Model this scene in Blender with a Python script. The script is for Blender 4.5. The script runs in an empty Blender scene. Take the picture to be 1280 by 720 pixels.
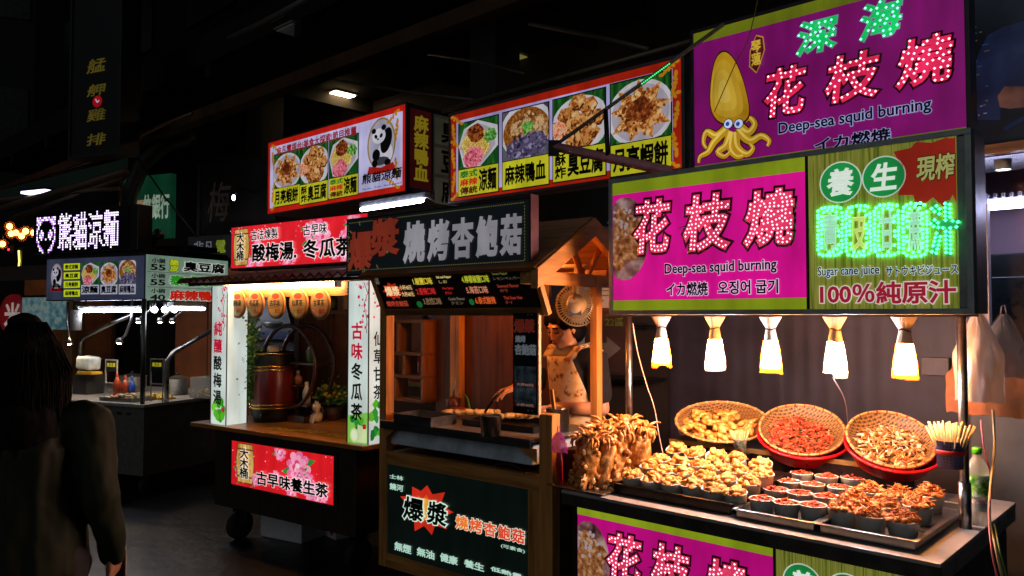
import bpy, bmesh, math, random
from mathutils import Vector, Matrix, noise
R = math.radians
scene = bpy.context.scene
col = scene.collection
rnd = random.Random(7)

# ------------------------------------------------------------------ camera, world, exposure
EYE, FPX, PITCH = 1.65, 980.0, R(2.0)
cd = bpy.data.cameras.new('camera'); cam = bpy.data.objects.new('camera', cd); col.objects.link(cam)
cam.location = (0, 0, EYE); cam.rotation_euler = (R(90) + PITCH, 0, 0)
cd.sensor_width = 36.0; cd.lens = 36.0 * FPX / 1280.0; cd.clip_start = 0.05; cd.clip_end = 400
scene.camera = cam
world = bpy.data.worlds.new('World'); scene.world = world; world.use_nodes = True
wn = world.node_tree.nodes; wl = world.node_tree.links
bg = wn['Background']
bg.inputs[0].default_value = (.92, .95, 1.0, 1); bg.inputs[1].default_value = 0.008   # city glow on a night sky
sl = bpy.data.lights.new('street_glow', 'SUN'); slo = bpy.data.objects.new('street_glow', sl); col.objects.link(slo)   # faint light of the open street behind the camera
sl.energy = .2; sl.angle = R(50); sl.color = (.86, .93, 1.0); slo.rotation_euler = Vector((.45, .85, -.36)).to_track_quat('-Z', 'Y').to_euler()
vs = scene.view_settings
vs.view_transform = 'Standard'; vs.look = 'None'; vs.exposure = 0.0; vs.gamma = 1.0; vs.use_curve_mapping = False
cy = scene.cycles
cy.use_denoising = True; cy.max_bounces = 6; cy.diffuse_bounces = 3; cy.glossy_bounces = 3
cy.transmission_bounces = 4; cy.transparent_max_bounces = 8; cy.sample_clamp_indirect = 4.0
cy.use_light_tree = True; cy.caustics_reflective = False; cy.caustics_refractive = False

# ------------------------------------------------------------------ measuring: each stall has a frame (x along its face, y away from the street, z up)
def ray(px, py):
    z = -(py - 360) / FPX
    return (px - 640) / FPX, math.cos(PITCH) - math.sin(PITCH) * z, math.sin(PITCH) + math.cos(PITCH) * z
class Frame:
    def __init__(s, px, py, z, deg):
        s.a = R(deg); d = ray(px, py); t = (z - EYE) / d[2]
        s.o = (d[0] * t, d[1] * t); s.u = (math.cos(s.a), -math.sin(s.a)); s.v = (math.sin(s.a), math.cos(s.a))
    def loc(s, x, y):
        dx, dy = x - s.o[0], y - s.o[1]
        return dx * s.u[0] + dy * s.u[1], dx * s.v[0] + dy * s.v[1]
    def W(s, x, y, z=0.0):
        return Vector((s.o[0] + x * s.u[0] + y * s.v[0], s.o[1] + x * s.u[1] + y * s.v[1], z))
    def _r(s, px, py):
        d = ray(px, py); c = s.loc(0, 0)
        return d, c, (d[0] * s.u[0] + d[1] * s.u[1], d[0] * s.v[0] + d[1] * s.v[1])
    def p(s, px, py, v=0.0):
        d, c, D = s._r(px, py); t = (v - c[1]) / D[1]
        return c[0] + D[0] * t, EYE + d[2] * t
    def fx(s, px, py, x):
        d, c, D = s._r(px, py); t = (x - c[0]) / D[0]
        return c[1] + D[1] * t, EYE + d[2] * t
    def fz(s, px, py, z):
        d = ray(px, py); t = (z - EYE) / d[2]
        return s.loc(d[0] * t, d[1] * t)
S = Frame(709, 612, .85, 43)      # squid stall
M = Frame(473, 706, .20, 40)      # mushroom stall
T = Frame(242, 527, .85, 36)      # tea stall
P = Frame(178, 505, .85, 24)      # noodle stall

# ------------------------------------------------------------------ materials
def lin(h):
    if not isinstance(h, str): return tuple(h) + (1.0,) if len(h) == 3 else tuple(h)
    h = h.lstrip('#'); c = [int(h[i:i + 2], 16) / 255 for i in (0, 2, 4)]
    return tuple(((x + .055) / 1.055) ** 2.4 if x > .04045 else x / 12.92 for x in c) + (1.0,)
_mats = {}
def newmat(key):
    m = bpy.data.materials.new(key); m.use_nodes = True
    return m, m.node_tree.nodes, m.node_tree.links, m.node_tree.nodes['Principled BSDF']
def noisy(nt, scale, coord='Object', detail=4, stretch=(1, 1, 1)):
    n, l = nt.nodes, nt.links
    tc = n.new('ShaderNodeTexCoord'); mp = n.new('ShaderNodeMapping'); nz = n.new('ShaderNodeTexNoise')
    mp.inputs['Scale'].default_value = stretch
    l.new(tc.outputs[coord], mp.inputs[0]); l.new(mp.outputs[0], nz.inputs['Vector'])
    nz.inputs['Scale'].default_value = scale; nz.inputs['Detail'].default_value = detail
    return nz
def ramp(nt, src, stops):
    r = nt.nodes.new('ShaderNodeValToRGB'); e = r.color_ramp.elements
    while len(e) > 1: e.remove(e[-1])
    e[0].position, e[0].color = stops[0][0], lin(stops[0][1])
    for p_, c in stops[1:]:
        x = e.new(p_); x.color = lin(c)
    nt.links.new(src, r.inputs[0]); return r
def dull(h, k):
    c = lin(h); return (c[0] * k, c[1] * k, c[2] * k, 1)
def mat(h, rough=.5, metal=0.0, var=.25, scale=18, bump=0.0, stretch=(1, 1, 1), spec=.5):
    key = f'm{h}{rough}{metal}{var}{scale}{bump}{stretch}{spec}'
    if key in _mats: return _mats[key]
    m, n, l, b = newmat('paint')
    nz = noisy(m.node_tree, scale, stretch=stretch)
    c = lin(h)
    r = ramp(m.node_tree, nz.outputs[0], [(.3, dull(h, 1 - var)), (.7, dull(h, 1 + var * .5))])
    l.new(r.outputs[0], b.inputs['Base Color'])
    mr = n.new('ShaderNodeMapRange'); l.new(nz.outputs[0], mr.inputs[0])
    mr.inputs[3].default_value = max(.03, rough - .12); mr.inputs[4].default_value = min(1, rough + .12)
    l.new(mr.outputs[0], b.inputs['Roughness']); b.inputs['Metallic'].default_value = metal
    b.inputs['Specular IOR Level'].default_value = spec
    if bump:
        bp = n.new('ShaderNodeBump'); bp.inputs['Strength'].default_value = bump; bp.inputs['Distance'].default_value = .01
        l.new(nz.outputs[0], bp.inputs['Height']); l.new(bp.outputs[0], b.inputs['Normal'])
    _mats[key] = m; return m
def wood(h, axis='z', rough=.5):
    key = f'w{h}{axis}{rough}'
    if key in _mats: return _mats[key]
    m, n, l, b = newmat('wood')
    st = {'x': (.08, 1, 1), 'y': (1, .08, 1), 'z': (1, 1, .08)}[axis]
    nz = noisy(m.node_tree, 34, detail=5, stretch=st)
    r = ramp(m.node_tree, nz.outputs[0], [(.28, dull(h, .45)), (.5, dull(h, .9)), (.72, dull(h, 1.3))])
    k = noisy(m.node_tree, 5, detail=1, stretch=tuple(max(x, .35) for x in st))
    kr = ramp(m.node_tree, k.outputs[0], [(.25, (.35, .3, .25, 1)), (.34, (1, 1, 1, 1))])
    mx = n.new('ShaderNodeMix'); mx.data_type = 'RGBA'; mx.blend_type = 'MULTIPLY'; mx.inputs[0].default_value = .8
    l.new(r.outputs[0], mx.inputs[6]); l.new(kr.outputs[0], mx.inputs[7]); l.new(mx.outputs[2], b.inputs['Base Color'])
    b.inputs['Roughness'].default_value = rough
    bp = n.new('ShaderNodeBump'); bp.inputs['Strength'].default_value = .25; bp.inputs['Distance'].default_value = .004
    l.new(nz.outputs[0], bp.inputs['Height']); l.new(bp.outputs[0], b.inputs['Normal'])
    _mats[key] = m; return m
def glow(h, s=1.0, uneven=.25, base=.5):
    """backlit print: emission noise stands for uneven tube light behind the sheet"""
    key = f'g{h}{s}{uneven}{base}'
    if key in _mats: return _mats[key]
    m, n, l, b = newmat('backlit_print')
    b.inputs['Base Color'].default_value = dull(h, base); b.inputs['Roughness'].default_value = .35
    b.inputs['Emission Color'].default_value = lin(h)
    if uneven:
        nz = noisy(m.node_tree, 3.0, detail=1)
        mr = n.new('ShaderNodeMapRange'); l.new(nz.outputs[0], mr.inputs[0])
        mr.inputs[1].default_value = .3; mr.inputs[2].default_value = .7
        mr.inputs[3].default_value = s * (1 - uneven); mr.inputs[4].default_value = s * (1 + uneven)
        n2 = noisy(m.node_tree, 14.0, detail=6, stretch=(1, 1, .22))   # grime streaks on the sheet
        m2 = n.new('ShaderNodeMapRange'); l.new(n2.outputs[0], m2.inputs[0])
        m2.inputs[1].default_value = .32; m2.inputs[2].default_value = .62; m2.inputs[3].default_value = .8; m2.inputs[4].default_value = 1.04
        mu = n.new('ShaderNodeMath'); mu.operation = 'MULTIPLY'; l.new(mr.outputs[0], mu.inputs[0]); l.new(m2.outputs[0], mu.inputs[1])
        l.new(mu.outputs[0], b.inputs['Emission Strength'])
    else: b.inputs['Emission Strength'].default_value = s
    _mats[key] = m; return m
def light(h, s):
    key = f'l{h}{s}'
    if key in _mats: return _mats[key]
    m, n, l, b = newmat('lamp_light')
    b.inputs['Base Color'].default_value = (.8, .8, .8, 1); b.inputs['Emission Color'].default_value = lin(h); b.inputs['Emission Strength'].default_value = s
    _mats[key] = m; return m
def printed(stops, scale=60, s=.8, kind='noise', stretch=(1, 1, 1), lit=True, rough=.4, bump=0.0):
    """mottled colour, printed and backlit (lit) or a real surface (not lit)"""
    key = f'p{stops}{scale}{s}{kind}{stretch}{lit}{rough}{bump}'
    if key in _mats: return _mats[key]
    m, n, l, b = newmat('printed_picture' if lit else 'mottled')
    if kind == 'vor':
        nz = noisy(m.node_tree, scale, stretch=stretch); v = n.new('ShaderNodeTexVoronoi'); v.inputs['Scale'].default_value = scale
        l.new(nz.inputs['Vector'].links[0].from_socket, v.inputs['Vector']); src = v.outputs['Color']
    else:
        nz = noisy(m.node_tree, scale, stretch=stretch, detail=3); src = nz.outputs[0]
    r = ramp(m.node_tree, src, stops); l.new(r.outputs[0], b.inputs['Base Color']); b.inputs['Roughness'].default_value = rough
    if lit:
        l.new(r.outputs[0], b.inputs['Emission Color']); b.inputs['Emission Strength'].default_value = s
    if bump:
        bp = n.new('ShaderNodeBump'); bp.inputs['Strength'].default_value = bump; bp.inputs['Distance'].default_value = .006
        l.new(src, bp.inputs['Height']); l.new(bp.outputs[0], b.inputs['Normal'])
    _mats[key] = m; return m
def clear(h, alpha=.35, rough=.25):
    """thin plastic film"""
    key = f'c{h}{alpha}{rough}'
    if key in _mats: return _mats[key]
    m, n, l, b = newmat('plastic_film')
    tr = n.new('ShaderNodeBsdfTransparent'); tl = n.new('ShaderNodeBsdfTranslucent'); tl.inputs[0].default_value = lin(h)
    b.inputs['Base Color'].default_value = lin(h); b.inputs['Roughness'].default_value = rough
    m1 = n.new('ShaderNodeMixShader'); m1.inputs[0].default_value = .5; l.new(b.outputs[0], m1.inputs[1]); l.new(tl.outputs[0], m1.inputs[2])
    m2 = n.new('ShaderNodeMixShader'); m2.inputs[0].default_value = alpha; l.new(tr.outputs[0], m2.inputs[1]); l.new(m1.outputs[0], m2.inputs[2])
    l.new(m2.outputs[0], n['Material Output'].inputs[0]); _mats[key] = m; return m

STEEL = mat('#9a9a98', .32, 1.0, .3, 30, stretch=(.2, 1, 1)); DSTEEL = mat('#4a4a4c', .42, 1.0, .35, 22)
BLACK = mat('#101011', .5); BLACKG = mat('#0c0c0d', .22); WHITE = mat('#d8d8d4', .45, var=.12); RUB = mat('#0d0d0e', .8)
PINE = wood('#bc8040', 'z'); PINEX = wood('#bc8040', 'x'); PINEY = wood('#bc8040', 'y')
DWOODX = wood('#4a2a18', 'x'); DWOODZ = wood('#4a2a18', 'z'); BROWNX = wood('#3a1e12', 'x')

# ------------------------------------------------------------------ mesh builder
_ico = {}
def ico(sub):
    if sub not in _ico:
        bm = bmesh.new(); bmesh.ops.create_icosphere(bm, subdivisions=sub, radius=1)
        bm.verts.ensure_lookup_table()
        _ico[sub] = ([v.co.copy() for v in bm.verts], [tuple(v.index for v in f.verts) for f in bm.faces]); bm.free()
    return _ico[sub]
class B:
    def __init__(s): s.v, s.f, s.mi, s.sm, s.mats = [], [], [], [], []
    def m(s, mt):
        if mt not in s.mats: s.mats.append(mt)
        return s.mats.index(mt)
    def add(s, vs_, fs, mt, smooth=False, xf=None):
        o = len(s.v); k = s.m(mt)
        s.v += [tuple(xf @ Vector(v)) if xf else tuple(v) for v in vs_]
        for f in fs: s.f.append(tuple(i + o for i in f)); s.mi.append(k); s.sm.append(smooth)
        return s
    def box(s, x0, x1, y0, y1, z0, z1, mt, xf=None):
        x0, x1 = min(x0, x1), max(x0, x1); y0, y1 = min(y0, y1), max(y0, y1); z0, z1 = min(z0, z1), max(z0, z1)
        return s.add([(x0, y0, z0), (x1, y0, z0), (x1, y1, z0), (x0, y1, z0), (x0, y0, z1), (x1, y0, z1), (x1, y1, z1), (x0, y1, z1)],
                     [(3, 2, 1, 0), (4, 5, 6, 7), (0, 1, 5, 4), (1, 2, 6, 5), (2, 3, 7, 6), (3, 0, 4, 7)], mt, False, xf)
    def tube(s, pts, r, mt, seg=8, cap=True, flat=1.0):
        pts = [Vector(p) for p in pts]; n = len(pts); rs = r if isinstance(r, (list, tuple)) else [r] * n
        vs_, fs = [], []; up = None
        for i, p in enumerate(pts):
            d = (pts[min(i + 1, n - 1)] - pts[max(i - 1, 0)]).normalized()
            if up is None: up = Vector((0, 0, 1)) if abs(d.z) < .9 else Vector((1, 0, 0))
            a = d.cross(up)
            if a.length < 1e-5: a = d.orthogonal()
            a.normalize(); b = a.cross(d).normalized(); up = b
            for k in range(seg):
                t = 2 * math.pi * k / seg; vs_.append(p + (a * math.cos(t) + b * math.sin(t) * flat) * rs[i])
        for i in range(n - 1):
            for k in range(seg):
                fs.append((i * seg + k, i * seg + (k + 1) % seg, (i + 1) * seg + (k + 1) % seg, (i + 1) * seg + k))
        if cap: fs += [tuple(range(seg))[::-1], tuple((n - 1) * seg + k for k in range(seg))]
        return s.add(vs_, fs, mt, True)
    def cap(s, a, b, ra, rb, mt, seg=12):
        """tapered limb with round ends"""
        a, b = Vector(a), Vector(b); s.tube([a, b], [ra, rb], mt, seg); s.blob(a, (ra,) * 3, mt, sub=2); s.blob(b, (rb,) * 3, mt, sub=2); return s
    def lathe(s, prof, mt, seg=24, c=(0, 0, 0), sx=1, sy=1, a0=0, a1=360, xf=None):
        full = abs(a1 - a0) >= 360; k = seg if full else seg + 1; vs_, fs = [], []
        for r, z in prof:
            for i in range(k):
                t = R(a0 + (a1 - a0) * i / seg); vs_.append((c[0] + r * math.cos(t) * sx, c[1] + r * math.sin(t) * sy, c[2] + z))
        for j in range(len(prof) - 1):
            for i in range(seg):
                i2 = (i + 1) % k; fs.append((j * k + i, j * k + i2, (j + 1) * k + i2, (j + 1) * k + i))
        return s.add(vs_, fs, mt, True, xf)
    def blob(s, c, r, mt, n=0.0, seed=0, sub=2, freq=1.4, xf=None, rot=None):
        vs_, fs = ico(sub); out = []
        for v in vs_:
            k = 1 + (n * noise.noise(v * freq + Vector((seed * 3.1, seed * 1.7, seed))) if n else 0)
            q = Vector((v.x * r[0] * k, v.y * r[1] * k, v.z * r[2] * k))
            if rot: q = rot @ q
            out.append(q + Vector(c))
        return s.add(out, fs, mt, True, xf)
    def poly(s, pts, mt, rev=False): return s.add(pts, [tuple(range(len(pts)))[::-1] if rev else tuple(range(len(pts)))], mt)
    def prism(s, pts, y0, y1, mt):
        """outline in x,z given a thickness from y0 to y1"""
        n = len(pts); vs_ = [(x, y0, z) for x, z in pts] + [(x, y1, z) for x, z in pts]
        return s.add(vs_, [tuple(range(n)), tuple(range(2 * n - 1, n - 1, -1))] + [(i, i + n, (i + 1) % n + n, (i + 1) % n) for i in range(n)], mt)
    def mesh(s, name):
        me = bpy.data.meshes.new(name); me.from_pydata(s.v, [], s.f)
        for mt in s.mats: me.materials.append(mt)
        me.polygons.foreach_set('material_index', s.mi); me.polygons.foreach_set('use_smooth', s.sm); me.update(); return me
    def build(s, name, parent=None, bev=0.0, loc=None, rot=None):
        o = bpy.data.objects.new(name, s.mesh(name)); col.objects.link(o)
        if parent: o.parent = parent
        if loc: o.location = loc
        if rot: o.rotation_euler = rot
        if bev:
            bv = o.modifiers.new('bevel', 'BEVEL'); bv.width = bev; bv.segments = 2; bv.limit_method = 'ANGLE'; bv.angle_limit = R(40)
        return o
def tag(o, label=None, cat=None, group=None, kind=None):
    if label: o['label'] = label
    if cat: o['category'] = cat
    if group: o['group'] = group
    if kind: o['kind'] = kind
    return o
def thing(name, label, cat, loc=(0, 0, 0), rz=0.0, group=None, rot=None):
    o = bpy.data.objects.new(name, None); col.objects.link(o); o.empty_display_size = .1
    o.location = loc; o.rotation_euler = rot or (0, 0, rz); return tag(o, label, cat, group)
def at(F, name, label, cat, x=0, y=0, z=0, group=None, rz=0.0):
    return thing(name, label, cat, F.W(x, y, z), -F.a + rz, group)
def clone(o, parent=None):
    c = o.copy(); col.objects.link(c); c.parent = parent
    for ch in [x for x in bpy.data.objects if x.parent == o]: clone(ch, c)
    return c

# ------------------------------------------------------------------ writing
def glyphs(text, bold=0.0, fill=True, shear=0.0, space=1.0, line=1.0, spacing=1.0):
    c = bpy.data.curves.new('t', 'FONT'); c.body = text; c.size = 1; c.resolution_u = 3; c.shear = shear
    c.space_line = line; c.space_character = spacing; c.align_x = 'CENTER' if '\n' in text else 'LEFT'
    if bold and fill: c.bevel_depth = bold; c.bevel_resolution = 0
    if not fill: c.fill_mode = 'NONE'
    o = bpy.data.objects.new('t', c); me = bpy.data.meshes.new_from_object(o)
    bpy.data.objects.remove(o); bpy.data.curves.remove(c); return me
def bounds(me):
    xs = [v.co.x for v in me.vertices]; ys = [v.co.y for v in me.vertices]
    return min(xs), max(xs), min(ys), max(ys)
def write(parent, text, box, mt, bold=.02, y=-.003, outline=None, ob=.05, name='lettering', shear=0.0, line=1.0, keep=False, leds=None, led_step=.0125, led_r=.0042, led_bold=0.0, led_mt=None, spacing=1.0):
    """fits the text into box (x0,x1,z0,z1) of the parent, standing proud of it at y"""
    x0, x1, z0, z1 = box; base = glyphs(text, 0, True, shear, line=line, spacing=spacing); a, b, c, d = bounds(base); bpy.data.meshes.remove(base)
    eb = max(bold, ob if outline else 0); a -= eb; b += eb; c -= eb; d += eb
    sx, sz = (x1 - x0) / (b - a), (z1 - z0) / (d - c)
    if keep:
        k = min(sx, sz); x0 += ((x1 - x0) - k * (b - a)) / 2; z0 += ((z1 - z0) - k * (d - c)) / 2; sx = sz = k
    made = []
    def put(bd, m_, yy, thick, nm):
        me = glyphs(text, bd, True, shear, line=line, spacing=spacing)
        for v in me.vertices:
            t = v.co.copy(); v.co = (x0 + (t.x - a) * sx, yy - (t.z / bd * thick if bd else 0), z0 + (t.y - c) * sz)
        me.materials.clear(); me.materials.append(m_); me.name = nm
        o = bpy.data.objects.new(nm, me); col.objects.link(o); o.parent = parent; made.append(o)
    if outline: put(ob, outline, y, .0008, 'lettering_outline')
    put(bold, mt, y - (.002 if outline else 0), .0008, name)
    if leds:
        me = glyphs(text, 0, False, shear, line=line, spacing=spacing); bm = bmesh.new(); bm.from_mesh(me); b_ = B()
        seen = set(); dots = []; bm.edges.ensure_lookup_table()
        for e0 in bm.edges:
            if e0.index in seen: continue
            loop = []; e = e0; v = e0.verts[0]
            while e.index not in seen:
                seen.add(e.index); loop.append(v.co.copy()); v = e.other_vert(v)
                nx = [k for k in v.link_edges if k.index not in seen]
                if not nx: break
                e = nx[0]
            loop.append(v.co.copy()); pts = [Vector((x0 + (q.x - a) * sx, 0, z0 + (q.y - c) * sz)) for q in loop]
            acc = 0.0
            for i in range(len(pts) - 1):
                seg = (pts[i + 1] - pts[i]).length; t = led_step - acc if acc else 0
                while t < seg and seg > 0:
                    q = pts[i].lerp(pts[i + 1], t / seg)
                    if led_bold:
                        d_ = (pts[i + 1] - pts[i]).normalized(); q = q + Vector((d_.z, 0, -d_.x)) * led_bold
                    if any((q.x - o_.x) ** 2 + (q.z - o_.z) ** 2 < (led_step * .72) ** 2 for o_ in dots): t += led_step; continue
                    dots.append(q)
                    b_.add([(q.x - led_r, y - .0035, q.z), (q.x, y - .0035, q.z - led_r), (q.x + led_r, y - .0035, q.z), (q.x, y - .0035, q.z + led_r), (q.x, y - .0035 - led_r, q.z)],
                           [(0, 1, 4), (1, 2, 4), (2, 3, 4), (3, 0, 4)], leds); t += led_step
                acc = (seg - (t - led_step)) if seg > 0 else acc
        bm.free(); bpy.data.meshes.remove(me)
        tag(b_.build('led_light', parent), kind='stuff')
    return made

class Sign:
    """a flat face at depth v of a frame; measured corners become metres on that face"""
    def __init__(s, F, v, root, x0=0, z0=0, yb=0): s.F, s.v, s.root, s.x0, s.z0, s.yb = F, v, root, x0, z0, yb
    def L(s, px, py):
        x, z = s.F.p(px, py, s.v); return x - s.x0, z - s.z0
    def bx(s, tl, br):
        (xa, ya), (xb, yb) = tl, br   # image bounds of something level: its edges climb to the right above the horizon and sink below it
        top = s.L(xb if ya < 394 else xa, ya)[1]; bot = s.L(xa if yb < 394 else xb, yb)[1]; ym = (ya + yb) / 2
        return s.L(xa, ym)[0], s.L(xb, ym)[0], bot, top
    def text(s, t, tl, br, mt, dy=0, **k): return write(s.root, t, s.bx(tl, br), mt, y=s.yb - .006 + dy, **k)
    def photo(s, tl, br, kind, st=.6, seed=1): food_photo(s.root, s.bx(tl, br), kind, st, seed, s.yb - .0015)
class Art:
    """flat printed shapes, each layer a hair in front of the last"""
    def __init__(s, y=-.0015): s.b, s.y = B(), y
    def up(s): s.y -= .00003; return s.y
    def poly(s, pts, mt): y = s.up(); s.b.poly([(x, y, z) for x, z in pts], mt); return s
    def rect(s, x0, x1, z0, z1, mt): return s.poly([(x0, z0), (x1, z0), (x1, z1), (x0, z1)], mt)
    def ell(s, cx, cz, rx, rz, mt, n=28, rot=0.0, jag=0.0, seed=1):
        q = random.Random(seed); pts = []
        for i in range(n):
            t = 2 * math.pi * i / n; k = 1 + jag * (q.random() - .5)
            x, z = rx * k * math.cos(t), rz * k * math.sin(t)
            pts.append((cx + x * math.cos(rot) - z * math.sin(rot), cz + x * math.sin(rot) + z * math.cos(rot)))
        return s.poly(pts, mt)
    def star(s, cx, cz, r, mt, n=10, inner=.6, seed=1, sz=1.0):
        q = random.Random(seed); pts = []
        for i in range(2 * n):
            k = r * (1 if i % 2 == 0 else inner) * (.88 + .24 * q.random()); t = math.pi * i / n + .2
            pts.append((cx + k * math.cos(t), cz + sz * k * math.sin(t)))
        return s.poly(pts, mt)
    def line(s, pts, w, mt):
        for (x0, z0), (x1, z1) in zip(pts, pts[1:]):
            d = math.hypot(x1 - x0, z1 - z0) or 1; nx, nz = -(z1 - z0) / d * w / 2, (x1 - x0) / d * w / 2
            s.poly([(x0 + nx, z0 + nz), (x0 - nx, z0 - nz), (x1 - nx, z1 - nz), (x1 + nx, z1 + nz)], mt)
        return s
    def build(s, name, parent): return s.b.build(name, parent)
def food_photo(parent, box, kind, s=.6, seed=1, y=-.0015):
    """a printed photograph of a dish, cut to its rectangle"""
    x0, x1, z0, z1 = box; w, h = x1 - x0, z1 - z0; a = Art(y); q = random.Random(seed)
    X = lambda t: x0 + t * w
    Z = lambda t: z0 + t * h
    g = lambda *st: printed(st, 55, s)
    a.rect(x0, x1, z0, z1, printed(((.3, '#0c3a14'), (.5, '#1d6a26'), (.68, '#4da040')), 26, s * .5, stretch=(1, 1, .15)))
    for i in range(7): a.line([(X(q.random() * .8), Z(0)), (X(.3 + q.random() * .7), Z(1))], w * .02, glow('#3f8a3a', s * .4, 0))
    n0 = len(a.b.v)
    plate = glow('#d9d4dc', s, .1); plate2 = glow('#b6aebc', s, .1)
    def lump(cx, cz, r, m_, n=14, jag=.35): a.ell(X(cx), Z(cz), min(r * w, .48 * w), min(r * h, .48 * h) * .95, m_, n, 0, jag, q.randint(0, 9999))
    def crumbs(cx, cz, r, cols, n_, sz=.035, ar=.7):
        for i in range(n_):
            t, k_ = q.random() * 6.28, math.sqrt(q.random()) * r; s2 = sz * (.5 + q.random())
            px, pz = X(cx + k_ * math.cos(t)), Z(cz + k_ * math.sin(t) * .95); px, pz = min(max(px, x0 + s2 * w), x1 - s2 * w), min(max(pz, z0 + s2 * w), z1 - s2 * w)
            a.ell(px, pz, s2 * w, s2 * w * ar, glow(q.choice(cols), s, 0), 8, q.random() * 3, .5, q.randint(0, 999))
    FRIED = ('#7a3a10', '#94501c', '#b87434', '#c98a48', '#dca868', '#e8c088', '#5a280a')
    if kind == 'noodles':
        a.poly([(X(.06), Z(.5)), (X(.2), Z(.12)), (X(.55), Z(.04)), (X(.93), Z(.4)), (X(.9), Z(.75)), (X(.5), Z(.92)), (X(.2), Z(.8))], plate)
        a.poly([(X(.12), Z(.5)), (X(.24), Z(.18)), (X(.55), Z(.1)), (X(.86), Z(.42)), (X(.82), Z(.7)), (X(.5), Z(.86)), (X(.24), Z(.74))], plate2)
        lump(.45, .5, .3, printed(((.35, '#7a5418'), (.5, '#d8b04a'), (.65, '#f0dc8c')), 90, s, stretch=(1, 1, 3)), 24, .2)
        for i in range(26):
            t = q.random() * 6.3; a.line([(X(.45 + .28 * math.cos(t + k * .5)), Z(.5 + .28 * math.sin(t + k * .5) * (1 - .1 * k))) for k in range(4)], w * .012, glow(q.choice(('#e8c868', '#b8892c', '#f3e2a0')), s, 0))
        lump(.46, .68, .18, g((.35, '#3a1206'), (.5, '#7c3414'), (.66, '#b86a30')))
        lump(.4, .26, .2, g((.35, '#a03048'), (.5, '#e06a80'), (.66, '#f3a0a8')))
        crumbs(.46, .68, .16, ('#3a1206', '#7c3414', '#a85a28', '#5a200a'), 34, .022); crumbs(.4, .26, .17, ('#b84058', '#e06a80', '#f3a0a8', '#c85870'), 34, .022, .3)
        lump(.76, .6, .13, g((.35, '#1d5a1c'), (.5, '#5aa040'), (.66, '#b0d080')))
    elif kind == 'pancake':
        lump(.5, .45, .46, plate, 28, 0); lump(.5, .45, .4, plate2, 28, 0)
        st = g((.3, '#6a300e'), (.46, '#b06428'), (.6, '#d89a54'), (.75, '#f0c88c'))
        for i in range(9):
            t = i * .7 + .2; c, n_ = math.cos(t), math.sin(t)
            a.poly([(X(.5 + .12 * c - .14 * n_), Z(.46 + .12 * n_ + .14 * c)), (X(.5 + .12 * c + .14 * n_), Z(.46 + .12 * n_ - .14 * c)), (X(.5 + .46 * c), Z(.46 + .44 * n_))], st)
        for i in range(9): t = i * .7 + .2; crumbs(.5 + .24 * math.cos(t), .46 + .23 * math.sin(t), .1, FRIED, 14, .026)
        lump(.5, .5, .17, g((.35, '#4a1c08'), (.55, '#8a4018'), (.7, '#c07838')))
        lump(.5, .54, .09, g((.35, '#3a1206'), (.6, '#70300e')))
    elif kind == 'tofu':
        lump(.52, .45, .46, plate, 28, 0)
        for i, (cx, cz) in enumerate(((.3, .62), (.5, .78), (.66, .7), (.42, .55), (.62, .5), (.78, .5), (.3, .4), (.5, .34), (.68, .3), (.44, .2), (.6, .18))):
            lump(cx, cz, .15, g((.3, '#5a260a'), (.45, '#a45a22'), (.58, '#cc8a48'), (.72, '#e8b878')), 6, .3)
            a.line([(X(cx - .1), Z(cz - .08)), (X(cx + .05), Z(cz - .12)), (X(cx + .12), Z(cz - .02))], w * .025, glow('#4a1c08', s * .8, 0))
        for cx, cz in ((.3, .62), (.5, .76), (.66, .68), (.42, .55), (.62, .5), (.76, .48), (.3, .4), (.5, .34), (.68, .3), (.44, .2), (.6, .18)): crumbs(cx + .02, cz + .03, .07, FRIED[2:6], 5, .035); crumbs(cx, cz - .07, .09, ('#5a280a', '#6a300e', '#4a1c08'), 4, .03, .4)
        lump(.16, .42, .15, g((.35, '#c02818'), (.5, '#e8c8a0'), (.62, '#e86030')), 12, .2)
    elif kind == 'blood':
        a.rect(x0, x1, z0, z1, printed(((.3, '#3a3a44'), (.7, '#6a6a78')), 8, s))
        lump(.52, .55, .48, plate, 28, 0); lump(.52, .52, .42, g((.3, '#5a2a0c'), (.55, '#9a5a20'), (.7, '#c08a48')), 28, 0)
        for cx, cz in ((.35, .6), (.5, .68), (.7, .62), (.78, .5)): lump(cx, cz, .14, g((.35, '#8a5a28'), (.6, '#d8b080')), 8, .4)
        for cx, cz, r in ((.5, .28, .24), (.68, .3, .22), (.36, .24, .2)): lump(cx, cz, r, g((.3, '#2a2238'), (.55, '#5a5070'), (.75, '#9a94b0')), 7, .3)
        crumbs(.5, .28, .24, ('#2a2238', '#4a4060', '#7a7498', '#9a94b0', '#5a5070'), 30, .05, .5); crumbs(.58, .64, .2, ('#8a5a28', '#b08048', '#d8b080', '#704018'), 26, .035)
        lump(.54, .58, .1, g((.35, '#2a7a20'), (.6, '#8ac860')), 12, .6)
    mx, mz = (x0 + x1) / 2, (z0 + z1) / 2   # the dish is cropped by the edges of its photograph
    a.b.v = a.b.v[:n0] + [(min(max(mx + (x - mx) * 1.22, x0), x1), yy, min(max(mz + (z - mz) * 1.22, z0), z1)) for x, yy, z in a.b.v[n0:]]
    a.build('picture', parent)

# glow, drawn outlines and frames for signs
def frame_bars(b, x0, x1, z0, z1, w, y0, y1, mt):
    b.box(x0, x1, y0, y1, z1 - w, z1, mt); b.box(x0, x1, y0, y1, z0, z0 + w, mt)
    b.box(x0, x0 + w, y0, y1, z0 + w, z1 - w, mt); b.box(x1 - w, x1, y0, y1, z0 + w, z1 - w, mt)
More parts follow.
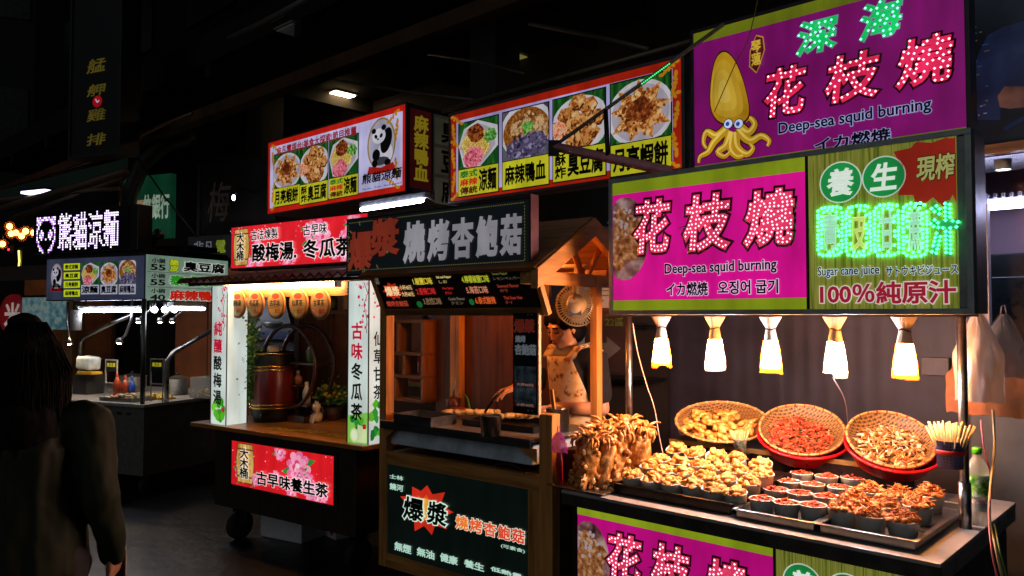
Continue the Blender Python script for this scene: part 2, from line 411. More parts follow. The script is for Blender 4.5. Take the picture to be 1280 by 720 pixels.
# voxel union of overlapping limbs into one continuous skin
def fuse(b, name, parent, mt, vox=.006, smooth=6, fold=0.0, ffreq=9, seed=0):
    tmp = bpy.data.objects.new('tmp', b.mesh('tmp')); col.objects.link(tmp)
    rm = tmp.modifiers.new('r', 'REMESH'); rm.mode = 'VOXEL'; rm.voxel_size = vox
    if smooth:
        sm = tmp.modifiers.new('s', 'SMOOTH'); sm.iterations = smooth; sm.factor = .5
    dg = bpy.context.evaluated_depsgraph_get(); me = bpy.data.meshes.new_from_object(tmp.evaluated_get(dg), depsgraph=dg)
    bpy.data.objects.remove(tmp)
    if fold:
        ns = [v.normal.copy() for v in me.vertices]
        for v, n_ in zip(me.vertices, ns):
            q = Vector((v.co.x * ffreq, v.co.y * ffreq, v.co.z * ffreq * .45)) + Vector((seed, seed, seed))
            v.co += n_ * fold * (noise.noise(q) + .5 * noise.noise(q * 2.3))
    me.materials.clear(); me.materials.append(mt); me.polygons.foreach_set('use_smooth', [True] * len(me.polygons)); me.polygons.foreach_set('material_index', [0] * len(me.polygons)); me.name = name
    o = bpy.data.objects.new(name, me); col.objects.link(o); o.parent = parent; return o
# ------------------------------------------------------------------ the setting
g = B(); g.add([(-60, -25, 0), (60, -25, 0), (60, 90, 0), (-60, 90, 0)], [(0, 1, 2, 3)], mat('#1e1916', .42, var=.6, scale=9, bump=.6))
tag(g.build('ground'), kind='structure')

arc = at(S, 'arcade_building', 'dark covered arcade with ceiling beams and bare shopfronts behind the stalls', 'building')
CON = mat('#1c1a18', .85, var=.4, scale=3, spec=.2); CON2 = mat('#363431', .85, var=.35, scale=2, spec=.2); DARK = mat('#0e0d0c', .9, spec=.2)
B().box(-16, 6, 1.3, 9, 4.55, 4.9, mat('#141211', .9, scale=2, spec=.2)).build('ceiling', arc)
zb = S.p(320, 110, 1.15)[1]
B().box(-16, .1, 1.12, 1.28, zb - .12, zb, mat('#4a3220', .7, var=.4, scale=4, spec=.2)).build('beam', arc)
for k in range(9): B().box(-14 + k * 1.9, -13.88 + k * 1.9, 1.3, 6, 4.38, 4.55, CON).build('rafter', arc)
for k, x in enumerate((-11.5, -7.2, -3.0)): B().box(x, x + .34, 2.25, 2.6, 0, 4.55, CON2).build('column', arc, bev=.02)
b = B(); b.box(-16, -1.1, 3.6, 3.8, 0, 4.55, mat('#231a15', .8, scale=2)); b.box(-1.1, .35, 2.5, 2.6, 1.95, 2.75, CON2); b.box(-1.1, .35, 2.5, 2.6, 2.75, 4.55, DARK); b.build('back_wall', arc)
b = B(); b.box(-2.6, 1.26, 2.42, 2.5, 2.28, 2.34, CON2); b.build('lintel', arc)
b = B(); b.box(-.9, 4.2, 2.9, 3.0, 0, 2.62, mat('#b89aa8', .6, var=.1, scale=3)); b.build('shop_wall', arc)
b = B(); b.box(.4, 4.2, 2.2, 3.0, 2.62, 2.7, mat('#6f6b70', .6)); b.box(1.0, 4.2, 1.7, 2.2, 2.45, 2.9, mat('#0d1010', .3)); b.build('shop_fascia', arc)
# upper facade across the top of the picture, barely lit
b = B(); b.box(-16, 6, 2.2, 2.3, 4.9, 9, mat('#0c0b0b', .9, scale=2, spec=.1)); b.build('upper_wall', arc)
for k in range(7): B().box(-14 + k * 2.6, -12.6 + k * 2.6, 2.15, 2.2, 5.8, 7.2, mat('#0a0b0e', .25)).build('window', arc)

w = at(S, 'corrugated_shutter', 'lilac grey corrugated metal shutter closing the shop behind the squid stall', 'shutter', -1.02, 2.0, 0)
b = B(); vs_, fs = [], []; n = 160; W_ = 2.27
for i in range(n + 1):
    x = W_ * i / n; d = .0012 * max(-1, min(1, 2.2 * math.sin(x * 2 * math.pi / .105)))
    vs_ += [(x, d, 0), (x, d, 2.25)]
fs = [(2 * i, 2 * i + 2, 2 * i + 3, 2 * i + 1) for i in range(n)]
b.add(vs_, fs, mat('#3c3945', .55, var=.5, scale=3), True); b.build('sheet', w)
B().box(-.04, W_ + .04, -.03, .03, 2.25, 2.31, DSTEEL).build('head_rail', w)
B().box(W_, W_ + .05, -.03, .03, 0, 2.25, mat('#a79fa6', .5)).build('edge_post', w)
a_ = at(S, 'electrical_box', 'small grey junction box fixed low on the lilac shutter', 'box', *(lambda q: (q[0], 1.965, q[1]))(S.p(1170, 458, 1.96)))
B().box(-.07, .07, -.03, .012, -.05, .05, mat('#6c6468', .5)).build('case', a_, bev=.006); B().box(-.06, .06, -.034, -.03, -.04, .04, mat('#5c5458', .5)).build('cover', a_)

lb = thing('sky_cover', 'tall dark block added far off at the upper left to cover the sky', 'building', (-13, 17, 0), R(20))
B().box(-14, 9, 0, 6, 0, 22, mat('#0d0c0d', .9, scale=1)).build('wall', lb)  # block added so the bright sky does not show at the left
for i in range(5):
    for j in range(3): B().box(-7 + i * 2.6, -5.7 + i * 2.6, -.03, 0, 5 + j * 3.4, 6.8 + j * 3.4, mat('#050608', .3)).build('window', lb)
# ceiling downlights
def downlight(px, py, h, st, label):
    d = ray(px, py); z = 4.53; t = (z - EYE) / d[2]
    r_ = thing('ceiling_light', label, 'lamp', (d[0] * t, d[1] * t, z), -S.a, 'square lights in the arcade ceiling')
    b = B(); frame_bars(b, -.17, .17, -.17, .17, .02, 0, .02, mat('#7a756c', .5)); o = b.build('frame', r_, rot=(R(90), 0, 0))
    B().box(-.15, .15, -.15, .15, -.012, -.004, light(h, st)).build('diffuser', r_)
    return r_
downlight(424, 119, '#ffd9a0', 40, 'lit square downlight glowing warm above the white panda sign')
downlight(643, 73, '#d8cf58', .16, 'unlit square panel given a dim yellowish glow, above the four-dish sign')  # glow painted into a panel that is switched off
downlight(372, 38, '#8a8a90', .02, 'unlit square light high in the dark ceiling')  # faint glow painted into the diffuser of an unlit fitting

# thin conduits under the dark ceiling
def conduit(pts, F, v, r, label, h='#4d4640'):
    q = [(lambda a: F.W(a[0], v if not isinstance(v, (list, tuple)) else v[i], a[1]))(F.p(px, py, v if not isinstance(v, (list, tuple)) else v[i])) for i, (px, py) in enumerate(pts)]
    return tag(B().tube(q, r, mat(h, .5)).build('conduit'), label, 'pipe')
conduit([(420, 100), (470, 108), (520, 117), (592, 125)], S, [1.6, 1.5, 1.4, 1.2], .012, 'thin pipe running from the lit downlight to the panda sign')
conduit([(535, 68), (590, 76), (655, 92)], S, [2.2, 1.9, 1.6], .011, 'thin pipe in the dark left of the dim yellow panel')
conduit([(662, 30), (745, 46), (810, 62)], S, [1.9, 1.6, 1.3], .018, 'grey pipe in the dark above the four-dish sign')
conduit([(287, 48), (330, 28), (400, -10)], S, [1.0, 1.0, 1.0], .03, 'corrugated grey roof edge pipe at the top of the picture')
conduit([(160, 178), (200, 158), (240, 142)], S, [.9, .9, .9], .02, 'short brown pipe left of the panda sign, under the beam', '#5a4030')

# ------------------------------------------------------------------ upper signs on the arcade edge
PUR = '#86106f'; MAG = '#d8108e'; YG = '#8fa21c'
def board(F, v, name, label, corners, depth, edge, frame_w=.02, cat='sign'):
    (x0, z1), (x1, z0) = F.p(*corners[0], v), F.p(*corners[1], v)
    r_ = at(F, name, label, cat, x0, v, z0); w, h = x1 - x0, z1 - z0
    B().box(0, w, .004, depth, 0, h, edge).build('case', r_, bev=.004)
    b = B(); frame_bars(b, -.004, w + .004, -.004, h + .004, frame_w, -.008, .02, edge); b.build('frame', r_, bev=.003)
    return r_, Sign(F, v, r_, x0, z0), w, h
# 1 deep-sea squid sign
r_, sg, w, h = board(S, 1.0, 'squid_sign', 'large purple hanging sign with yellow cartoon squid and pink and green light letters', ((864, 40), (1214, 178)), .12, mat('#3a2f3c', .4))
B().box(.012, w - .012, 0, .004, .012, h - .012, glow(PUR, .62, .2)).build('panel', r_)
B().box(.012, w - .012, -.003, 0, h - .075, h - .012, glow('#7f8a18', .45)).build('band', r_)
B().box(.012, w - .012, -.003, 0, .012, .07, glow('#7f8a18', .45)).build('band', r_)
gl, pl = light('#2cff9a', 5), light('#ffc4cc', 5.5)
k = dict(bold=.03, outline=glow('#9fc8d8', .4), ob=.05, shear=.12)
sg.text('深', (995, 16), (1049, 73), glow('#12c060', .9), leds=light('#7cffc4', 3.4), led_step=.03, led_r=.0062, **k)
sg.text('海', (1074, -7), (1130, 55), glow('#12c060', .9), leds=light('#7cffc4', 3.4), led_step=.03, led_r=.0062, **k)
k = dict(bold=.03, outline=glow('#30040f', .35), ob=.07, shear=.12)
for ch, tl, br in (('花', (954, 75), (1011, 152)), ('枝', (1029, 56), (1103, 135)), ('燒', (1117, 34), (1196, 116))):
    sg.text(ch, tl, br, glow('#e8285a', .85), leds=light('#ffb4c0', 3.2), led_step=.028, led_r=.0062, **k)
INK = glow('#150a2a', .2); HALO = glow('#a9b6e8', .6)
sg.text('Deep-sea squid burning', (973, 120), (1166, 173), INK, bold=.02, outline=HALO, ob=.06)
sg.text('イカ燃焼', (1018, 158), (1115, 191), INK, bold=.03, outline=HALO, ob=.065)
L = sg.L
a = Art(-.006)
brn, yel, yel2 = glow('#3a1c06', .4), glow('#c8961e', .7), glow('#e8c85a', .75)
def tent(pts, w0, mt_, dy=0):
    q = [Vector((L(*p)[0], 0, L(*p)[1])) for p in pts]; out = []
    for i in range(len(q) - 1):
        p0, p1, p2, p3 = q[max(i - 1, 0)], q[i], q[i + 1], q[min(i + 2, len(q) - 1)]
        for t in (0, .25, .5, .75): out.append(.5 * ((2 * p1) + (-p0 + p2) * t + (2 * p0 - 5 * p1 + 4 * p2 - p3) * t * t + (-p0 + 3 * p1 - 3 * p2 + p3) * t ** 3))
    out.append(q[-1]); n = len(out); Lf, Rt = [], []
    for i, p in enumerate(out):
        d = (out[min(i + 1, n - 1)] - out[max(i - 1, 0)]).normalized(); nx = Vector((-d.z, 0, d.x)) * w0 * (1 - .75 * i / n)
        Lf.append((p + nx)); Rt.append((p - nx))
    y = a.up()
    for i in range(n - 1): a.b.add([(v.x, y, v.z) for v in (Lf[i], Rt[i], Rt[i + 1], Lf[i + 1])], [(0, 1, 2, 3)], mt_)
tl_ = [[(910, 160), (896, 170), (884, 165), (880, 178), (884, 186)], [(908, 162), (893, 178), (886, 190), (876, 196), (874, 204)], [(914, 165), (908, 182), (898, 190), (906, 196), (914, 190)],
       [(920, 166), (922, 184), (934, 193), (942, 186), (938, 180)], [(924, 163), (938, 176), (952, 170), (962, 176), (960, 183)], [(924, 158), (936, 166), (944, 156), (938, 148), (932, 152)], [(916, 166), (914, 186), (922, 196), (930, 195)]]
for p_ in tl_: tent(p_, .034, brn)
for p_ in tl_: tent(p_, .026, yel)
for p_ in tl_: tent([(x - .6, y - 1) for x, y in p_], .008, yel2)
man = [(903, 66), (895, 76), (890, 100), (889, 132), (897, 150), (914, 156), (930, 152), (937, 140), (932, 110), (922, 82), (912, 68)]
def ring(pts, k=1.0):
    q = [L(*p) for p in pts]; cx = sum(x for x, z in q) / len(q); cz = sum(z for x, z in q) / len(q); out = []
    for i in range(len(q)):
        p0, p1, p2, p3 = (Vector(q[(i + j) % len(q)]) for j in (-1, 0, 1, 2))
        for t in (0, .33, .66):
            v = .5 * ((2 * p1) + (-p0 + p2) * t + (2 * p0 - 5 * p1 + 4 * p2 - p3) * t * t + (-p0 + 3 * p1 - 3 * p2 + p3) * t ** 3); out.append((cx + (v[0] - cx) * k, cz + (v[1] - cz) * k))
    return out
a.poly(ring(man, 1.05), brn); a.poly(ring(man), printed(((.3, '#a87812'), (.55, '#c8981e'), (.75, '#d8b43a')), 5, .62)); a.poly(ring([(x - 2, y) for x, y in man], .8), glow('#cfa42c', .6, .2)); a.poly(ring([(x - 4, y + 2) for x, y in man], .58), glow('#d8b03a', .62, .2)); a.poly(ring([(x - 5, y + 3) for x, y in man], .32), glow('#dfbc50', .64, .2))
for ex in (911, 924):
    c_ = L(ex, 155); a.ell(c_[0], c_[1], .028, .028, brn); a.ell(c_[0], c_[1], .024, .024, glow('#c8d8f8', .8)); a.ell(c_[0] - .004, c_[1], .011, .012, glow('#2858b0', .6))
t_ = [L(*p) for p in ((946, 44), (955, 46), (957, 62), (950, 84), (946, 92), (937, 84), (938, 64))]
a.poly([(x * 1 + .0, z) for x, z in t_], glow('#d8a83a', .55)); cxx = sum(x for x, z in t_) / 7; czz = sum(z for x, z in t_) / 7
a.poly([(cxx + (x - cxx) * .86, czz + (z - czz) * .93) for x, z in t_], glow('#6a1028', .45)); a.build('squid_emblem', r_)
sg.text('琴\n蓮', (941, 50), (953, 84), glow('#e8c040', .7), bold=.03, dy=-.012)

# 2 four-dish sign
SRED = '#b8240e'
r_, sg, w, h = board(S, 1.02, 'dish_sign', 'long lit menu sign with four dish pictures above yellow captions and red border', ((562, 143), (856, 213)), .16, mat('#5a5250', .4))
B().box(.012, w - .012, 0, .004, .012, h - .012, glow(SRED, .55, .3)).build('panel', r_)
B().box(.075, w - .075, -.002, 0, .065, h - .065, glow('#b9b0e8', .62, .3)).build('inner_panel', r_)
GOLD = glow('#c88a1c', .6)
def scroll(parent, cx, cz, sx, sz, yb=-.004, s=1.0):
    a = Art(yb)
    for i in range(5):
        t = i * .8; a.ell(cx + sx * .02 * i * s, cz + sz * (.055 - .012 * i) * s, .016 * s, .009 * s, GOLD, 10, t * sx); a.ell(cx + sx * (.004 + .004 * i) * s, cz - sz * .022 * i * s, .01 * s, .017 * s, GOLD, 10, -t * sx)
    a.build('corner_scroll', parent)
for cx, cz, sx, sz in ((.035, h - .1, 1, 1), (w - .045, h - .1, -1, 1), (.035, .1, 1, -1), (w - .045, .1, -1, -1), (w - .035, .38, -1, 1), (.03, .38, 1, 1)): scroll(r_, cx, cz, sx, sz, s=1.25)
fr = glow('#0a0a0c', .02, 0)
def dish(sg, tl, br, cap_h, kind, texts, seed, st=.62):
    x0, x1, z0, z1 = sg.bx(tl, br); zc = z0 + (z1 - z0) * cap_h
    B().box(x0 - .008, x1 + .008, -.003, -.0005, z0 - .008, z1 + .008, fr).build('dish_border', sg.root)
    food_photo(sg.root, (x0, x1, zc + .006, z1), kind, st, seed, -.004)
    B().box(x0, x1, -.006, -.003, z0, zc, glow('#d6d22a', st * .95, .15)).build('caption', sg.root)
    for t, a0, a1, b0, b1, c_ in texts:
        write(sg.root, t, (x0 + (x1 - x0) * a0, x0 + (x1 - x0) * a1, z0 + (zc - z0) * b0, z0 + (zc - z0) * b1), c_, bold=.035, y=-.0075)
BK, GR, RD, BR = glow('#0c0a08', .02, 0), glow('#1d7a2c', .6, 0), glow('#c8201a', .7, 0), glow('#6a2818', .4, 0)
NOOD = [('泰式', .04, .5, .68, .95, GR), ('麻辣', .04, .5, .37, .64, RD), ('傳統', .04, .5, .05, .33, BR), ('涼麵', .53, .97, .08, .92, BK)]
FRY = [('酥\n炸', .04, .26, .08, .92, BK), ('臭豆腐', .29, .97, .1, .9, BK)]
dish(sg, (574, 144), (623, 246), .36, 'noodles', NOOD, 3)
dish(sg, (629, 128), (686, 238), .36, 'blood', [('麻辣鴨血', .05, .95, .15, .85, BK)], 4)
dish(sg, (692, 110), (757, 228), .36, 'tofu', FRY, 5)
dish(sg, (764, 88), (839, 221), .33, 'pancake', [('月亮蝦餅', .04, .96, .1, .9, BK)], 6)
# rail above it
x, z = S.p(562, 141, 1.1); x2, z2 = S.p(856, 60, 1.1)
o = tag(B().tube([S.W(x - .05, 1.08, z + .02), S.W(x2 + .2, 1.08, z2 + .02)], .02, mat('#6a5a48', .5, .6)).build('sign_rail'), 'brown metal rail along the top of the four-dish sign', 'rail')

# 3 panda sign with its own side
r_, sg, w, h = board(S, 1.0, 'panda_sign', 'white box sign with three dish pictures and a panda in an oval, lit from inside', ((335, 178), (508, 240)), .62, mat('#3c3634', .45), .015)
B().box(.01, w - .01, 0, .004, .01, h - .01, glow('#c01c10', .75, .2)).build('panel', r_)
B().box(.05, w - .05, -.002, 0, .06, h - .06, glow('#c3c0ea', .72, .25)).build('inner_panel', r_)
for cx, cz, sx, sz in ((.09, h - .13, 1, 1), (w - .1, h - .13, -1, 1), (.09, .13, 1, -1), (w - .1, .13, -1, -1)): scroll(r_, cx, cz, sx, sz, s=1.5)
write(r_, '非凡電視台|美食大探索|節目推薦', (.17, 1.42, h - .165, h - .075), glow('#9a1c28', .6, 0), bold=.03, y=-.006)
dish(sg, (343, 186), (375, 259), .34, 'pancake', [('月亮蝦餅', .04, .96, .1, .9, BK)], 11, .6)
dish(sg, (376, 177), (410, 256), .34, 'tofu', FRY, 12, .6)
dish(sg, (412, 167), (448, 249), .34, 'noodles', NOOD, 13, .6)
def panda(root, cx, cz, k, yb, st=.55, kx=1.0):
    a = Art(yb); bk, wh, gy = glow('#1c1a22', .1, 0), glow('#dedbe8', st * 1.2, .1), glow('#55525c', .35, 0)
    a.ell(cx, cz, .2 * k, .31 * k, glow('#a8862a', st)); a.ell(cx, cz, .18 * k, .29 * k, glow('#b9b4cc', st * 1.1))
    a.ell(cx + .05 * k, cz - .12 * k, .11 * k, .13 * k, wh); a.ell(cx + .07 * k, cz + .03 * k, .075 * k, .15 * k, bk, rot=-.25); a.ell(cx - .01 * k, cz - .2 * k, .12 * k, .05 * k, gy); a.ell(cx - .07 * k, cz - .12 * k, .055 * k, .07 * k, bk)
    a.ell(cx - .035 * k, cz + .1 * k, .095 * k, .09 * k, wh); a.ell(cx - .105 * k, cz + .17 * k, .032 * k, .032 * k, bk); a.ell(cx + .035 * k, cz + .19 * k, .034 * k, .034 * k, bk)
    a.ell(cx - .075 * k, cz + .1 * k, .02 * k, .027 * k, bk, rot=.5); a.ell(cx - .0 * k, cz + .1 * k, .02 * k, .027 * k, bk, rot=-.5); a.ell(cx - .045 * k, cz + .065 * k, .015 * k, .011 * k, bk)
    a.ell(cx - .09 * k, cz - .22 * k, .04 * k, .045 * k, bk); a.ell(cx + .09 * k, cz - .23 * k, .045 * k, .04 * k, bk)
    a.poly([(cx - .17 * k, cz - .24 * k), (cx - .2 * k, cz - .33 * k), (cx, cz - .35 * k), (cx + .2 * k, cz - .33 * k), (cx + .17 * k, cz - .24 * k), (cx, cz - .28 * k)], glow('#c0241c', st))
    a.b.v = [(cx + (x - cx) * kx, y, z) for x, y, z in a.b.v]; a.build('panda_emblem', root)
c_ = L(0, 0); c_ = sg.L(477, 180); panda(r_, c_[0], c_[1], .68, -.004, .55, 1.35)
sg.text('熊貓涼麵', (453, 208), (503, 231), glow('#14101c', .05, 0), bold=.03, shear=.1)
sg.text('Panda . Yum . Restaurant', (454, 227), (503, 238), glow('#3a4a8a', .4, 0), bold=.01)
# the side that faces the four-dish sign
B().box(w + .004, w + .012, .03, .24, .04, h - .04, glow('#4a1210', .3)).build('side_panel', r_); B().box(w + .004, w + .01, .27, .6, .04, h - .04, glow('#5a5248', .12)).build('side_panel', r_)
hold = thing('caption_holder', None, None, (w + .013, 0, 0), R(90)); hold.parent = r_; hold.name = 'side_caption'
write(hold, '麻\n辣\n鴨\n血', (.06, .21, .1, h - .08), glow('#b09a20', .32, 0), bold=.04, y=-.002)
for i, ch in enumerate('臭豆腐'):
    z_ = h - .05 - (i + 1) * .24
    B().box(.28, .59, -.0, .002, z_ + .015, z_ + .225, glow('#6a6450', .16)).build('caption_tile', hold); write(hold, ch, (.34, .53, z_ + .03, z_ + .21), BK, bold=.03, y=-.004)
# tube lamp hung below it
q0, q1 = S.p(452, 262, .9), S.p(528, 253, .9)
r_ = at(S, 'tube_lamp', 'white tube lamp hanging under the right end of the panda sign', 'lamp', q0[0], .9, q0[1])
B().tube([(0, 0, 0), (q1[0] - q0[0], 0, 0)], .017, light('#dfe4ff', 22)).build('tube', r_)
B().box(-.03, q1[0] - q0[0] + .03, .0, .05, .022, .06, mat('#8a8a90', .4)).build('fitting', r_)
conduit([(528, 250), (534, 246), (546, 254)], S, [.92, .93, .95], .006, 'loose wire at the right end of the white tube lamp', '#aaa49c')

# 4 folding awning arm with a strip of green lights
q = [S.W(*(lambda a, v: (a[0], v, a[1]))(S.p(*p, v), v)) for p, v in (((905, 30), .95), ((800, 106), .75), ((692, 183), .55))]
r_ = thing('awning_arm', 'long thin metal awning arm with a strip of green lights crossing the four-dish sign', 'awning arm', q[2])
rel = [p - q[2] for p in q]
B().tube(rel, .011, mat('#8a8a7c', .5, .2)).build('pole', r_)
b = B()
for i in range(16):
    t = .22 + i * .022; p_ = rel[1].lerp(rel[0], t - .2) + Vector((0, -.012, -.004)); b.blob(p_, (.0045,) * 3, light('#20ff70', 1.6), sub=1)
tag(b.build('led_strip', r_), kind='stuff')
e = S.W(*(lambda a: (a[0], .5, a[1]))(S.p(838, 214, .5))) - q[2]
B().tube([Vector((0, 0, 0)), e], .026, mat('#e89aa4', .5, .0), 4).build('lower_arm', r_)  # pink light on the arm is put into its base colour
pp = S.W(*(lambda a: (a[0], .6, a[1]))(S.p(757, 138, .6))) - q[2]; pq = S.W(*(lambda a: (a[0], .52, a[1]))(S.p(760, 196, .52))) - q[2]
B().tube([pp, pq], .014, BLACK, 6).build('strut', r_); B().box(-.03, .03, -.03, .03, -.05, .03, BLACK).build('joint', r_)
# ------------------------------------------------------------------ squid stall
PWHITE = glow('#ffe6ee', .9, 0)
st = at(S, 'squid_stall', 'squid stall with pink and bamboo light boxes, steel posts and a crowded counter', 'market stall')
CT = mat('#b0aaa6', .35, .25, .2, 25); SK = mat('#4a443e', .4, .3, .4, 14)
b = B(); b.box(-.02, 1.56, -.02, 1.12, .836, .85, CT); b.build('counter_top', st, bev=.002)
b = B(); b.box(-.018, 1.558, -.018, -.008, .786, .836, SK); b.box(1.55, 1.558, -.008, 1.115, .776, .836, mat('#9a9a98', .3, .8)); b.box(-.018, -.008, -.008, 1.11, .786, .836, SK); b.build('counter_skirt', st)
b = B(); b.box(.0, 1.53, .04, 1.08, .16, .835, mat('#20302e', .5, .3)); b.build('cart_body', st)
for x, y in ((.12, .15), (1.42, .15), (.12, .95), (1.42, .95)):
    b = B(); b.lathe([(.0, -.02), (.06, -.02), (.075, -.012), (.075, .012), (.06, .02), (0, .02)], RUB, 18, xf=Matrix.Translation((x, y, .075)) @ Matrix.Rotation(R(90), 4, 'Y')); b.box(x - .03, x + .03, y - .02, y + .02, .1, .16, DSTEEL); b.build('wheel', st)
BAM = printed(((.25, '#3f4a12'), (.42, '#7f8a2a'), (.58, '#a9a848'), (.72, '#5f6a20')), 22, .42, stretch=(5, 1, .12))
def squid_sign(F, v, xs, zs, name, q, big):
    """magenta half and bamboo half of one light box"""
    x0, xm, x1 = xs; z0, z1 = zs
    pn = B().box(x0, xm - .006, v - .004, v, z0, z1, glow(MAG, .82, .2)).build(name, st)
    pb = B().box(xm + .006, x1, v - .004, v, z0, z1, BAM).build('bamboo_panel', st)
    B().box(xm - .006, xm + .006, v - .007, v, z0, z1, mat('#2a1a20', .4)).build('divider', pn)
    return pn, pb
V = .30
zt, zb_ = 2.301, 1.667
xm = S.p(1010, 300, V)[0]; xr = S.p(1198, 300, V)[0]; xl = S.p(767, 300, V)[0]
b = B(); b.box(xl - .02, S.p(1222, 392, V)[0], V + .002, V + .16, zb_ - .012, zt + .012, mat('#2c2e2e', .35, .6)); b.build('overhead_box', st, bev=.004)
b = B(); frame_bars(b, xl - .022, S.p(1219, 392, V)[0], zb_ - .014, zt + .014, .022, V - .012, V + .02, mat('#a8b0ae', .4, .35, .2, 20)); b.box(xr, S.p(1216, 392, V)[0], V - .004, V + .002, zb_ + .01, zt - .01, mat('#8e9490', .35, .4)); b.build('overhead_frame', st, bev=.002)
pn, pb = squid_sign(S, V, (xl, xm, xr), (zb_ + .008, zt - .008), 'squid_panel', 0, True)
B().box(xl, xm - .006, V - .0065, V - .004, zt - .065, zt - .008, glow(YG, .6)).build('band', pn); B().box(xl, xm - .006, V - .0065, V - .004, zb_ + .008, zb_ + .055, glow(YG, .6)).build('band', pn)
sg = Sign(S, V, pn, 0, 0, V - .004)
k = dict(bold=.04, outline=glow('#3a0618', .3), ob=.085, shear=.1)
PLED = dict(leds=light('#ffd4de', 2.6), led_step=.019, led_r=.0046)
for ch, tl, br in (('花', (792, 243), (842, 322)), ('枝', (853, 235), (917, 319)), ('燒', (928, 229), (998, 313))):
    sg.text(ch, tl, br, glow('#e63c66', .9), **k, **PLED)
def ball_photo(root, F, v, cx, cz, rx, rz, yb, st_=.5, clip=None):
    a = Art(yb); a.ell(cx, cz, rx, rz, printed(((.3, '#3a1a22'), (.5, '#8a5a5a'), (.7, '#c8a8a0')), 14, st_)); q = random.Random(3)
    for i in range(9):
        t = i * 2.4; k_ = .62 * math.sqrt((i + .5) / 9)
        a.ell(cx + rx * k_ * math.cos(t), cz + rz * k_ * math.sin(t), rx * .3, rz * .26, printed(((.3, '#5a2a14'), (.5, '#a8683a'), (.68, '#d8a878')), 40, st_), 16, 0, .15, i)
    for i in range(16): t = q.random() * 6.28; a.ell(cx + rx * .6 * math.cos(t) * q.random(), cz + rz * .75 * q.random(), .012, .008, glow('#d8c0c0', st_ * .8, 0), 6, t, .5, i)
    a.b.v = [(max(x, clip), y, z) if clip is not None else (x, y, z) for x, y, z in a.b.v]
    a.build('picture', root)
c_ = sg.L(802, 297); ball_photo(pn, S, V, xl + .07, c_[1], .135, .2, V - .007, .45, xl + .002)
sg.text('Deep-sea squid burning', (832, 322), (973, 347), INK, bold=.025, outline=glow('#f0d0f0', .8), ob=.06)
sg.text('イカ燃焼', (834, 351), (887, 371), INK, bold=.03, outline=glow('#f0d0f0', .8), ob=.07); sg.text('오징어 굽기', (898, 348), (975, 369), INK, bold=.03, outline=glow('#f0d0f0', .8), ob=.07)
sg = Sign(S, V, pb, 0, 0, V - .004)
GRN = glow('#1f9a4a', .6)
def disc_char(sg, ch, cx, cy, rpx, root, yb):
    c_ = sg.L(cx, cy); rz = sg.L(cx, cy - rpx)[1] - c_[1]; a = Art(yb); a.ell(*c_, rz * 1.0, rz, glow('#d8e8d8', .6)); a.ell(*c_, rz * .94, rz * .94, GRN); a.build('disc', root)
    write(root, ch, (c_[0] - rz * .62, c_[0] + rz * .62, c_[1] - rz * .66, c_[1] + rz * .66), glow('#e8f4e8', .75, 0), bold=.03, y=yb - .004, shear=.12)
disc_char(sg, '養', 1051, 228, 26, pb, V - .005); disc_char(sg, '生', 1105, 221, 26, pb, V - .005)
c_ = sg.L(1172, 212); a = Art(V - .005); pts = []
q = random.Random(5)
for i in range(22):
    t = 2 * math.pi * i / 22; k_ = (1 if i % 2 else .72) * (.9 + .2 * q.random())
    pts.append((min(c_[0] + .17 * k_ * math.cos(t), xr - .002), min(c_[1] + .155 * k_ * math.sin(t), zt - .01)))
a.poly(pts, glow('#b02a18', .5)); a.build('burst', pb)
sg.text('現榨', (1146, 189), (1196, 229), glow('#c8c878', .45, 0), bold=.025, outline=glow('#30300c', .2), ob=.06, shear=.1, dy=-.002)
GLED = light('#34ff84', 7)
def ring_leds(root, x0, x1, z0, z1, y, seed):
    q = random.Random(seed); b = B()
    for off, step in ((0, .0155), (.0135, .018)):
        w_, h_, rc = (x1 - x0) / 2 - off, (z1 - z0) / 2 - off, .022; per = []
        for cx, cz, a0 in ((w_ - rc, h_ - rc, 0), (-w_ + rc, h_ - rc, 90), (-w_ + rc, -h_ + rc, 180), (w_ - rc, -h_ + rc, 270)): per += [Vector((cx + rc * math.cos(R(a0 + t)), cz + rc * math.sin(R(a0 + t)))) for t in (0, 30, 60, 90)]
        per.append(per[0]); acc = 0
        for p_, n_ in zip(per, per[1:]):
            L_ = (n_ - p_).length; t = step - acc
            while t < L_:
                c2 = p_.lerp(n_, t / L_); t += step
                if off and q.random() < .12: continue
                b.blob(((x0 + x1) / 2 + c2.x + q.uniform(-.002, .002), y, (z0 + z1) / 2 + c2.y + q.uniform(-.002, .002)), (.0062, .004, .0062), GLED, sub=1)
            acc = (acc + L_) % step
    tag(b.build('led_light', root), kind='stuff')
for i, ch in enumerate('青皮甘蔗'):
    xa_ = 1022 + i * 35.2; bx_ = sg.bx((xa_, 256 - i * 1.6), (xa_ + 34, 322 + i * .3)); ring_leds(pb, bx_[0] + .006, bx_[1] - .006, bx_[2] + .006, bx_[3] - .006, V - .012, i)
    write(pb, ch, (bx_[0] + .021, bx_[1] - .021, bx_[2] + .026, bx_[3] - .026), glow('#b0f0d0' if i != 1 else '#d8f080', .75), bold=.03, y=V - .009)
sg.text('汁', (1164, 250), (1199, 322), glow('#3cae6a', .6), bold=.05, leds=GLED, led_step=.015, led_r=.0062, led_bold=.004)
sg.text('Sugar cane juice', (1023, 330), (1101, 349), glow('#10141a', .1, 0), bold=.015, outline=glow('#dcecff', .65), ob=.06); sg.text('サトウキビジュース', (1108, 329), (1199, 346), glow('#10141a', .1, 0), bold=.02, outline=glow('#dcecff', .65), ob=.07)
